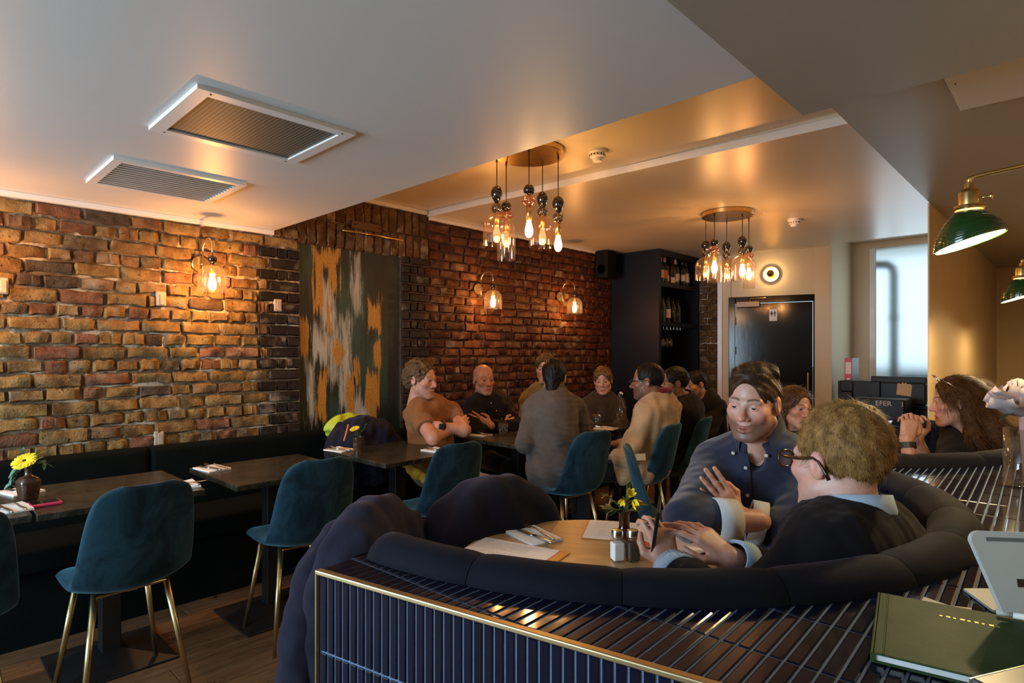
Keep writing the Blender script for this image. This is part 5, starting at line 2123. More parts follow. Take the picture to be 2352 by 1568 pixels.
# left vase: square shouldered amber glass
vb = PZ(65, 1147, ZT)
r = thing('vase', 'amber embossed glass vase with gerbera on the left wall table', 'vase', vb, 0.3)
sec = []
for z, hw in ((0.0, 0.026), (0.004, 0.028), (0.07, 0.037), (0.078, 0.037), (0.092, 0.026), (0.098, 0.016), (0.104, 0.0125), (0.125, 0.0125), (0.128, 0.0145), (0.131, 0.0145)):
    for k in range(24):
        a = 2 * PI * k / 24
        sq = (abs(math.cos(a)) ** 5 + abs(math.sin(a)) ** 5) ** (-1 / 5) if z < 0.095 else 1.0
        emb = 1 + (0.03 * math.sin(a * 8) * math.sin(z * 230) if 0.012 < z < 0.075 else 0)
        sec.append((hw * sq * emb * math.cos(a), hw * sq * emb * math.sin(a), z))
M['vase_amber'] = plain('amber_pressed_glass', (0.055, 0.026, 0.014), 0.12, var=0.4, vscale=40, bump=0.5, bscale=70, Coat_Weight=0.5)
MB().grid(sec, 24, 10, True).build('body', 'vase_amber', r, True)
vt = vb + Vector((0, 0, 0.125))
gerbera('gerbera', 'yellow gerbera in the amber vase', vt, img(-0.015, 0.032), img(0.05, 0.8, -0.6), 0.046)
sprig('eucalyptus_sprig', 'drooping eucalyptus sprig in the amber vase', vt, [(0, 0, 0), img(-0.02, 0.02), img(-0.045, 0.005), img(-0.062, -0.03), img(-0.07, -0.06)], 'e', 14, 1.0)
sprig('eucalyptus_sprig', 'upright eucalyptus sprig behind the gerbera', vt, [(0, 0, 0), img(-0.02, 0.03, 0.02), img(-0.045, 0.05, 0.03), img(-0.05, 0.075, 0.03)], 'e', 8, 0.9)
sprig('leafy_sprig', 'dark leafy sprig right of the gerbera', vt, [(0, 0, 0), img(0.02, 0.02, 0.01), img(0.04, 0.03, 0.02), img(0.055, 0.02, 0.02)], 'd', 10, 0.8)
sprig('grass_blade', 'single upright green blade right of the gerbera', vt, [(0, 0, 0), img(0.02, 0.03, 0.01), img(0.036, 0.065, 0.01)], 'm', 4, 1.0)
# third table: faceted tumbler vase
vb = PZ(823, 1037, ZT)
r = thing('vase', 'small faceted brown glass vase on the third wall table', 'vase', vb)
sec = []
for j in range(13):
    z = 0.09 * j / 12
    for k in range(32):
        a = 2 * PI * k / 32
        rr = 0.024 + 0.010 * z / 0.09 + 0.0018 * math.sin(k * PI / 2 + j * 0.9) * (1 if 1 < j < 12 else 0)
        sec.append((rr * math.cos(a), rr * math.sin(a), z))
MB().grid(sec, 32, 13, True).build('body', 'vase_amber', r, True)
vt = vb + Vector((0, 0, 0.085))
gerbera('chrysanthemum', 'yellow chrysanthemum in the small faceted vase', vt, img(-0.022, 0.055), img(-0.2, 0.9, -0.4), 0.03, 16, 3)
sprig('leafy_sprig', 'dark leafy sprig left in the faceted vase', vt, [(0, 0, 0), img(-0.015, 0.02), img(-0.03, 0.025)], 'd', 6, 0.7, start=0.2)
sprig('leafy_sprig', 'dark leafy sprig right in the faceted vase', vt, [(0, 0, 0), img(0.015, 0.03), img(0.03, 0.05), img(0.045, 0.085)], 'd', 9, 0.6, start=0.2)
# round table: narrow necked vase
vb = PZ(1438, 1258, ZT) + img(0, 0, 0.03)
r = thing('vase', 'small narrow glass vase behind the salt and pepper', 'vase', vb)
MB().lathe([(0.0, 0.0), (0.026, 0.0), (0.028, 0.004), (0.028, 0.035), (0.018, 0.052), (0.0165, 0.06), (0.0165, 0.098), (0.021, 0.104), (0.021, 0.108), (0.019, 0.108), (0.0145, 0.098), (0.0145, 0.06), (0.025, 0.034), (0.0, 0.006)], 28).build('body', 'g_vase', r, True)
vt = vb + Vector((0, 0, 0.10))
sprig('leafy_sprig', 'fern like sprig leaning left in the oak table vase', vt, [(0, 0, -0.07), (0, 0, 0.0), img(-0.02, 0.025), img(-0.05, 0.055), img(-0.06, 0.055)], 'm', 14, 1.0, start=0.45)
sprig('leafy_sprig', 'bushy green sprig low in the oak table vase', vt, [(0, 0, -0.07), (0, 0, 0.0), img(-0.02, 0.012, -0.01), img(-0.055, 0.015, -0.01)], 'd', 14, 0.75, start=0.4)
sprig('leafy_sprig', 'upright green sprig in the oak table vase', vt, [(0, 0, -0.07), (0, 0, 0.0), img(0.008, 0.04, 0.01), img(0.012, 0.085, 0.01)], 'm', 16, 1.0, start=0.4)
sprig('leafy_sprig', 'bushy green sprig right in the oak table vase', vt, [(0, 0, -0.07), (0, 0, 0.0), img(0.025, 0.015, -0.005), img(0.05, 0.03, 0.0)], 'd', 10, 0.7, start=0.4)


def alstro(label, base, top, d, s):
    r = thing('alstroemeria', label, 'flower', base)
    MB().tube([(0, 0, -0.05), (0, 0, 0), Vector(top)], 0.0015, 6).build('stem', 'stem', r, True)
    pm = leaf_mesh('petal', 0.035 * s, 0.018 * s, 'petal_y', -0.1, 0.2)
    d = Vector(d).normalized()
    q = Vector((1, 0, 0)).rotation_difference(d).to_matrix().to_4x4()
    for k in range(6):
        link('petal', pm, r, mx=TR(*top) @ q @ Matrix.Rotation(2 * PI * k / 6, 4, 'X') @ Matrix.Rotation(-0.45, 4, 'Y'))


alstro('upper yellow flower in the oak table vase', vt, img(0.012, 0.058, -0.012), img(0.2, 0.5, -0.6), 0.85)
alstro('lower right yellow flower in the oak table vase', vt, img(0.022, 0.042, -0.015), img(0.7, -0.5, -0.5), 1.0)
alstro('left yellow flower in the oak table vase', vt, img(-0.005, 0.045, -0.015), img(-0.4, -0.3, -0.6), 0.7)

# ---------------------------------------------------------------- things on the tiled ledge
ZQ = ZLED + 0.0008


def green_book():
    t = NT('green_leatherette')
    v = t.coords('Object')
    n = t.noise(v, 16, 4, 0.6)
    t.p(Base_Color=t.ramp(n, [(0.35, (0.018, 0.046, 0.014)), (0.6, (0.026, 0.060, 0.018)), (0.72, (0.038, 0.050, 0.016))]), Roughness=0.6, Specular_IOR_Level=0.15)
    t.bump(t.noise(v, 260, 3), 0.2, 0.002)
    return t.m


M['greenbook'] = green_book()
M['pages'] = plain('page_block', (0.62, 0.64, 0.66), 0.8, var=0.1, vscale=60)
M['giltm'] = plain('gilt_lettering', (0.75, 0.55, 0.12), 0.4, 1.0)
TH = 0.013
zb = ZQ + TH
A_, B_, C_ = PZ(2072, 1369, zb), PZ(2003, 1497, zb), PZ(2222, 1549, zb)
ex = (C_ - B_)
ex.z = 0
wbk = 0.31
exn = ex.normalized()
eyn = Vector((-exn.y, exn.x, 0))
hbk = (A_ - B_).dot(eyn)
r = thing('green_menu_book', 'green leatherette hardback lying on the tiled ledge', 'book', (B_.x, B_.y, ZQ), math.atan2(exn.y, exn.x))
MB().bbox((0, 0, 0), (wbk, hbk, 0.0025), 0.001).bbox((0, 0, TH - 0.0025), (wbk, hbk, TH), 0.001).bbox((-0.002, 0, 0.0), (0.003, hbk, TH), 0.001).build('cover', 'greenbook', r)
MB().box((0.003, 0.004, 0.0025), (wbk - 0.004, hbk - 0.004, TH - 0.0025)).build('page_block', 'pages', r)
MB().tube([(0.012, 0.002, TH), (0.012, hbk - 0.002, TH)], 0.0012, 6).build('hinge_groove', 'greenbook', r)
gp = PZ(2222, 1425, zb)
q = r.matrix_world.inverted() if False else (TR(B_.x, B_.y, ZQ) @ RZ(math.atan2(exn.y, exn.x))).inverted() @ gp
gm_ = MB()
for k in range(9):                                # worn gilt title, no longer legible
    xx = q.x - 0.032 + k * 0.008
    gm_.box((xx, q.y - 0.002, TH), (xx + (0.0035, 0.0045, 0.003, 0.005)[k % 4], q.y + (0.001, 0.002)[k % 2], TH + 0.0003))
gm_.build('gilt_lettering', 'giltm', r)
# silver edged folder at the bottom right corner
M['greysleeve'] = plain('dark_grey_sleeve', (0.06, 0.06, 0.062), 0.35, var=0.1)
g0, g1 = PZ(2225, 1552, zb + 0.012), PZ(2352, 1522, zb + 0.012)
d = (g1 - g0).normalized()
r = thing('grey_folder', 'dark grey folder with a pale edge at the bottom right corner', 'folder', (g0.x, g0.y, zb + 0.0008), math.atan2(d.y, d.x))
MB().bbox((0.0, -0.22, 0.0), (0.28, 0.0, 0.010), 0.004).build('cover', 'greysleeve', r)
MB().box((0.002, -0.001, 0.002), (0.278, 0.0012, 0.008)).build('pale_edge', 'gold', r)
# tablet on its stand, card and paper
M['tabletgrey'] = plain('pale_grey_tablet', (0.40, 0.42, 0.40), 0.45, var=0.04)
M['slate'] = plain('slate_strip', (0.10, 0.12, 0.12), 0.5)
b0 = PZ(2283, 1404, ZLED + 0.026)
r = thing('tablet', 'pale grey tablet standing on the ledge by the green book', 'tablet', (b0.x, b0.y, b0.z), YAW + math.radians(-7))
tl = math.radians(-14)
TM = Matrix.Rotation(tl, 4, 'X')
hT = (1404 - 1243) / FPX * 0.92 / math.cos(tl) * 0.98
m = MB()
rad = 0.014
pl_ = []
for (cx, cz, a0) in ((0.26 - rad, hT - rad, 0), (-0.010 + rad * 0.6, hT - rad, PI / 2), (0.012, 0.0, PI), (0.26, 0.0, PI * 1.5)):
    if cz > 0.01:
        for k in range(6):
            a = a0 + PI / 2 * k / 5
            pl_.append((cx + rad * math.cos(a), cz + rad * math.sin(a)))
    else:
        pl_.append((cx, cz))
n = len(pl_)
m.add([(x, 0.0, z) for x, z in pl_] + [(x, 0.009, z) for x, z in pl_], [tuple(reversed(range(n))), tuple(n + i for i in range(n))] + [(i, (i + 1) % n, n + (i + 1) % n, n + i) for i in range(n)])
m.xf(TM).build('back_shell', 'tabletgrey', r)
MB().bbox((0.004, -0.0008, hT - 0.014), (0.22, 0.0, hT - 0.0085), 0.0004).xf(TM).build('slate_strip', 'slate', r)
MB().bbox((0.036, -0.001, 0.034), (0.15, 0.0, 0.045), 0.0005).xf(TM).build('camera_slot', 'black', r)
r2 = thing('metal_card', 'pale metal card lying behind the tablet', 'card', (0, 0, 0))
pa = [PZ(2213, 1352, ZQ + 0.003), PZ(2281, 1402, ZQ + 0.003), PZ(2352, 1410, ZQ + 0.003), PZ(2352, 1352, ZQ + 0.003)]
MB().prism([(p.x, p.y) for p in pa], ZQ, ZQ + 0.004).build('plate', 'tabletgrey', r2)
pn0, pn1 = PZ(2288, 1404, zb + 0.006), PZ(2352, 1416, zb + 0.006)
r3 = thing('pen', 'white and grey pen on the green book below the tablet', 'pen')
dd = (pn1 - pn0)
MB().tube([pn0, pn0 + dd * 0.6], 0.0042, 10).build('cap', 'tabletgrey', r3, True)
MB().tube([pn0 + dd * 0.6, pn0 + dd * 1.9], 0.0046, 10).build('barrel', 'paper', r3, True)
pp = [PZ(2122, 1372, ZQ), PZ(2180, 1392, ZQ), PZ(2232, 1398, ZQ), PZ(2230, 1412, ZQ), PZ(2110, 1392, ZQ)]
tag(MB().prism([(p.x, p.y) for p in reversed(pp)], ZQ, ZQ + 0.0015).build('paper_slip', 'paper'), 'white paper slip sticking out behind the green book', 'paper')

# white peony in a tall glass vase
vb = PZ(2352, 1118, ZQ)
r = thing('vase', 'tall clear glass vase with a white bloom on the ledge', 'vase', (vb.x, vb.y, ZQ), 0)
MB().lathe([(0.0, 0.0), (0.046, 0.0), (0.048, 0.004), (0.048, 0.17), (0.046, 0.17), (0.046, 0.012), (0.0, 0.012)], 32).build('glass', 'g_clear', r, True)
vt = Vector((vb.x, vb.y, ZQ + 0.17))
fl = thing('white_peony', 'white blush peony leaning over the tall glass vase', 'flower', vt)
M['pinkstem'] = plain('pink_stem', (0.62, 0.36, 0.33), 0.6, var=0.1)
MB().tube([img(0.012, -0.155), img(0.006, -0.05), img(0.0, 0.03), img(-0.004, 0.06)], [0.012, 0.012, 0.013, 0.010], 12).build('stem', 'pinkstem', fl, True)


def petal(l, w, cup, curl):
    vs = []
    nu, nv = 9, 12
    for j in range(nv):
        f = j / (nv - 1)
        ww = w * math.sin(PI * (0.14 + 0.84 * f)) ** 0.62
        for i in range(nu):
            s = -1 + 2 * i / (nu - 1)
            vs.append((l * f * (1 - 0.12 * s * s * f), s * ww / 2, cup * l * (f ** 1.6) + cup * 0.5 * w * s * s - curl * l * max(0, f - 0.6) + 0.002 * math.sin(s * 4 + f * 4)))
    return MB().grid(vs, nu, nv).mesh('petal', 'petal_w', True)


fc = img(-0.014, 0.066)
for ring_, (cnt_, l_, el_, cup_) in enumerate(((7, 0.090, 0.05, 0.55), (7, 0.086, 0.45, 0.6), (6, 0.074, 0.85, 0.6), (5, 0.058, 1.15, 0.55))):
    pm = petal(l_, l_ * 0.95, cup_, 0.5 if ring_ < 2 else 0.1)
    for k in range(cnt_):
        a = 2 * PI * (k + 0.4 * ring_) / cnt_ + 0.3
        link('petal', pm, fl, mx=TR(*fc) @ orient((0, 0, -0.03 + 0.01 * ring_), a, el_ * 0.8 + random.uniform(-0.1, 0.1), random.uniform(-0.2, 0.2)))
link('petal', petal(0.06, 0.04, 0.2, 0.3), fl, mx=orient(img(-0.055, 0.085, -0.02), YAW + PI, 0.3, 0.2))
for q_, az_, el_ in ((img(-0.012, 0.05), YAW + PI + 0.15, -0.12), (img(-0.01, 0.06, 0.02), YAW + PI - 0.35, 0.25), (img(0.03, 0.14), YAW + 0.4, 0.6)):
    link('leaf', LF['big'], fl, mx=orient(q_, az_, el_, 0.3, 0.55))

# ---------------------------------------------------------------- service station under the window
SY = 6.6
M['kraft'] = plain('kraft_note', (0.52, 0.36, 0.19), 0.8, var=0.06)
M['binder_red'] = plain('red_binder_spine', (0.55, 0.02, 0.04), 0.4, var=0.05)
M['blackcard'] = plain('black_binder_board', (0.014, 0.014, 0.015), 0.5)
zc = PYW(1990, 895, SY).z
xa, xb = PYW(1930, 900, SY).x, -0.68
sv = thing('service_counter', 'black service counter under the frosted window', 'counter', (0, 0, 0))
MB().bbox((xa, SY, 0.0), (xb, SY + 0.62, zc - 0.16), 0.01).build('cabinet', 'blackplastic', sv)
MB().bbox((xa - 0.01, SY - 0.02, zc - 0.16), (xb, SY + 0.64, zc - 0.13), 0.005).build('worktop', 'blackplastic', sv)
zt_ = zc - 0.129


def bx(name, lab, cat, pa, pb, y0, dep, mat_='blackplastic', bev=0.008):
    a, b = PYW(pa[0], pa[1], y0), PYW(pb[0], pb[1], y0)
    return (min(a.x, b.x), y0, min(a.z, b.z)), (max(a.x, b.x), y0 + dep, max(a.z, b.z))


a, b = bx('', '', '', (1931, 908), (1957, 874), SY + 0.02, 0.2)
r = thing('card_printer', 'black receipt printer at the left end of the service counter', 'printer')
a = (a[0], a[1], zt_)
MB().bbox(a, (b[0], b[1], (a[2] + b[2]) / 2 - 0.004), 0.006).build('body', 'blackplastic', r)
MB().bbox((a[0] - 0.004, a[1] - 0.004, (a[2] + b[2]) / 2), (b[0] + 0.01, b[1], b[2]), 0.008).build('lid', 'blackplastic', r)
a, b = bx('', '', '', (1958, 908), (2022, 876), SY + 0.0, 0.3)
r = thing('cash_drawer', 'black box beside the receipt printer', 'box')
a = (a[0], a[1], zt_)
MB().bbox(a, (b[0], b[1], b[2]), 0.01).build('case', 'blackplastic', r)
MB().bbox((a[0] + 0.01, a[1] - 0.004, a[2] + 0.01), (b[0] - 0.01, a[1] + 0.01, a[2] + 0.04), 0.004).build('lip', 'blackplastic', r)
a, b = bx('', '', '', (2022, 908), (2128, 866), SY + 0.05, 0.04)
r = thing('till_screen', 'back of a black till screen below the frosted window', 'monitor')
MB().bbox((a[0] - 0.08, a[1], b[2] - 0.06), (b[0], b[1], b[2]), 0.006).build('top_bezel', 'blackplastic', r)
MB().bbox((a[0], a[1] - 0.03, zt_), (b[0], b[1], b[2] - 0.055), 0.012).build('housing', 'blackplastic', r)
n0 = PYW(2076, 893, SY + 0.015)
r = thing('paper_note', 'brown kraft note stuck on the till screen', 'note', (n0.x, SY + 0.0155, n0.z), 0.0)
m = MB()
pts = [(-0.062, -0.055), (0.055, -0.068), (0.066, 0.03), (0.05, 0.05), (0.03, 0.045), (0.015, 0.06), (0.0, 0.05), (-0.01, 0.066), (-0.02, 0.045), (-0.05, 0.058)]
m.add([(x, 0.0, z) for x, z in pts] + [(x, 0.002, z) for x, z in pts], [tuple(reversed(range(10))), tuple(10 + i for i in range(10))] + [(i, (i + 1) % 10, 10 + (i + 1) % 10, 10 + i) for i in range(10)])
m.build('sheet', 'kraft', r)
# binder
a, b = bx('', '', '', (1940, 874), (1957, 822), SY + 0.25, 0.28)
s_ = thing('lever_arch_binder', 'red spined lever arch binder standing on the service counter', 'binder', (0, 0, 0))
zb0 = a[2]
MB().bbox((a[0], a[1], zb0), (b[0], a[1] + 0.006, b[2]), 0.002).build('spine', 'binder_red', s_)
MB().bbox((a[0], a[1] + 0.006, zb0), (b[0] + 0.0, a[1] + 0.26, b[2]), 0.002).build('boards', 'blackcard', s_)
MB().box((a[0] + 0.008, a[1] - 0.001, zb0 + (b[2] - zb0) * 0.3), (b[0] - 0.008, a[1] + 0.001, zb0 + (b[2] - zb0) * 0.82)).build('spine_label', 'paper', s_)
MB().box((a[0] + 0.02, a[1] - 0.001, zb0 + 0.004), (b[0] - 0.02, a[1] + 0.001, zb0 + 0.03)).build('ring_pull', 'paper', s_)
MB().bbox((a[0] - 0.05, SY + 0.2, zt_), (b[0] + 0.05, SY + 0.55, zb0 - 0.0008), 0.006).build('box_file', 'blackplastic', thing('box_file', 'black box file under the red binder', 'box'))
# lettered box in front
M['letter'] = plain('pale_lettering', (0.55, 0.50, 0.40), 0.6)
a, b = bx('', '', '', (1955, 960), (2078, 918), SY - 0.45, 0.3)
r = thing('drinks_crate', 'black crate with pale block letters in front of the service counter', 'crate')
MB().bbox((a[0], a[1], 0.0), (b[0], b[1], b[2]), 0.012).build('case', 'blackplastic', r)
lp = PYW(2038, 927, SY - 0.452)
for tx, dx in (('EFER', -0.03), ('I', 0.115)):
    link('lettering', text_mesh('lettering', tx, 0.062, 'letter', 0.001), r, mx=TR(lp.x + dx, SY - 0.4525, lp.z) @ Matrix.Rotation(PI / 2, 4, 'X'))

# ================================================================== coats, bag


def coat_on_chair(label, top, face, w, drop, flare, seed, h=0.007, side=None):
    """jacket hung over a chair back: top = ridge centre, face = direction the chair faces (world angle)"""
    t = A3(top)
    fx = A3((math.cos(face), math.sin(face), 0))
    sy = A3((-math.sin(face), math.cos(face), 0))
    R = np.stack([fx, sy, A3((0, 0, 1))], 1)
    zb = t[2] - drop

    def f(p):
        q = (p - t) @ R
        dz = -q[:, 2]
        k = np.clip(dz / drop, 0, 1)
        hw = w + flare * k + 0.02 * np.clip(dz / 0.15, 0, 1)
        th = 0.062 + 0.035 * np.sin(np.clip(dz / 0.35, 0, 1) * PI * 0.5) + 0.05 * np.clip(dz / 0.3, 0, 1)
        ang = np.arctan2(q[:, 0], q[:, 1])
        fold = 0.010 * np.sin(ang * 3 + seed * 1.7 + dz * 7) * np.clip(dz / 0.1, 0, 1) + 0.007 * np.sin(ang * 5 + seed + dz * 4) * np.clip(dz / 0.2, 0, 1) + 0.003 * np.sin(ang * 11 + dz * 9 + seed * 2) * np.clip(dz / 0.25, 0, 1)
        dome = (np.abs(q[:, 1] / hw) ** 2.4 + (np.maximum(0, 0.24 - dz) / 0.24) ** 2.4 + 1e-6) ** (1 / 2.4)
        d1 = (dome - 1) * hw * 0.75 + fold
        d2 = np.abs(q[:, 0] - 0.03 * k) - th + 0.5 * fold
        d = smax(d1, d2, 0.05)
        d = np.maximum(d, dz - drop + 0.02 * np.sin(q[:, 1] * 22 + seed))
        return (d * 0.85 + wrinkle(p, 0.003, 0.11, seed)).astype(F32)
    r = thing('jacket', label, 'jacket', (0, 0, 0))
    ext = w + flare + 0.12
    sdf_obj('body', f, (t[0] - ext, t[1] - ext, zb - 0.03), (t[0] + ext, t[1] + ext, t[2] + 0.06), h, 'coat', r)
    return r, R, t


c1 = PZ(850, 1143, 0.915)
a1 = math.atan2(TC.y - c1.y, TC.x - c1.x)
chair('velvet chair hidden under the navy jacket beside the tiled bench end', c1.x + 0.272 * math.cos(a1), c1.y + 0.272 * math.sin(a1), a1, 'velvet chairs under jackets')
r, R, t = coat_on_chair('navy jacket over the chair beside the tiled bench end, hanging to the floor', c1, a1, 0.235, 0.62, 0.03, 1.0)
# the long hanging sleeve side
hp = [PD(780, 1235, 1.80), PD(725, 1330, 1.70), PD(706, 1440, 1.62), PD(690, 1580, 1.58), PD(688, 1640, 1.58)]
seg = [('+', rc(hp[i], hp[i + 1], (0.055, 0.062, 0.062, 0.06)[i], (0.062, 0.062, 0.06, 0.055)[i]), 0.03) for i in range(4)]
ch_ = chain(seg)
lo_, hi_ = np.min([tuple(p) for p in hp], 0) - 0.1, np.max([tuple(p) for p in hp], 0) + 0.1
sdf_obj('sleeve', lambda p: ch_(p) + wrinkle(p, 0.005, 0.16, 4) + wrinkle(p, 0.0015, 0.05, 9), lo_, hi_, 0.006, 'coat', r)
c2 = PZ(1132, 1093, 0.915)
a2 = math.atan2(TC.y - c2.y, TC.x - c2.x)
chair('velvet chair hidden under the navy jacket behind the oak table', c2.x + 0.272 * math.cos(a2), c2.y + 0.272 * math.sin(a2), a2, 'velvet chairs under jackets')
coat_on_chair('navy jacket over the chair behind the oak table', c2, a2, 0.235, 0.48, 0.04, 3.3)

# pile of coats at the end of the banquette
M['hivis'] = plain('lime_jacket', (0.42, 0.50, 0.02), 0.6, var=0.2)
M['yellowbag'] = plain('yellow_cloth', (0.50, 0.26, 0.01), 0.7, var=0.3)
M['zip'] = plain('orange_zip', (0.6, 0.16, 0.02), 0.5)
pc = PXW(835, 1000, -3.55)
base = A3(pc)
ops = chain([('+', ell(base + A3((0, 0, -0.10)), (0.16, 0.26, 0.24)), 0.02), ('+', ell(base + A3((0.05, 0.10, -0.18)), (0.17, 0.24, 0.16)), 0.06), ('+', ell(base + A3((0.03, -0.14, -0.12)), (0.13, 0.12, 0.20)), 0.05), ('&', half((0, 0, 0.4605), (0, 0, -1)), 0.005)])
r = thing('coat_pile', 'dark navy coats heaped on the banquette below the painting', 'coat')
sdf_obj('body', lambda p: ops(p) + wrinkle(p, 0.014, 0.16, 2) + wrinkle(p, 0.006, 0.06, 5), base - 0.5, base + 0.5, 0.010, 'coat', r)
zp = [PXW(800, 975, -3.42), PXW(795, 995, -3.40), PXW(790, 1012, -3.40)]
MB().tube([p for p in zp], 0.006, 6).build('zip', 'zip', r)
lp = A3(PXW(780, 975, -3.66))
ops2 = chain([('+', ell(lp + A3((0, 0, -0.02)), (0.10, 0.10, 0.075)), 0.02), ('+', ell(lp + A3((0, 0.08, 0.02)), (0.08, 0.12, 0.05)), 0.03)])
o = sdf_obj('lime_jacket', lambda p: ops2(p) + wrinkle(p, 0.01, 0.08, 3), lp - 0.3, lp + 0.3, 0.009, 'hivis')
tag(o, 'lime green jacket under the coats at the end of the banquette', 'jacket')
yb = [PD(932, 1068, 3.62), PD(952, 1083, 3.60), PD(975, 1098, 3.58), PD(990, 1110, 3.56)]
ops3 = chain([('+', rc(yb[0], yb[1], 0.022, 0.032), 0.01), ('+', rc(yb[1], yb[2], 0.032, 0.026), 0.01), ('+', rc(yb[2], yb[3], 0.026, 0.012), 0.01)])
o = sdf_obj('yellow_bag', lambda p: ops3(p) + wrinkle(p, 0.007, 0.05, 6), np.array(tuple(yb[0])) - 0.3, np.array(tuple(yb[3])) + 0.3, 0.008, 'yellowbag')
tag(o, 'crumpled yellow bag hanging below the third wall table', 'bag')

# ================================================================== people


def skin_mat():
    t = NT('skin')
    at = t.n('ShaderNodeAttribute', attribute_name='tone')
    v = t.coords('Object')
    c = t.mix(t.ramp(t.noise(v, 60, 3), [(0.35, (0, 0, 0)), (0.65, (1, 1, 1))]), at.outputs['Color'], t.mix(1.0, at.outputs['Color'], (0.90, 0.86, 0.84), 'MULTIPLY'))
    t.p(Base_Color=c, Roughness=0.46, Subsurface_Weight=0.12, Subsurface_Radius=(0.010, 0.004, 0.002), Subsurface_Scale=0.5)
    t.bump(t.noise(v, 420, 3), 0.06, 0.001)
    return t.m


M['skin'] = skin_mat()


def cloth(name, c, rough=0.85, var=0.18, sheen=0.25, weave=420, stripes=None):
    t = NT(name)
    v = t.coords('Object')
    lo, hi = tuple(x * (1 - var) for x in c), tuple(min(1, x * (1 + var)) for x in c)
    col = t.ramp(t.noise(v, 9, 5, 0.6), [(0.35, lo), (0.65, hi)])
    if stripes:
        w = t.n('ShaderNodeTexWave', wave_type='BANDS', bands_direction=stripes[1], i_Scale=stripes[0])
        t.set(w.inputs[0], v)
        col = t.mix(t.ramp(w.outputs[1], [(0.42, (0, 0, 0)), (0.58, (1, 1, 1))]), col, stripes[2])
    t.p(Base_Color=col, Roughness=rough, Sheen_Weight=sheen, Specular_IOR_Level=0.12)
    t.bump(t.noise(v, weave, 2), 0.12, 0.001)
    return t.m


def hair_mat(name, lo, hi, rough=0.42):
    t = NT(name)
    v = t.coords('Object', (1, 1, 0.35))
    n = t.noise(v, 260, 3, 0.6)
    t.p(Base_Color=t.ramp(t.noise(t.coords('Object'), 45, 4), [(0.3, lo), (0.7, hi)]), Roughness=rough, Specular_IOR_Level=0.18)
    t.bump(n, 0.6, 0.003)
    return t.m


M['eye'] = NT('eyeball').m


def eye_mat(name, iris):
    t = NT(name)
    tc = t.n('ShaderNodeTexCoord')
    sp = t.n('ShaderNodeSeparateXYZ')
    t.t.links.new(tc.outputs['Object'], sp.inputs[0])
    r = t.math('SQRT', t.math('ADD', t.math('MULTIPLY', sp.outputs[0], sp.outputs[0]), t.math('MULTIPLY', sp.outputs[2], sp.outputs[2])))
    c = t.ramp(t.math('MULTIPLY', r, 100.0), [(0.0, (0.004, 0.004, 0.004)), (0.26, (0.004, 0.004, 0.004)), (0.32, iris), (0.56, iris), (0.64, (0.30, 0.26, 0.24)), (1.0, (0.33, 0.27, 0.25))])
    t.p(Base_Color=c, Roughness=0.15)
    return t.m


M['eye_grey'] = eye_mat('grey_blue_eye', (0.035, 0.05, 0.06))
M['eye_brown'] = eye_mat('brown_eye', (0.02, 0.012, 0.008))


def frame_img(phi, pitch=0.0, roll=0.0):
    """local axes (right, forward, up) of a figure whose facing is given against the picture:
    0 = to the camera, 90 = picture right, -90 = picture left, 180 = away"""
    a = math.radians(phi)
    R = Vector((CA, SA, 0))
    Fd = Vector((-SA, CA, 0))
    fwd = (-Fd * math.cos(a) + R * math.sin(a)).normalized()
    up = Vector((0, 0, 1))
    rt = fwd.cross(up).normalized()
    m = Matrix((rt, fwd, up)).transposed()
    m = m @ Matrix.Rotation(math.radians(pitch), 3, 'X') @ Matrix.Rotation(math.radians(roll), 3, 'Y')
    return m


def npm(m):
    return np.array([[m[i][j] for j in range(3)] for i in range(3)], dtype=F32)


def both(fn):
    return [fn(-1), fn(1)]


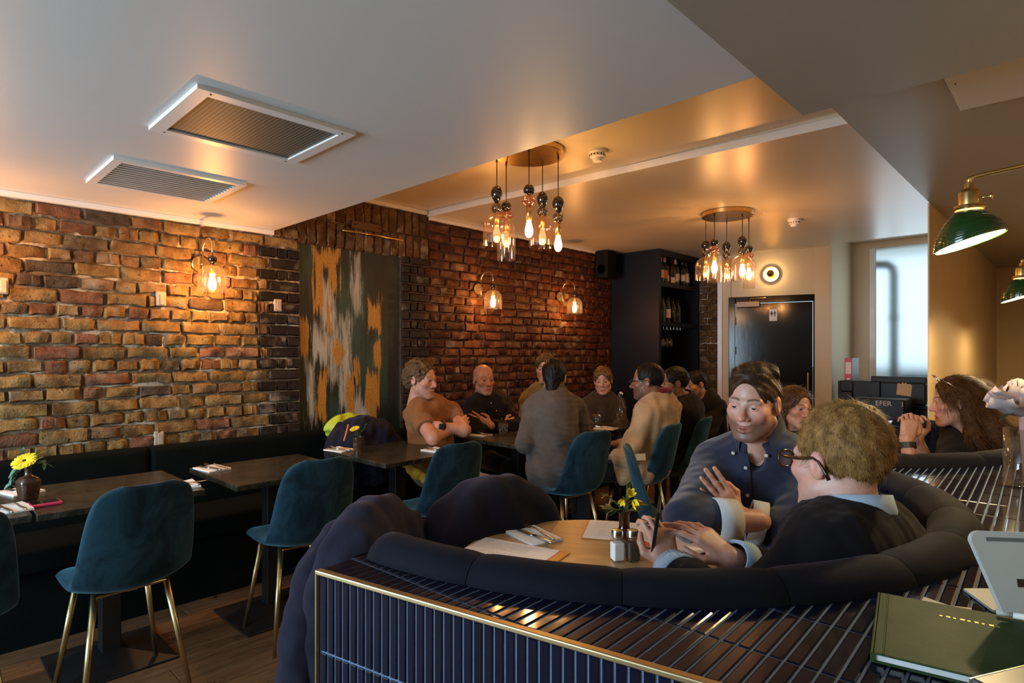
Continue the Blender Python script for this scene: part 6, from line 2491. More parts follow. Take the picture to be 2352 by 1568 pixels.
def head_ops(k=None):
    k = k or {}
    jaw = k.get('jaw', 1.0)
    nose = k.get('nose', 1.0)
    o = [('+', ell((0, -0.015, 0.035), (0.0735, 0.094, 0.083)), 0.01), ('+', ell((0, 0.026, -0.034), (0.0585 * k.get('wide', 1.0), 0.0615, 0.078)), 0.03)]
    for s in (-1, 1):
        o.append(('+', rc((s * 0.049 * jaw, 0.010, -0.058), (s * 0.018 * jaw, 0.066, -0.099), 0.020, 0.017), 0.025))
        o.append(('+', ell((s * 0.042, 0.054, -0.020), (0.023, 0.024, 0.020)), 0.02))
    o.append(('+', ell((0, 0.074, -0.101), (0.020, 0.016, 0.014)), 0.016))
    o.append(('+', ell((0, 0.064, -0.068), (0.029, 0.021, 0.024)), 0.016))
    for s in (-1, 1):
        o.append(('-', ell((s * 0.0315, 0.097, 0.002), (0.0175, 0.0165, 0.0125)), 0.012))
    for s in (-1, 1):
        o.append(('+', rc((s * 0.043, 0.066, 0.021), (s * 0.010, 0.081, 0.019), 0.008, 0.008), 0.012))
        o.append(('+', ell((s * 0.0315, 0.0700, 0.001), (0.0150, 0.0140, 0.0135)), 0.004))
        if k.get('eyeballs'):
            o.append(('-', ell((s * 0.0315, 0.0885, 0.0008), (0.0130, 0.0105, 0.0029)), 0.001))
    o.append(('+', rc((0, 0.079, 0.012), (0, 0.101 * 1.0 + 0.006 * (nose - 1), -0.027), 0.0078, 0.0095 * nose), 0.009))
    o.append(('+', ell((0, 0.103 + 0.006 * (nose - 1), -0.0315), (0.0118 * nose, 0.012, 0.0105)), 0.007))
    for s in (-1, 1):
        o.append(('+', ell((s * 0.0125 * nose, 0.0925, -0.0355), (0.0078, 0.0095, 0.0075)), 0.005))
        o.append(('-', ell((s * 0.0065, 0.101, -0.0435), (0.0038, 0.006, 0.004)), 0.002))
        o.append(('+', rc((s * 0.0245, 0.0770, -0.0668), (s * 0.003, 0.0885, -0.0640), 0.0038, 0.0052), 0.005))
        o.append(('+', rc((s * 0.0205, 0.0780, -0.0735), (0, 0.0870, -0.0755), 0.0048, 0.0065), 0.005))
    mo = k.get('mouth', 0.0)
    o.append(('-', ell((0, 0.0945, -0.0700), (0.0250, 0.0110, 0.0016 + mo)), 0.003))
    for s in (-1, 1):
        o.append(('+', ell((s * 0.0765, -0.010, -0.004), (0.0085, 0.0185, 0.0305)), 0.008))
        o.append(('-', ell((s * 0.0865, -0.006, -0.002), (0.0065, 0.0105, 0.0175)), 0.004))
    o.append(('+', rc((0, -0.022, -0.055), (0, -0.045, -0.20), 0.053 * k.get('neck', 1), 0.058 * k.get('neck', 1)), 0.03))
    return o


def head_tone(V, skin, k):
    """local colours of a face: lips, cheeks, brows, stubble, eyes"""
    k = k or {}
    skin = np.array(skin)
    c = np.tile(skin, (len(V), 1))
    x, y, z = V[:, 0], V[:, 1], V[:, 2]

    def blend(m, col, a):
        m = np.clip(m, 0, 1)[:, None] * a
        c[:] = c * (1 - m) + np.array(col) * m

    def blob(cx, cy, cz, rx, ry, rz, soft=0.5):
        d = np.sqrt(((np.abs(x) - cx) / rx) ** 2 + ((y - cy) / ry) ** 2 + ((z - cz) / rz) ** 2)
        return (1 - d) / soft + 0.5
    red = skin * np.array((1.08, 0.74, 0.70))
    blend(blob(0.04, 0.06, -0.028, 0.035, 0.05, 0.03, 1.0), red, 0.5)
    blend(blob(0.0, 0.105, -0.03, 0.018, 0.03, 0.02, 1.0), red, 0.55)
    blend(blob(0.078, -0.01, -0.005, 0.014, 0.03, 0.04, 1.0), red, 0.5)
    beard = k.get('beard')
    if beard:
        m = np.minimum((-0.036 - z) / 0.018, (y - 0.005 + (z + 0.06) * 0.2) / 0.02)
        m = np.minimum(m, 1 - np.clip((0.0 - (z + 0.125)) / 0.01, 0, 1))
        m = np.minimum(m, np.clip((np.sqrt((x / 0.02) ** 2 + ((z + 0.048) / 0.009) ** 2) - 1) * 3, 0, 1) if not k.get('moustache') else 1)
        blend(m, beard, k.get('beard_a', 0.5))
        side = np.minimum((np.abs(x) - 0.052) / 0.006, np.minimum((y + 0.0) / 0.01, (0.035 - y) / 0.01))
        blend(np.minimum(side, np.minimum((0.02 - z) / 0.01, (z + 0.07) / 0.01)), beard, k.get('beard_a', 0.5) * 0.8)
    if k.get('moustache'):
        blend(blob(0.012, 0.088, -0.0535, 0.020, 0.03, 0.0065, 0.5), k['moustache'], 0.95)
    lip = k.get('lip', tuple(skin * np.array((0.85, 0.50, 0.48))))
    blend(np.minimum(blob(0.0, 0.088, -0.0702, 0.0260, 0.03, 0.0100, 0.35), 1), lip, 0.75)
    blend(blob(0.0, 0.09, -0.0700, 0.0230, 0.03, 0.0016, 0.8), (0.05, 0.012, 0.012), 0.85)
    brow = k.get('brow', (0.05, 0.03, 0.02))
    zb = 0.0245 + 0.004 * np.clip(1 - ((np.abs(x) - 0.032) / 0.02) ** 2, -1, 1)
    m = np.minimum(1.3 - np.abs(z - zb) / 0.0038, np.minimum((np.abs(x) - 0.010) / 0.004, (0.050 - np.abs(x)) / 0.006))
    blend(np.where(y > 0.03, m, 0), brow, k.get('brow_a', 0.85))
    if not k.get('eyeballs'):
        blend(np.where(y > 0.04, blob(0.0315, 0.086, 0.0005, 0.0130, 0.03, 0.0052, 0.4), 0), (0.22, 0.18, 0.16), 0.9)
        gz = k.get('gaze', 0.0)
        d = np.sqrt(((x - np.sign(x) * 0.0315 - gz) / 0.0062) ** 2 + ((z - 0.001) / 0.0058) ** 2)
        blend(np.where(y > 0.04, (1.15 - d) * 3, 0), k.get('iris', (0.012, 0.009, 0.008)), 0.95)
        blend(np.where(y > 0.04, np.minimum(blob(0.0315, 0.086, 0.0055, 0.0140, 0.03, 0.0022, 0.6), 1), 0), (0.03, 0.015, 0.012), 0.75)
    if k.get('scalp'):
        m = np.minimum((z - 0.045 - 0.35 * (y - 0.02)) / 0.02, 1)
        side = np.minimum((0.03 - y) / 0.03, (z + 0.03) / 0.02)
        blend(np.minimum(side, (0.075 - z) / 0.03), k['scalp'], 0.5)
    return c


def to_local(p, c, R, s):
    return ((p - c) @ R) / F32(s)


HAIR = {
    'short': dict(cap=(0.0805, 0.1025, 0.0925), cc=(0, -0.018, 0.037), face=((0, 0.118, -0.040), (0.088, 0.075, 0.170)), nape=-0.062, extra=[], bump=(0.0016, 0.020)),
    'crop': dict(cap=(0.0770, 0.0985, 0.0885), cc=(0, -0.017, 0.036), face=((0, 0.112, -0.035), (0.095, 0.082, 0.176)), nape=-0.066, extra=[], bump=(0.0010, 0.018)),
    'quiff': dict(cap=(0.0780, 0.1000, 0.0905), cc=(0, -0.018, 0.037), face=((0, 0.117, -0.040), (0.086, 0.075, 0.160)), nape=-0.064,
                  extra=[ell((0.010, 0.025, 0.103), (0.050, 0.045, 0.020)), ell((-0.015, -0.02, 0.107), (0.055, 0.06, 0.020))], bump=(0.0022, 0.026)),
    'curly': dict(cap=(0.088, 0.110, 0.098), cc=(0, -0.028, 0.038), face=((0, 0.126, -0.048), (0.100, 0.084, 0.166)), nape=-0.085, extra=[ell((0, -0.082, 0.0), (0.074, 0.050, 0.070))], bump=(0.006, 0.026)),
    'curtain': dict(cap=(0.083, 0.104, 0.096), cc=(0, -0.016, 0.037), face=((0, 0.125, -0.042), (0.074, 0.078, 0.146)), nape=-0.06,
                    extra=[ell((0.046, 0.052, 0.066), (0.028, 0.026, 0.030)), ell((-0.046, 0.052, 0.066), (0.028, 0.026, 0.030))], bump=(0.0025, 0.020)),
    'messy': dict(cap=(0.0775, 0.1010, 0.0915), cc=(0, -0.019, 0.036), face=((0, 0.124, -0.042), (0.104, 0.088, 0.168)), nape=-0.066,
                  extra=[ell((0, -0.030, 0.098), (0.054, 0.066, 0.034)), ell((0.0, -0.082, 0.045), (0.056, 0.028, 0.052))], bump=(0.0018, 0.024)),
    'long': dict(cap=(0.0825, 0.106, 0.094), cc=(0, -0.018, 0.036), face=((0, 0.126, -0.045), (0.082, 0.082, 0.160)), nape=-0.40, extra=[], bump=(0.002, 0.018)),
}


def mesh_normals(V, Q):
    n = np.zeros_like(V)
    a = V[Q[:, 2]] - V[Q[:, 0]]
    b = V[Q[:, 3]] - V[Q[:, 1]]
    f = np.cross(a, b)
    for i in range(4):
        np.add.at(n, Q[:, i], f)
    return n / (np.linalg.norm(n, axis=1)[:, None] + 1e-12)


def ribbons(P, D, N, L, w, curve, seed=0, segs=3):
    """hair strands as thin ribbons from roots P along D, bending by curve"""
    r = np.random.RandomState(seed)
    n = len(P)
    side = np.cross(D, N)
    side /= np.linalg.norm(side, axis=1)[:, None] + 1e-9
    vs, qs = [], []
    pts = P.copy()
    d = D.copy()
    rows = []
    for k in range(segs + 1):
        ww = w * (1 - 0.75 * k / segs)
        rows.append((pts - side * ww, pts + side * ww))
        d = d + curve * (1.0 / segs)
        d /= np.linalg.norm(d, axis=1)[:, None]
        pts = pts + d * (L / segs)[:, None]
    V = np.concatenate([np.concatenate(rw) for rw in rows])
    Q = []
    for k in range(segs):
        a = k * 2 * n
        b = (k + 1) * 2 * n
        i = np.arange(n)
        Q.append(np.stack([a + i, a + n + i, b + n + i, b + i], 1))
    return V, np.concatenate(Q)


def hand_ops(wr, tip_dir, palm_n, curl, scale=1.0, thumb=1, spread=0.10, thumb_in=0.5, kk=0.004, fist=None):
    """wrist point, direction of the fingers, palm normal (the way the fingers curl); thumb = +-1 picks the side"""
    w = Vector(wr)
    d = Vector(tip_dir).normalized()
    n = Vector(palm_n)
    n = (n - d * n.dot(d)).normalized()
    sd = d.cross(n).normalized() * thumb          # towards the thumb
    S_ = scale
    o = []
    names = ((0.028, 0.088, (0.044, 0.026, 0.021), 0.0088), (0.009, 0.092, (0.049, 0.030, 0.022), 0.0090), (-0.010, 0.087, (0.045, 0.028, 0.021), 0.0086), (-0.028, 0.078, (0.035, 0.021, 0.018), 0.0076))
    for i, (off, kl, ph, rad) in enumerate(names):
        a = w + sd * off * 0.55 * S_
        kn = w + (d * kl + sd * off) * S_
        o.append(('+', rc(a, kn, 0.0145 * S_, 0.0115 * S_), 0.016 if i else 0.01))
    for i, (off, kl, ph, rad) in enumerate(names):
        kn = w + (d * kl + sd * off) * S_
        cu = curl[i] if isinstance(curl, (list, tuple)) else curl
        dd = (d + sd * spread * (1.5 - i) * 0.6).normalized()
        p = kn
        ang = 0.0
        for j, L in enumerate(ph):
            ang += cu * (0.8, 1.0, 0.7)[j]
            v = dd * math.cos(ang) + n * math.sin(ang)
            q = p + v * L * S_
            o.append(('+', rc(p, q, rad * (1 - 0.09 * j) * S_, rad * (0.91 - 0.09 * j) * S_), kk))
            p = q
    b = w + (d * 0.022 + sd * 0.020 + n * 0.008) * S_
    v1 = (d * 0.62 + sd * 0.70 + n * 0.35 * thumb_in).normalized()
    p1 = b + v1 * 0.044 * S_
    v2 = (d * 0.9 + sd * (0.35 - 0.5 * thumb_in) + n * 0.55 * thumb_in).normalized()
    p2 = p1 + v2 * 0.031 * S_
    v3 = (d * 0.95 + sd * (0.2 - 0.7 * thumb_in) + n * 0.5 * thumb_in).normalized()
    p3 = p2 + v3 * 0.024 * S_
    o += [('+', rc(b, p1, 0.0155 * S_, 0.0115 * S_), 0.012), ('+', rc(p1, p2, 0.0108 * S_, 0.0098 * S_), kk), ('+', rc(p2, p3, 0.0098 * S_, 0.0078 * S_), kk)]
    return o


def strand_fn(flow, lift=0.35, curl=0.5, jit=0.35):
    """combing field: flow is a function of head-local positions"""
    def fn(loc, nrm, r):
        t = flow(loc)
        t = t - nrm * (t * nrm).sum(1)[:, None]
        t /= np.linalg.norm(t, axis=1)[:, None] + 1e-6
        D = t + nrm * lift + r.normal(size=loc.shape) * jit
        C = -nrm * curl + r.normal(size=loc.shape) * 0.2
        return D, C, r.uniform(0.5, 1.2, len(loc))
    return fn


def flow_crown(l):
    f = l - np.array((0.0, -0.05, 0.115))
    f[:, 2] -= 0.03
    fr = np.clip((l[:, 1] - 0.03) / 0.03, 0, 1) * np.clip((l[:, 2] - 0.03) / 0.03, 0, 1)
    f[:, 0] += 0.06 * fr
    f[:, 2] += 0.10 * fr
    return f


def lerp(a, b, t):
    return Vector(a) * (1 - t) + Vector(b) * t


class Person:
    def __init__(s, label, head, skin, hair=None, hk=None, s_=1.0, hh=0.0038, hb=0.0055, seed=1):
        s.root = thing('person', label, 'person')
        px, py, Z, phi, pitch, roll = head
        s.hc = PD(px, py, Z)
        s.HR = frame_img(phi - math.degrees(math.atan((px - CX) / FPX)), pitch, roll)   # facing measured against the line of sight
        s.hs = s_
        s.skin = skin
        s.hk = hk or {}
        s.hair = hair
        s.hh, s.hb = hh, hb
        s.seed = seed
        s.body = []
        s.arms = {}

    def hl(s, v):
        """head-local point -> world"""
        return s.hc + s.HR @ (Vector(v) * s.hs)

    def torso(s, neck, shr, shl, pel, w=1.0, depth=1.0, nkd=0.143):
        s.nk, s.sr, s.sl, s.pv = (Vector(q) for q in (neck, shr, shl, pel))
        s.nk = s.hc + (s.nk - s.hc).normalized() * nkd * s.hs
        s.tr = (s.sr - s.sl).normalized()
        up = (s.nk - s.pv).normalized()
        s.tf = up.cross(s.tr).normalized()
        s.tu = s.tr.cross(s.tf).normalized()
        s.TRm = npm(Matrix((s.tr, s.tf, s.tu)).transposed())
        s.tw, s.td = w, depth
        return s

    def torso_ops(s, g):
        """torso grown by g"""
        w, dp = s.tw, s.td
        c1 = lerp(s.pv, s.nk, 0.66)
        c2 = lerp(s.pv, s.nk, 0.30)
        H = (s.nk - s.pv).length
        shw = (s.sr - s.sl).length / 2
        base = s.nk - s.tu * 0.040
        return [('+', ell(c1, ((shw * 0.92) * w + g, 0.112 * dp + g, H * 0.40 + g), s.TRm), 0.02),
                ('+', ell(c2, (0.150 * w + g, 0.118 * dp + g, H * 0.36 + g), s.TRm), 0.08),
                ('+', ell(s.pv, (0.155 * w + g, 0.130 * dp + g, 0.11 + g), s.TRm), 0.07),
                ('+', rc(s.sr, s.sl, 0.058 + g, 0.058 + g), 0.06),
                ('+', rc(base, lerp(base, s.sr, 0.8), 0.052 + g, 0.05 + g), 0.04),
                ('+', rc(base, lerp(base, s.sl, 0.8), 0.052 + g, 0.05 + g), 0.04)]

    def arm(s, side, elbow, wrist, hand=None, r=(0.050, 0.043, 0.041, 0.028)):
        s.arms[side] = (s.sr if side == 'r' else s.sl, Vector(elbow), Vector(wrist), hand, r)

    def bounds(s, pts, pad):
        a = np.array([tuple(p) for p in pts])
        return a.min(0) - pad, a.max(0) + pad

    def build_body(s):
        k = s.hk
        HRn = npm(s.HR)
        hc = A3(s.hc)
        fl = chain(head_ops(k))

        def fh(p):
            q = to_local(p, hc, HRn, s.hs)
            return fl(q) * F32(s.hs)
        nb = s.hl((0, -0.045, -0.20))
        lo, hi = s.bounds([s.hl((x, y, z)) for x in (-0.085, 0.085) for y in (-0.115, 0.12) for z in (-0.21, 0.125)], 0.012)
        V, Q = sdf_mesh(fh, lo, hi, s.hh)
        T = head_tone(to_local(V.astype(F32), hc, HRn, s.hs), s.skin, k)
        ops = s.torso_ops(-0.016)
        ops.append(('+', rc(s.hl((0, -0.03, -0.09)), s.nk - s.tu * 0.02, 0.046, 0.05), 0.03))
        pts = [s.nk, s.sr, s.sl, s.pv]
        hands = []
        for sd, (sh, e, w, hand, r) in s.arms.items():
            ops.append(('+', rc(sh, e, r[0], r[1]), 0.03))
            ops.append(('+', rc(e, w, r[2], r[3]), 0.02))
            pts += [e, w]
            if hand:
                hd = chain(hand)
                ops.append(('+', hd, 0.012))
                pts.append(w + (w - e).normalized() * 0.16)
        f = chain(ops)
        lo, hi = s.bounds(pts, 0.17)
        lo[2] = max(lo[2], s.pv.z - 0.14)
        V2, Q2 = sdf_mesh(f, lo, hi, s.hb)
        T2 = np.tile(np.array(s.skin) * np.array((1.0, 0.93, 0.92)), (len(V2), 1))
        VV = np.concatenate([V, V2])
        QQ = np.concatenate([Q, Q2 + len(V)])
        me = np_mesh('body', VV, QQ, 'skin', np.concatenate([T, T2]))
        s.bodyo = link('body', me, s.root)
        return s

    def build_hair(s, mat_, style=None, strands='auto', extra=None, nape=None):
        if strands == 'auto':
            strands = (3200, 0.018, 0.0011, strand_fn(flow_crown, 0.25, 0.5, 0.35))
        h = HAIR[style or s.hair]
        HRn = npm(s.HR)
        hc = A3(s.hc)
        ops = [('+', ell(h['cc'], h['cap']), 0.01)]
        for e in h['extra']:
            ops.append(('+', e, 0.03))
        fc, fr = h['face']
        facecut = ell(fc, fr)
        for sd in (-1, 1):
            ops.append(('-', ell((sd * 0.080, 0.000, -0.014), (0.024, 0.024, 0.036)), 0.008))
        ops.append(('&', half((0, 0, nape or h['nape']), (0, 0.25, -1)), 0.008))
        if extra:
            ops += extra
        fl = chain(ops)
        amp, wl = h['bump']

        def f(p):
            q = to_local(p, hc, HRn, s.hs)
            return smax(fl(q) + wrinkle(q, amp, wl, s.seed), -facecut(q), 0.005) * F32(s.hs)
        zlo = -0.13 if not extra else -0.36
        lo, hi = s.bounds([s.hl((x, y, z)) for x in (-0.13, 0.13) for y in (-0.18, 0.13) for z in (zlo, 0.16)], 0.01)
        V, Q = sdf_mesh(f, lo, hi, s.hh)
        if strands:
            n, L, w, fn = strands
            N = mesh_normals(V, Q)
            r = np.random.RandomState(s.seed)
            idx = r.randint(0, len(V), n)
            loc = to_local(V[idx].astype(F32), hc, HRn, s.hs)
            ok = facecut(loc) > 0.010
            idx = idx[ok]
            P, Nn = V[idx] - N[idx] * 0.001, N[idx]
            loc = loc[ok]
            D, C, Ls = fn(loc, (Nn @ HRn), r)
            D = D @ HRn.T
            C = C @ HRn.T
            D /= np.linalg.norm(D, axis=1)[:, None]
            RV, RQ = ribbons(P, D, Nn, L * Ls, w, C, s.seed)
            V, Q = np.concatenate([V, RV]), np.concatenate([Q, RQ + len(V)])
        link('hair', np_mesh('hair', V, Q, mat_), s.root)
        return s

    def build_top(s, mat_, name='shirt', g=0.012, sleeve=(1.0, 1.0), neckcut=0.058, wr=(0.004, 0.07), h=None, hem=None, slr=0.014, extra=None):
        """upper garment; sleeve = fraction of the arm covered on (right, left), 0..1 upper arm, 1..2 forearm"""
        ops = s.torso_ops(g)
        pts = [s.nk, s.sr, s.sl, s.pv]
        for sd, fr in (('r', sleeve[0]), ('l', sleeve[1])):
            if sd not in s.arms:
                continue
            sh, e, w, hand, r = s.arms[sd]
            fu = min(1.0, fr)
            ue = lerp(sh, e, fu)
            up = rc(sh, lerp(sh, e, min(1, fu + 0.15)), r[0] + slr, r[1] + slr)
            if fu < 1:
                up = chain([('+', up, 0.01), ('&', half(ue, e - sh), 0.004)])
            ops.append(('+', up, 0.035))
            pts.append(ue)
            if fr > 1:
                ff = fr - 1
                fe = lerp(e, w, ff)
                lowp = rc(e, lerp(e, w, min(1.15, ff + 0.15)), r[2] + slr, r[3] + slr)
                lowp = chain([('+', lowp, 0.01), ('&', half(fe, w - e), 0.004)])
                ops.append(('+', lowp, 0.02))
                pts.append(fe)
        ops.append(('-', rc(s.hl((0, -0.02, -0.05)), s.nk - s.tu * 0.03, neckcut, neckcut), 0.006))
        if extra:
            ops += extra
        zb = s.pv.z - 0.11 if hem is None else hem
        ops.append(('&', half((0, 0, zb), (0, 0, -1)), 0.01))
        f0 = chain(ops)
        sd_ = s.seed

        def f(p):
            return f0(p) + wrinkle(p * A3((1, 1, 1.5)), wr[0], wr[1], sd_) + wrinkle(p * A3((1, 1, 1.8)), wr[0] * 0.25, wr[1] * 0.45, sd_ + 7)
        lo, hi = s.bounds(pts, 0.20)
        lo[2] = max(lo[2], zb - 0.02)
        hi[2] = min(hi[2], s.nk.z + 0.12)
        o = sdf_obj(name, f, lo, hi, h or s.hb * 1.15, mat_, s.root)
        return o

    def legs(s, mat_, phi, h=0.011, knee=0.42, spread=0.11, shoe='black', zf=0.48):
        Rm = frame_img(phi)
        rt, fw = Rm @ Vector((1, 0, 0)), Rm @ Vector((0, 1, 0))
        ops = [('+', ell(s.pv, (0.165, 0.13, 0.10), npm(Rm)), 0.02)]
        pts = [s.pv]
        for sd in (-1, 1):
            hp = s.pv + rt * sd * 0.085 - Vector((0, 0, 0.02))
            kn = s.pv + fw * knee + rt * sd * spread
            kn.z = zf + 0.02
            an = kn + fw * 0.02
            an.z = 0.09
            ops += [('+', rc(hp, kn, 0.085, 0.062), 0.04), ('+', rc(kn, an, 0.062, 0.05), 0.03)]
            pts += [kn, an]
            m = MB()
            m.bbox((-0.042, -0.09, 0.0), (0.042, 0.18, 0.075), 0.025)
            m.xf(Matrix.Translation((an.x, an.y, 0.0)) @ Rm.to_4x4())
            m.build('shoe', shoe, s.root, True)
        f0 = chain(ops)
        lo, hi = s.bounds(pts, 0.15)
        lo[2] = 0.05
        hi[2] = s.pv.z + 0.12
        sdf_obj('trousers', lambda p: f0(p) + wrinkle(p, 0.004, 0.09, s.seed), lo, hi, h, mat_, s.root)
        return s

    def eyes(s, mat_, gaze=(0, 0)):
        for sd in (-1, 1):
            me = MB().lathe([(0.0125 * math.sin(PI * i / 12), -0.0125 * math.cos(PI * i / 12)) for i in range(13)], 20).xf(Matrix.Scale(s.hs, 4)).mesh('eye', mat_, True)
            R4 = s.HR.to_4x4() @ Matrix.Rotation(math.radians(gaze[0]), 4, 'Z') @ Matrix.Rotation(math.radians(gaze[1]), 4, 'X')
            link('eye', me, s.root, mx=Matrix.Translation(s.hl((sd * 0.0315, 0.0712, 0.0012))) @ R4)
        return s

    def glasses(s, mat_, lw=0.024, lh=0.018, r=0.0022, y=0.104, z=0.0, lens='g_clear'):
        m = MB()
        gl = MB()
        for sd in (-1, 1):
            pts = []
            for k in range(25):
                a = 2 * PI * k / 24
                cx = math.copysign(abs(math.cos(a)) ** 0.7, math.cos(a))
                cz = math.copysign(abs(math.sin(a)) ** 0.7, math.sin(a))
                xx = sd * 0.034 + lw * cx
                pts.append(s.hl((xx, y - 0.10 * max(0, abs(xx) - 0.02) ** 1.0 * 0.6, z + lh * cz)))
            m.tube(pts, r, 8)
            gl.add(pts[:-1], [tuple(range(24))])
            tp = [s.hl((sd * 0.059, y - 0.012, z + 0.008)), s.hl((sd * 0.071, y - 0.03, z + 0.008)), s.hl((sd * 0.0785, 0.03, z + 0.008)), s.hl((sd * 0.0815, -0.005, z + 0.012)), s.hl((sd * 0.082, -0.018, z + 0.006)), s.hl((sd * 0.081, -0.034, z - 0.018)), s.hl((sd * 0.080, -0.040, z - 0.032))]
            m.tube(tp, [r, r * 1.3, r * 1.3, r * 1.2, r * 1.2, r * 1.3, r * 1.5], 8)
        m.tube([s.hl((-0.011, y, z + 0.005)), s.hl((0, y + 0.002, z + 0.008)), s.hl((0.011, y, z + 0.005))], r * 0.9, 8)
        o = m.build('glasses', mat_, s.root, True)
        gl.build('lens', lens, o)
        return s

# ---------------------------------------------------------------- the two men at the oak table
M['denim'] = cloth('navy_chambray', (0.021, 0.024, 0.046), 0.85, 0.22, 0.3)
M['cuff'] = cloth('striped_white_cotton', (0.62, 0.60, 0.57), 0.85, 0.05, 0.1, stripes=(150, 'X', (0.40, 0.42, 0.46)))
M['bluecol'] = cloth('blue_striped_cotton', (0.46, 0.58, 0.72), 0.85, 0.05, 0.1, stripes=(130, 'Z', (0.30, 0.42, 0.58)))
M['blackknit'] = cloth('black_knit', (0.0065, 0.0055, 0.0065), 0.95, 0.25, 0.04, 260)
M['trouser_d'] = cloth('dark_trousers', (0.012, 0.012, 0.016), 0.9)
M['trouser_k'] = cloth('khaki_trousers', (0.24, 0.16, 0.095), 0.9)
M['hair_brown'] = hair_mat('dark_brown_hair', (0.018, 0.009, 0.005), (0.060, 0.029, 0.013))
M['hair_ginger'] = hair_mat('sandy_hair', (0.115, 0.055, 0.015), (0.34, 0.18, 0.055), 0.5)
M['hair_black'] = hair_mat('black_hair', (0.003, 0.0028, 0.003), (0.010, 0.008, 0.008))
M['hair_curl'] = hair_mat('curly_brown_hair', (0.040, 0.020, 0.008), (0.15, 0.085, 0.032), 0.5)
M['hair_blond'] = hair_mat('dark_blond_hair', (0.06, 0.028, 0.010), (0.20, 0.105, 0.038), 0.4)
M['hair_aub'] = hair_mat('auburn_hair', (0.030, 0.012, 0.005), (0.11, 0.048, 0.016), 0.35)
M['tortoise'] = plain('tortoiseshell', (0.035, 0.012, 0.006), 0.15, var=0.9, vscale=60)
M['button'] = plain('pearl_button', (0.55, 0.52, 0.48), 0.3)


def collar(p, mat_, r0, r1, h, yaw_gap, spread=0.02, name='collar', tilt=0.0, z0=-0.02, drop=0.0, th=0.003, back=0.0, ctr=None):
    """stand-and-fold shirt collar around the neck of p, open at the front by yaw_gap degrees"""
    n = 40
    vs = []
    C = (ctr if ctr is not None else p.nk)
    g = math.radians(yaw_gap)
    prof = [(r0, 0.0, 0), (r0 - 0.002, h * 0.55, 0), (r0 + 0.001, h, 0), (r0 + 0.006, h * 1.02, 0), (r1, h * 0.45, 1), (r1 + 0.006, h * 0.02 - drop, 1), (r1 + 0.004, h * 0.0 - drop, 1), (r1 - 0.004, h * 0.45, 1)]
    for i in range(n + 1):
        a = g + (2 * PI - 2 * g) * i / n            # 0 = front
        fr = max(0.0, math.cos(a))
        for (r, z, outer) in prof:
            rr = r + (spread * fr ** 3 if outer else 0)
            zz = z - (0.030 * fr ** 2) + z0 - (0.022 * fr ** 4 if outer else 0) + back * max(0.0, -math.cos(a))
            vs.append(C + p.tf * (rr * math.cos(a) * 1.05) + p.tr * (rr * math.sin(a)) + p.tu * zz)
    return MB().grid(vs, len(prof), n + 1).build(name, mat_, p.root, True)


def cuff(p, a, b, r0, r1, mat_, name='cuff', th=0.004):
    """turned back cuff between points a and b of the forearm"""
    a, b = Vector(a), Vector(b)
    d = (b - a).normalized()
    u = d.orthogonal().normalized()
    v = d.cross(u)
    vs = []
    n = 28
    L = (b - a).length
    prof = [(r0, 0.0), (r0 + th, 0.0), (r1 + th, L), (r1, L), (r1 - 0.004, L * 0.9)]
    for i in range(n):
        t = 2 * PI * i / n
        w = 1 + 0.06 * math.sin(2 * t + 1)
        for (r, s) in prof:
            vs.append(a + d * s + (u * math.cos(t) + v * math.sin(t)) * r * w)
    m = MB()
    k = len(prof)
    fs = []
    for i in range(n):
        j = (i + 1) % n
        for q in range(k - 1):
            fs.append((i * k + q, j * k + q, j * k + q + 1, i * k + q + 1))
    m.add(vs, fs)
    return m.build(name, mat_, p.root, True)


# --- man in the chambray shirt, arms crossed
A = Person('man in a navy button-down shirt with crossed arms at the oak table', (1730, 925, 1.82, -20, -8, -3), (0.56, 0.31, 0.235), 'quiff',
           dict(eyeballs=True, beard=(0.12, 0.058, 0.034), beard_a=0.8, mouth=0.0014, jaw=1.22, wide=1.07, nose=1.08, brow=(0.055, 0.03, 0.018), neck=1.12), 0.915, 0.0019, 0.0036, 3)
A.torso(PD(1752, 1034, 1.90), PD(1642, 1068, 1.97), PD(1876, 1075, 1.80), PD(1790, 1340, 1.98), 1.05, 1.05)
up = Vector((0, 0, 1))
Rv, Fv = Vector((CA, SA, 0)), Vector((-SA, CA, 0))
lw = PD(1692, 1186, 1.745)
A.arm('r', PD(1580, 1192, 1.68), PD(1742, 1196, 1.685), hand_ops(PD(1742, 1196, 1.685), Rv * 0.6 + Fv * 0.8 + up * 0.05, Fv * 0.3 - up * 0.9, 0.2, 0.9, 1), (0.052, 0.045, 0.043, 0.031))
A.arm('l', PD(1812, 1222, 1.70), lw, hand_ops(lw, -Rv * 0.60 + up * 0.74 - Fv * 0.28, Fv * 0.9 - Rv * 0.1, [0.06, 0.08, 0.10, 0.12], 0.95, -1, 0.10, 0.9), (0.052, 0.045, 0.043, 0.030))
A.build_body()
A.eyes('eye_grey', (-6, -6))


def flow_quiff(l):
    f = np.zeros_like(l)
    top = np.clip((l[:, 2] - 0.04) / 0.05, 0, 1)
    fr = np.clip((l[:, 1] - 0.01) / 0.04, 0, 1)
    f[:, 1] = -0.35 * fr - 0.3 * (1 - fr)
    f[:, 0] = 0.8 * top
    f[:, 2] = -1.0 * (1 - top) * (1 - fr) + 0.9 * fr
    return f


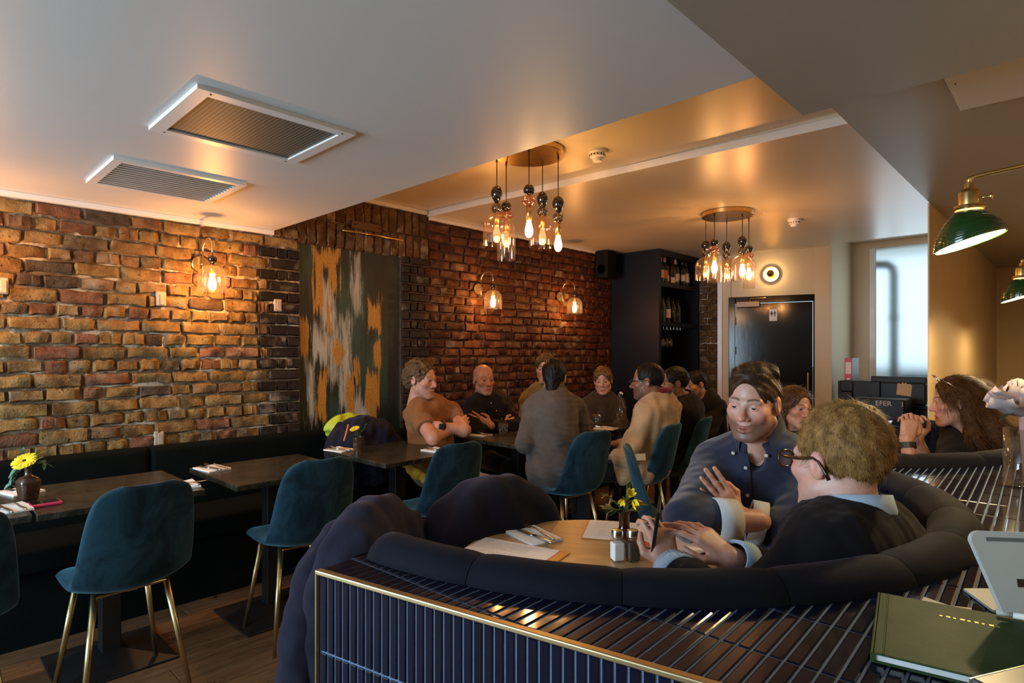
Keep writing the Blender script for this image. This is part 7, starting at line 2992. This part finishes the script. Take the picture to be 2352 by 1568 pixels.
A.build_hair('hair_brown', strands=(9000, 0.017, 0.0005, strand_fn(flow_quiff, 0.22, 0.6, 0.30)))
A.build_top('denim', 'shirt', 0.013, (1.40, 1.48), 0.062, (0.0055, 0.13), 0.0045, slr=0.017,
            extra=[('-', ell(A.nk + A.tf * 0.110 - A.tu * 0.022, (0.026, 0.06, 0.044), A.TRm), 0.006)])
collar(A, 'denim', 0.063, 0.076, 0.046, 30, 0.024, z0=0.016, drop=0.026)
e, w = A.arms['r'][1], A.arms['r'][2]
cuff(A, lerp(e, w, 0.36), lerp(e, w, 0.68), 0.062, 0.058, 'cuff')
e, w = A.arms['l'][1], A.arms['l'][2]
cuff(A, lerp(e, w, 0.46), lerp(e, w, 0.76), 0.061, 0.057, 'cuff')
# placket and buttons
fz = [PD(px, py, 1.5) for px, py in ((1710, 1060), (1713, 1090), (1716, 1130), (1717, 1160))]


def onto(p, px, py, grow=0.013):
    """first hit of a pixel ray with the torso surface of p"""
    f = chain(p.torso_ops(grow))
    Zs = np.linspace(1.2, 6.0, 1600)
    P = np.array([tuple(PD(px, py, z)) for z in Zs], dtype=F32)
    d = f(P)
    i = int(np.argmax(d < 0.0))
    return Vector(P[i]) if d[i] < 0 else Vector(P[int(np.argmin(d))])


bp = [onto(A, px, py, 0.020) for px, py in ((1706, 1040), (1710, 1060), (1714, 1095), (1716, 1130), (1718, 1165))]
vs = []
for q in bp:
    vs += [q - A.tr * 0.014 + A.tf * 0.002, q + A.tf * 0.0035, q + A.tr * 0.014 + A.tf * 0.002]
MB().grid(vs, 3, len(bp)).build('placket', 'denim', A.root, True)
for px, py in ((1713, 1074), (1717, 1137), (1684, 1040), (1760, 1046)):
    q = onto(A, px, py, 0.024)
    rot = Vector((0, 0, 1)).rotation_difference(A.tf).to_matrix().to_4x4()
    MB().lathe([(0, 0), (0.0055, 0), (0.0055, 0.002), (0.004, 0.0025), (0.0, 0.0015)], 14).xf(Matrix.Translation(q) @ rot).build('button', 'button', A.root, True)
A.legs('trouser_d', -60)

# --- man with sandy hair and glasses, seen from behind
B = Person('man with sandy hair and tortoiseshell glasses in a black jumper, seen from behind', (1921, 1060, 1.285, -126, -4, 2), (0.60, 0.335, 0.26), 'messy',
           dict(brow=(0.16, 0.09, 0.04), neck=1.08, jaw=1.05), 0.965, 0.0022, 0.0040, 5)
B.torso(PD(1965, 1200, 1.33), PD(2035, 1250, 1.49), PD(1905, 1275, 1.145), PD(1985, 1500, 1.22), 1.10, 1.12, 0.128)
w1, w2 = PD(1678, 1284, 1.40), PD(1538, 1302, 1.42)
B.arm('r', PD(1830, 1330, 1.52), w1, hand_ops(w1, -Rv * 0.72 + up * 0.62 + Fv * 0.3, Fv * 0.5 - up * 0.5 - Rv * 0.3, [0.35, 0.4, 0.45, 0.5], 0.9, 1, 0.18, 0.5))
B.arm('l', PD(1700, 1420, 1.16), w2, hand_ops(w2, -Rv * 0.22 + up * 0.95 + Fv * 0.25, -Rv * 0.2 + Fv * 0.9, [0.75, 0.8, 0.85, 0.9], 0.88, 1, 0.08, 0.9))
B.build_body()


def flow_messy(l):
    f = np.zeros_like(l)
    crown = np.array((0.0, -0.06, 0.115))
    d = l - crown
    f[:] = d
    f[:, 2] -= 0.03
    return f


B.build_hair('hair_ginger', strands=(16000, 0.020, 0.00045, strand_fn(flow_messy, 0.24, 0.5, 0.34)))
B.build_top('blackknit', 'jumper', 0.016, (1.86, 1.90), 0.066, (0.004, 0.08), 0.0055, slr=0.016)
collar(B, 'bluecol', 0.068, 0.078, 0.050, 18, 0.008, z0=0.0, drop=0.010, ctr=B.hl((0, -0.034, -0.122)))
for sd in ('r', 'l'):
    e, w = B.arms[sd][1], B.arms[sd][2]
    cuff(B, lerp(e, w, 0.80), lerp(e, w, 0.985), 0.045, 0.042, 'bluecol')
B.glasses('tortoise', 0.025, 0.019, 0.0028, 0.106, 0.0)
B.legs('trouser_d', -120)
# phone in his hand
ph = PD(1506, 1215, 1.44)
r = thing('mobile_phone', 'black mobile phone held up by the man with sandy hair', 'phone', ph)
m = MB().bbox((-0.036, -0.004, -0.055), (0.036, 0.004, 0.075), 0.003)
m.xf(RZ(YAW + 1.25) @ Matrix.Rotation(-0.38, 4, 'Y') @ Matrix.Rotation(0.15, 4, 'X'))
m.build('case', 'blackplastic', r)

# ---------------------------------------------------------------- the group at the far tables
M['rust'] = cloth('rust_tshirt', (0.21, 0.085, 0.028), 0.9, 0.15, 0.15)
M['blackshirt'] = cloth('black_shirt', (0.010, 0.009, 0.010), 0.85, 0.2, 0.05)
M['greyshirt'] = cloth('grey_melange', (0.085, 0.072, 0.065), 0.92, 0.18, 0.1)
M['brownknit'] = cloth('dark_brown_jumper', (0.045, 0.030, 0.018), 0.92, 0.2, 0.1)
M['olive'] = cloth('olive_shirt', (0.17, 0.125, 0.05), 0.9, 0.15)
M['beige'] = cloth('beige_blazer', (0.40, 0.27, 0.15), 0.88, 0.12, 0.15)
M['scarf'] = cloth('dark_red_scarf', (0.14, 0.008, 0.012), 0.95, 0.3, 0.3)
M['black_acetate'] = plain('black_acetate', (0.008, 0.008, 0.008), 0.2)
fair, fair2, tan_, brown = (0.50, 0.255, 0.175), (0.48, 0.24, 0.165), (0.42, 0.22, 0.14), (0.25, 0.125, 0.075)

# curly hair, rust T-shirt, arms crossed
P = Person('curly haired man in a rust T-shirt with crossed arms and a black watch', (970, 872, 4.05, 52, -4, 0), fair, 'curly', dict(brow=(0.06, 0.03, 0.015), jaw=1.05, beard=(0.2, 0.11, 0.07), beard_a=0.25), 1.06, 0.0042, 0.0065, 11)
P.torso(PD(980, 930, 4.12), PD(957, 950, 3.98), PD(1036, 948, 4.28), PD(1000, 1078, 4.1), 1.0, 1.0, 0.125)
wl, wr_ = PD(1008, 978, 3.83), PD(1044, 984, 3.93)
P.arm('r', PD(994, 1006, 3.74), wr_, hand_ops(wr_, Rv * 0.6 + Fv * 0.75 + up * 0.3, Fv, 0.25, 1.0, 1))
P.arm('l', PD(1066, 988, 3.90), wl, hand_ops(wl, -Rv * 0.8 + Fv * 0.6 - up * 0.1, Fv, 0.3, 1.0, 1))
P.build_body()
P.build_hair('hair_curl')
P.build_top('rust', 'tshirt', 0.014, (0.62, 0.62), 0.060, (0.005, 0.11), slr=0.02)
P.legs('trouser_k', 40, knee=0.44)
wp = lerp(P.arms['l'][1], wl, 0.86)
dd_ = (wl - P.arms['l'][1]).normalized()
m = MB().lathe([(0.036, -0.012), (0.038, -0.012), (0.038, 0.012), (0.036, 0.012)], 24, close=False)
m.xf(Matrix.Translation(wp) @ Vector((0, 0, 1)).rotation_difference(dd_).to_matrix().to_4x4())
wo = m.build('watch_strap', 'black', P.root, True)
m = MB().bbox((-0.018, -0.005, -0.022), (0.018, 0.005, 0.022), 0.004)
m.xf(Matrix.Translation(wp - Fv * 0.041) @ RZ(YAW))
m.build('watch_case', 'screen', wo)

# bald man, black shirt
P = Person('bald man in a black shirt with crossed arms against the brick wall', (1111, 872, 4.72, 24, -2, 0), fair2, None, dict(scalp=(0.20, 0.13, 0.10), beard=(0.30, 0.22, 0.18), beard_a=0.45, brow=(0.10, 0.06, 0.04)), 1.02, 0.0042, 0.0065, 13)
P.torso(PD(1115, 918, 4.80), PD(1085, 936, 4.66), PD(1158, 932, 4.92), PD(1122, 1040, 4.80), 1.0, 1.0, 0.122)
wl, wr_ = PD(1128, 978, 4.50), PD(1160, 974, 4.66)
P.arm('r', PD(1092, 988, 4.46), wr_, hand_ops(wr_, Rv * 0.7 + Fv * 0.7 + up * 0.1, Fv, 0.3, 1.0, 1))
P.arm('l', PD(1185, 980, 4.72), wl, hand_ops(wl, -Rv * 0.85 + up * 0.4 - Fv * 0.1, Fv, 0.12, 1.0, -1, 0.15))
P.build_body()
P.build_top('blackshirt', 'shirt', 0.014, (1.95, 1.97), 0.060, (0.005, 0.10), slr=0.016)
collar(P, 'blackshirt', 0.062, 0.072, 0.038, 22, 0.012, z0=0.006, drop=0.008)
for py in (0, 1, 2):
    q = onto(P, 1128 + py * 12, 925 + py * 18, 0.018)
    MB().lathe([(0, 0), (0.006, 0), (0.005, 0.003), (0, 0.003)], 10).xf(Matrix.Translation(q) @ Vector((0, 0, 1)).rotation_difference(P.tf).to_matrix().to_4x4()).build('button', 'button', P.root)
P.legs('trouser_d', 40)

# tall one, mostly hidden
P = Person('man in an olive shirt mostly hidden behind the man in grey', (1253, 846, 5.15, -10, -6, 0), fair, 'curtain', dict(brow=(0.06, 0.03, 0.015)), 1.03, 0.0055, 0.011, 15)
P.torso(PD(1243, 905, 5.22), PD(1212, 920, 5.2), PD(1290, 920, 5.25), PD(1250, 1000, 5.25), 1.0, 1.0)
P.arm('r', PD(1205, 970, 5.05), PD(1240, 985, 4.85))
P.arm('l', PD(1300, 970, 5.05), PD(1270, 985, 4.85))
P.build_body()
P.build_hair('hair_curl', 'curtain')
P.build_top('olive', 'shirt', 0.014, (1.9, 1.9), 0.060, (0.005, 0.11), slr=0.016)
P.legs('trouser_d', 30)

# man in grey seen from behind
P = Person('black haired man in a grey long sleeved shirt seen from behind', (1273, 868, 4.05, 170, -14, 0), tan_, 'short', dict(neck=1.05), 1.02, 0.0042, 0.0065, 17)
P.torso(PD(1275, 905, 4.02), PD(1322, 937, 4.12), PD(1226, 937, 4.04), PD(1270, 1083, 3.93), 1.06, 1.10, 0.085)
wl, wr_ = PD(1204, 1000, 4.22), PD(1330, 985, 4.4)
P.arm('l', PD(1206, 1020, 3.88), wl, hand_ops(wl, -Rv * 0.35 + Fv * 0.75 - up * 0.4, Rv * 0.5 - up * 0.2, [0.5, 0.55, 0.6, 0.65], 1.0, 1, 0.05))
P.arm('r', PD(1345, 1010, 4.15), wr_, hand_ops(wr_, -Rv * 0.3 + Fv, -up, 0.3, 1.0, -1))
P.build_body()
P.build_hair('hair_black', nape=-0.10, extra=[('+', rc((0, -0.062, -0.02), (0, -0.066, -0.085), 0.050, 0.040), 0.03)])
collar(P, 'greyshirt', 0.060, 0.066, 0.034, 20, 0.0, z0=0.012)
P.build_top('greyshirt', 'shirt', 0.016, (1.96, 1.96), 0.060, (0.006, 0.13), slr=0.018)
P.legs('trouser_d', 165)

# young man with curtain fringe
P = Person('young man with a parted fringe in a dark brown jumper', (1385, 874, 5.35, -6, -8, 3), fair, 'curtain', dict(brow=(0.07, 0.035, 0.018), jaw=1.05), 1.0, 0.0042, 0.008, 19)
P.torso(PD(1382, 912, 5.42), PD(1352, 931, 5.36), PD(1418, 931, 5.46), PD(1385, 1020, 5.42), 1.02, 1.0, 0.120)
P.arm('r', PD(1340, 975, 5.15), PD(1370, 985, 4.95), hand_ops(PD(1370, 985, 4.95), Rv * 0.6 - Fv * 0.6, -up, 0.3, 1.0, -1))
P.arm('l', PD(1428, 975, 5.25), PD(1412, 985, 5.0), hand_ops(PD(1412, 985, 5.0), -Rv * 0.6 - Fv * 0.6, -up, 0.3, 1.0, 1))
P.build_body()
P.build_hair('hair_blond')
P.build_top('brownknit', 'jumper', 0.015, (1.95, 1.95), 0.060, (0.005, 0.10), slr=0.017)
P.legs('trouser_d', -10)

# man in the beige blazer
P = Person('man with glasses, red scarf and beige blazer in profile at the far table', (1486, 876, 4.15, -96, -3, 0), brown, 'crop', dict(brow=(0.012, 0.008, 0.006), beard=(0.05, 0.03, 0.022), beard_a=0.55, mouth=0.002, nose=1.15), 1.06, 0.0042, 0.0065, 21)
P.torso(PD(1524, 907, 4.22), PD(1538, 938, 4.38), PD(1486, 950, 4.04), PD(1484, 1066, 4.2), 1.10, 1.15, 0.15)
wl, wr_ = PD(1416, 1050, 4.10), PD(1412, 1020, 4.35)
P.arm('l', PD(1438, 1052, 3.95), wl, hand_ops(wl, -Rv * 0.7 + Fv * 0.7, -up, 0.4, 1.0, 1))
P.arm('r', PD(1455, 1035, 4.45), wr_, hand_ops(wr_, -Rv * 0.9 + Fv * 0.3, -up, 0.4, 1.0, -1))
P.build_body()
P.build_hair('hair_black')
skirt = [('+', rc(PD(1470, 1080, 4.05), PD(1440, 1075, 4.0), 0.10, 0.08), 0.05), ('+', rc(PD(1445, 1080, 4.0), PD(1432, 1096, 3.98), 0.075, 0.05), 0.04)]
P.build_top('beige', 'blazer', 0.020, (1.93, 1.93), 0.066, (0.006, 0.13), slr=0.024, extra=skirt, hem=P.pv.z - 0.17)
sc_ = []
C = lerp(P.nk, P.hl((0, -0.03, -0.09)), 0.4)
for i in range(33):
    a = 2 * PI * i / 32
    sc_.append(C + P.tf * (0.068 * math.cos(a)) + P.tr * (0.066 * math.sin(a)) + P.tu * (0.012 - 0.030 * math.cos(a)))
MB().tube(sc_, 0.028, 10).build('scarf', 'scarf', P.root, True)
P.glasses('black_acetate', 0.022, 0.016, 0.0024)
fp = onto(P, 1462, 1052, 0.03)
MB().bbox((-0.07, -0.003, -0.022), (0.07, 0.003, 0.022), 0.002).xf(Matrix.Translation(PD(1458, 1050, 3.865)) @ RZ(YAW - 0.3) @ Matrix.Rotation(-0.1, 4, 'Y')).build('pocket_flap', 'beige', P.root)
P.legs('trouser_d', -105)

# bearded man behind him
P = Person('bearded black haired man behind the beige blazer', (1548, 880, 4.62, -72, -4, 0), brown, 'short', dict(brow=(0.008, 0.006, 0.005), beard=(0.02, 0.013, 0.010), beard_a=0.85, moustache=(0.02, 0.013, 0.010)), 1.02, 0.0045, 0.009, 23)
P.torso(PD(1580, 912, 4.68), PD(1596, 937, 4.8), PD(1556, 945, 4.52), PD(1576, 1060, 4.62), 1.05, 1.05, 0.15)
P.arm('l', PD(1520, 1020, 4.45), PD(1500, 1030, 4.6))
P.arm('r', PD(1560, 1020, 4.9), PD(1500, 1010, 4.9))
P.build_body()
P.build_hair('hair_black')
P.build_top('blackshirt', 'jumper', 0.016, (1.95, 1.95), 0.060, (0.005, 0.11))
P.legs('trouser_d', -90)

# man with moustache
P = Person('man with a moustache in a black top at the end of the far table', (1597, 884, 5.1, -52, -10, 6), tan_, 'short', dict(brow=(0.012, 0.008, 0.006), moustache=(0.02, 0.012, 0.008), beard=(0.08, 0.045, 0.03), beard_a=0.5), 0.97, 0.0045, 0.009, 25)
P.torso(PD(1626, 910, 5.2), PD(1616, 932, 5.34), PD(1650, 940, 5.02), PD(1634, 1035, 5.12), 1.08, 1.05, 0.15)
P.arm('l', PD(1625, 1000, 4.85), PD(1580, 1005, 4.95))
P.arm('r', PD(1590, 990, 5.3), PD(1560, 1000, 5.2))
P.build_body()
P.build_hair('hair_black')
P.build_top('blackshirt', 'jumper', 0.016, (1.95, 1.95), 0.060, (0.005, 0.11))
P.legs('trouser_d', -70)

# ---------------------------------------------------------------- the two women in the farther booth
M['blackdress'] = cloth('black_top', (0.010, 0.009, 0.008), 0.9, 0.2, 0.05)


def flow_down(l):
    f = np.zeros_like(l)
    top = np.clip((l[:, 2] - 0.07) / 0.04, 0, 1)
    f[:, 2] = -1.0
    f[:, 0] = np.sign(l[:, 0]) * 0.7 * top
    f[:, 1] = -0.35 - 0.4 * top
    return f


# long brown hair, clasped hands
P = Person('woman with long brown hair, sunglasses on her head and clasped hands', (2196, 922, 2.68, -82, -6, 0), (0.54, 0.30, 0.225), 'long', dict(jaw=0.92, neck=0.88, nose=0.95, brow=(0.05, 0.028, 0.016), lip=(0.36, 0.13, 0.11)), 0.93, 0.0032, 0.0045, 31)
P.torso(PD(2222, 1010, 2.74), PD(2250, 1050, 2.86), PD(2200, 1062, 2.60), PD(2240, 1260, 2.76), 0.88, 0.95)
wl, wr_ = PD(2082, 1010, 2.62), PD(2105, 1010, 2.72)
P.arm('l', PD(2098, 1110, 2.56), wl, hand_ops(wl, Rv * 0.25 + up * 0.9 + Fv * 0.1, Fv * 0.9 + Rv * 0.2, [0.75, 0.85, 0.9, 0.95], 0.92, -1, 0.08, 0.5), (0.040, 0.036, 0.035, 0.025))
P.arm('r', PD(2150, 1100, 2.80), wr_, hand_ops(wr_, -Rv * 0.25 + up * 0.9 - Fv * 0.15, -Fv * 0.9 - Rv * 0.2, [0.75, 0.85, 0.9, 0.95], 0.92, 1, 0.08, 0.5), (0.040, 0.036, 0.035, 0.025))
P.build_body()
lng = [('+', rc((0.0, -0.065, 0.02), (0.0, -0.125, -0.17), 0.062, 0.070), 0.05), ('+', rc((0.0, -0.125, -0.17), (0.0, -0.20, -0.255), 0.070, 0.040), 0.05),
       ('+', rc((-0.066, -0.03, 0.01), (-0.074, -0.035, -0.16), 0.024, 0.030), 0.03), ('+', rc((0.066, -0.03, 0.01), (0.074, -0.035, -0.16), 0.024, 0.030), 0.03),
       ('+', rc((-0.074, -0.035, -0.16), (-0.07, 0.02, -0.26), 0.030, 0.016), 0.03), ('+', rc((0.074, -0.035, -0.16), (0.07, 0.02, -0.26), 0.030, 0.016), 0.03)]
P.build_hair('hair_aub', extra=lng, strands=(15000, 0.10, 0.0006, strand_fn(flow_down, 0.03, 0.05, 0.055)))
P.build_top('blackdress', 'top', 0.012, (0.9, 0.9), 0.058, (0.004, 0.10), slr=0.014)
wo = MB().tube([lerp(P.arms['l'][1], wl, 0.80), lerp(P.arms['l'][1], wl, 0.93)], 0.0335, 20, False).build('watch_strap', 'black', P.root, True)
P.legs('trouser_d', -100)
m = MB()
for sd in (-1, 1):
    pts = []
    for k in range(19):
        a = 2 * PI * k / 18
        pts.append(P.hl((sd * 0.036 + 0.026 * math.cos(a), 0.065 + 0.012 * math.sin(a), 0.118 + 0.018 * math.sin(a))))
    m.tube(pts, 0.0016, 6)
    m.tube([P.hl((sd * 0.064, 0.062, 0.118)), P.hl((sd * 0.088, 0.03, 0.095)), P.hl((sd * 0.092, -0.015, 0.045))], 0.0018, 6)
m.build('sunglasses', 'chrome', P.root, True)
MB().lathe([(0, 0.004), (0.004, 0), (0, -0.004)], 8, tuple(P.hl((-0.082, -0.004, -0.042)))).build('earring', 'chrome', P.root, True)

# woman behind the man in the navy shirt
P = Person('dark haired woman behind the man in the navy shirt', (1828, 935, 3.45, 38, -6, -3), (0.46, 0.23, 0.16), 'long', dict(jaw=0.92, neck=0.88, brow=(0.03, 0.016, 0.01), lip=(0.30, 0.09, 0.08)), 0.97, 0.0038, 0.007, 33)
P.torso(PD(1822, 1008, 3.52), PD(1790, 1035, 3.48), PD(1868, 1035, 3.58), PD(1828, 1180, 3.55), 0.88, 0.95)
P.arm('r', PD(1785, 1110, 3.38), PD(1830, 1120, 3.2))
P.arm('l', PD(1885, 1110, 3.45), PD(1850, 1120, 3.2))
P.build_body()
P.build_hair('hair_aub', extra=[('+', rc((0.0, -0.06, 0.02), (0.0, -0.075, -0.20), 0.066, 0.066), 0.05), ('+', rc((-0.070, -0.02, 0.01), (-0.074, 0.0, -0.22), 0.026, 0.026), 0.03), ('+', rc((0.070, -0.02, 0.01), (0.074, 0.0, -0.22), 0.026, 0.026), 0.03)],
             strands=(6000, 0.08, 0.0006, strand_fn(flow_down, 0.03, 0.05, 0.06)))
P.build_top('blackdress', 'top', 0.012, (1.9, 1.9), 0.056, (0.004, 0.10))
P.legs('trouser_d', 20)
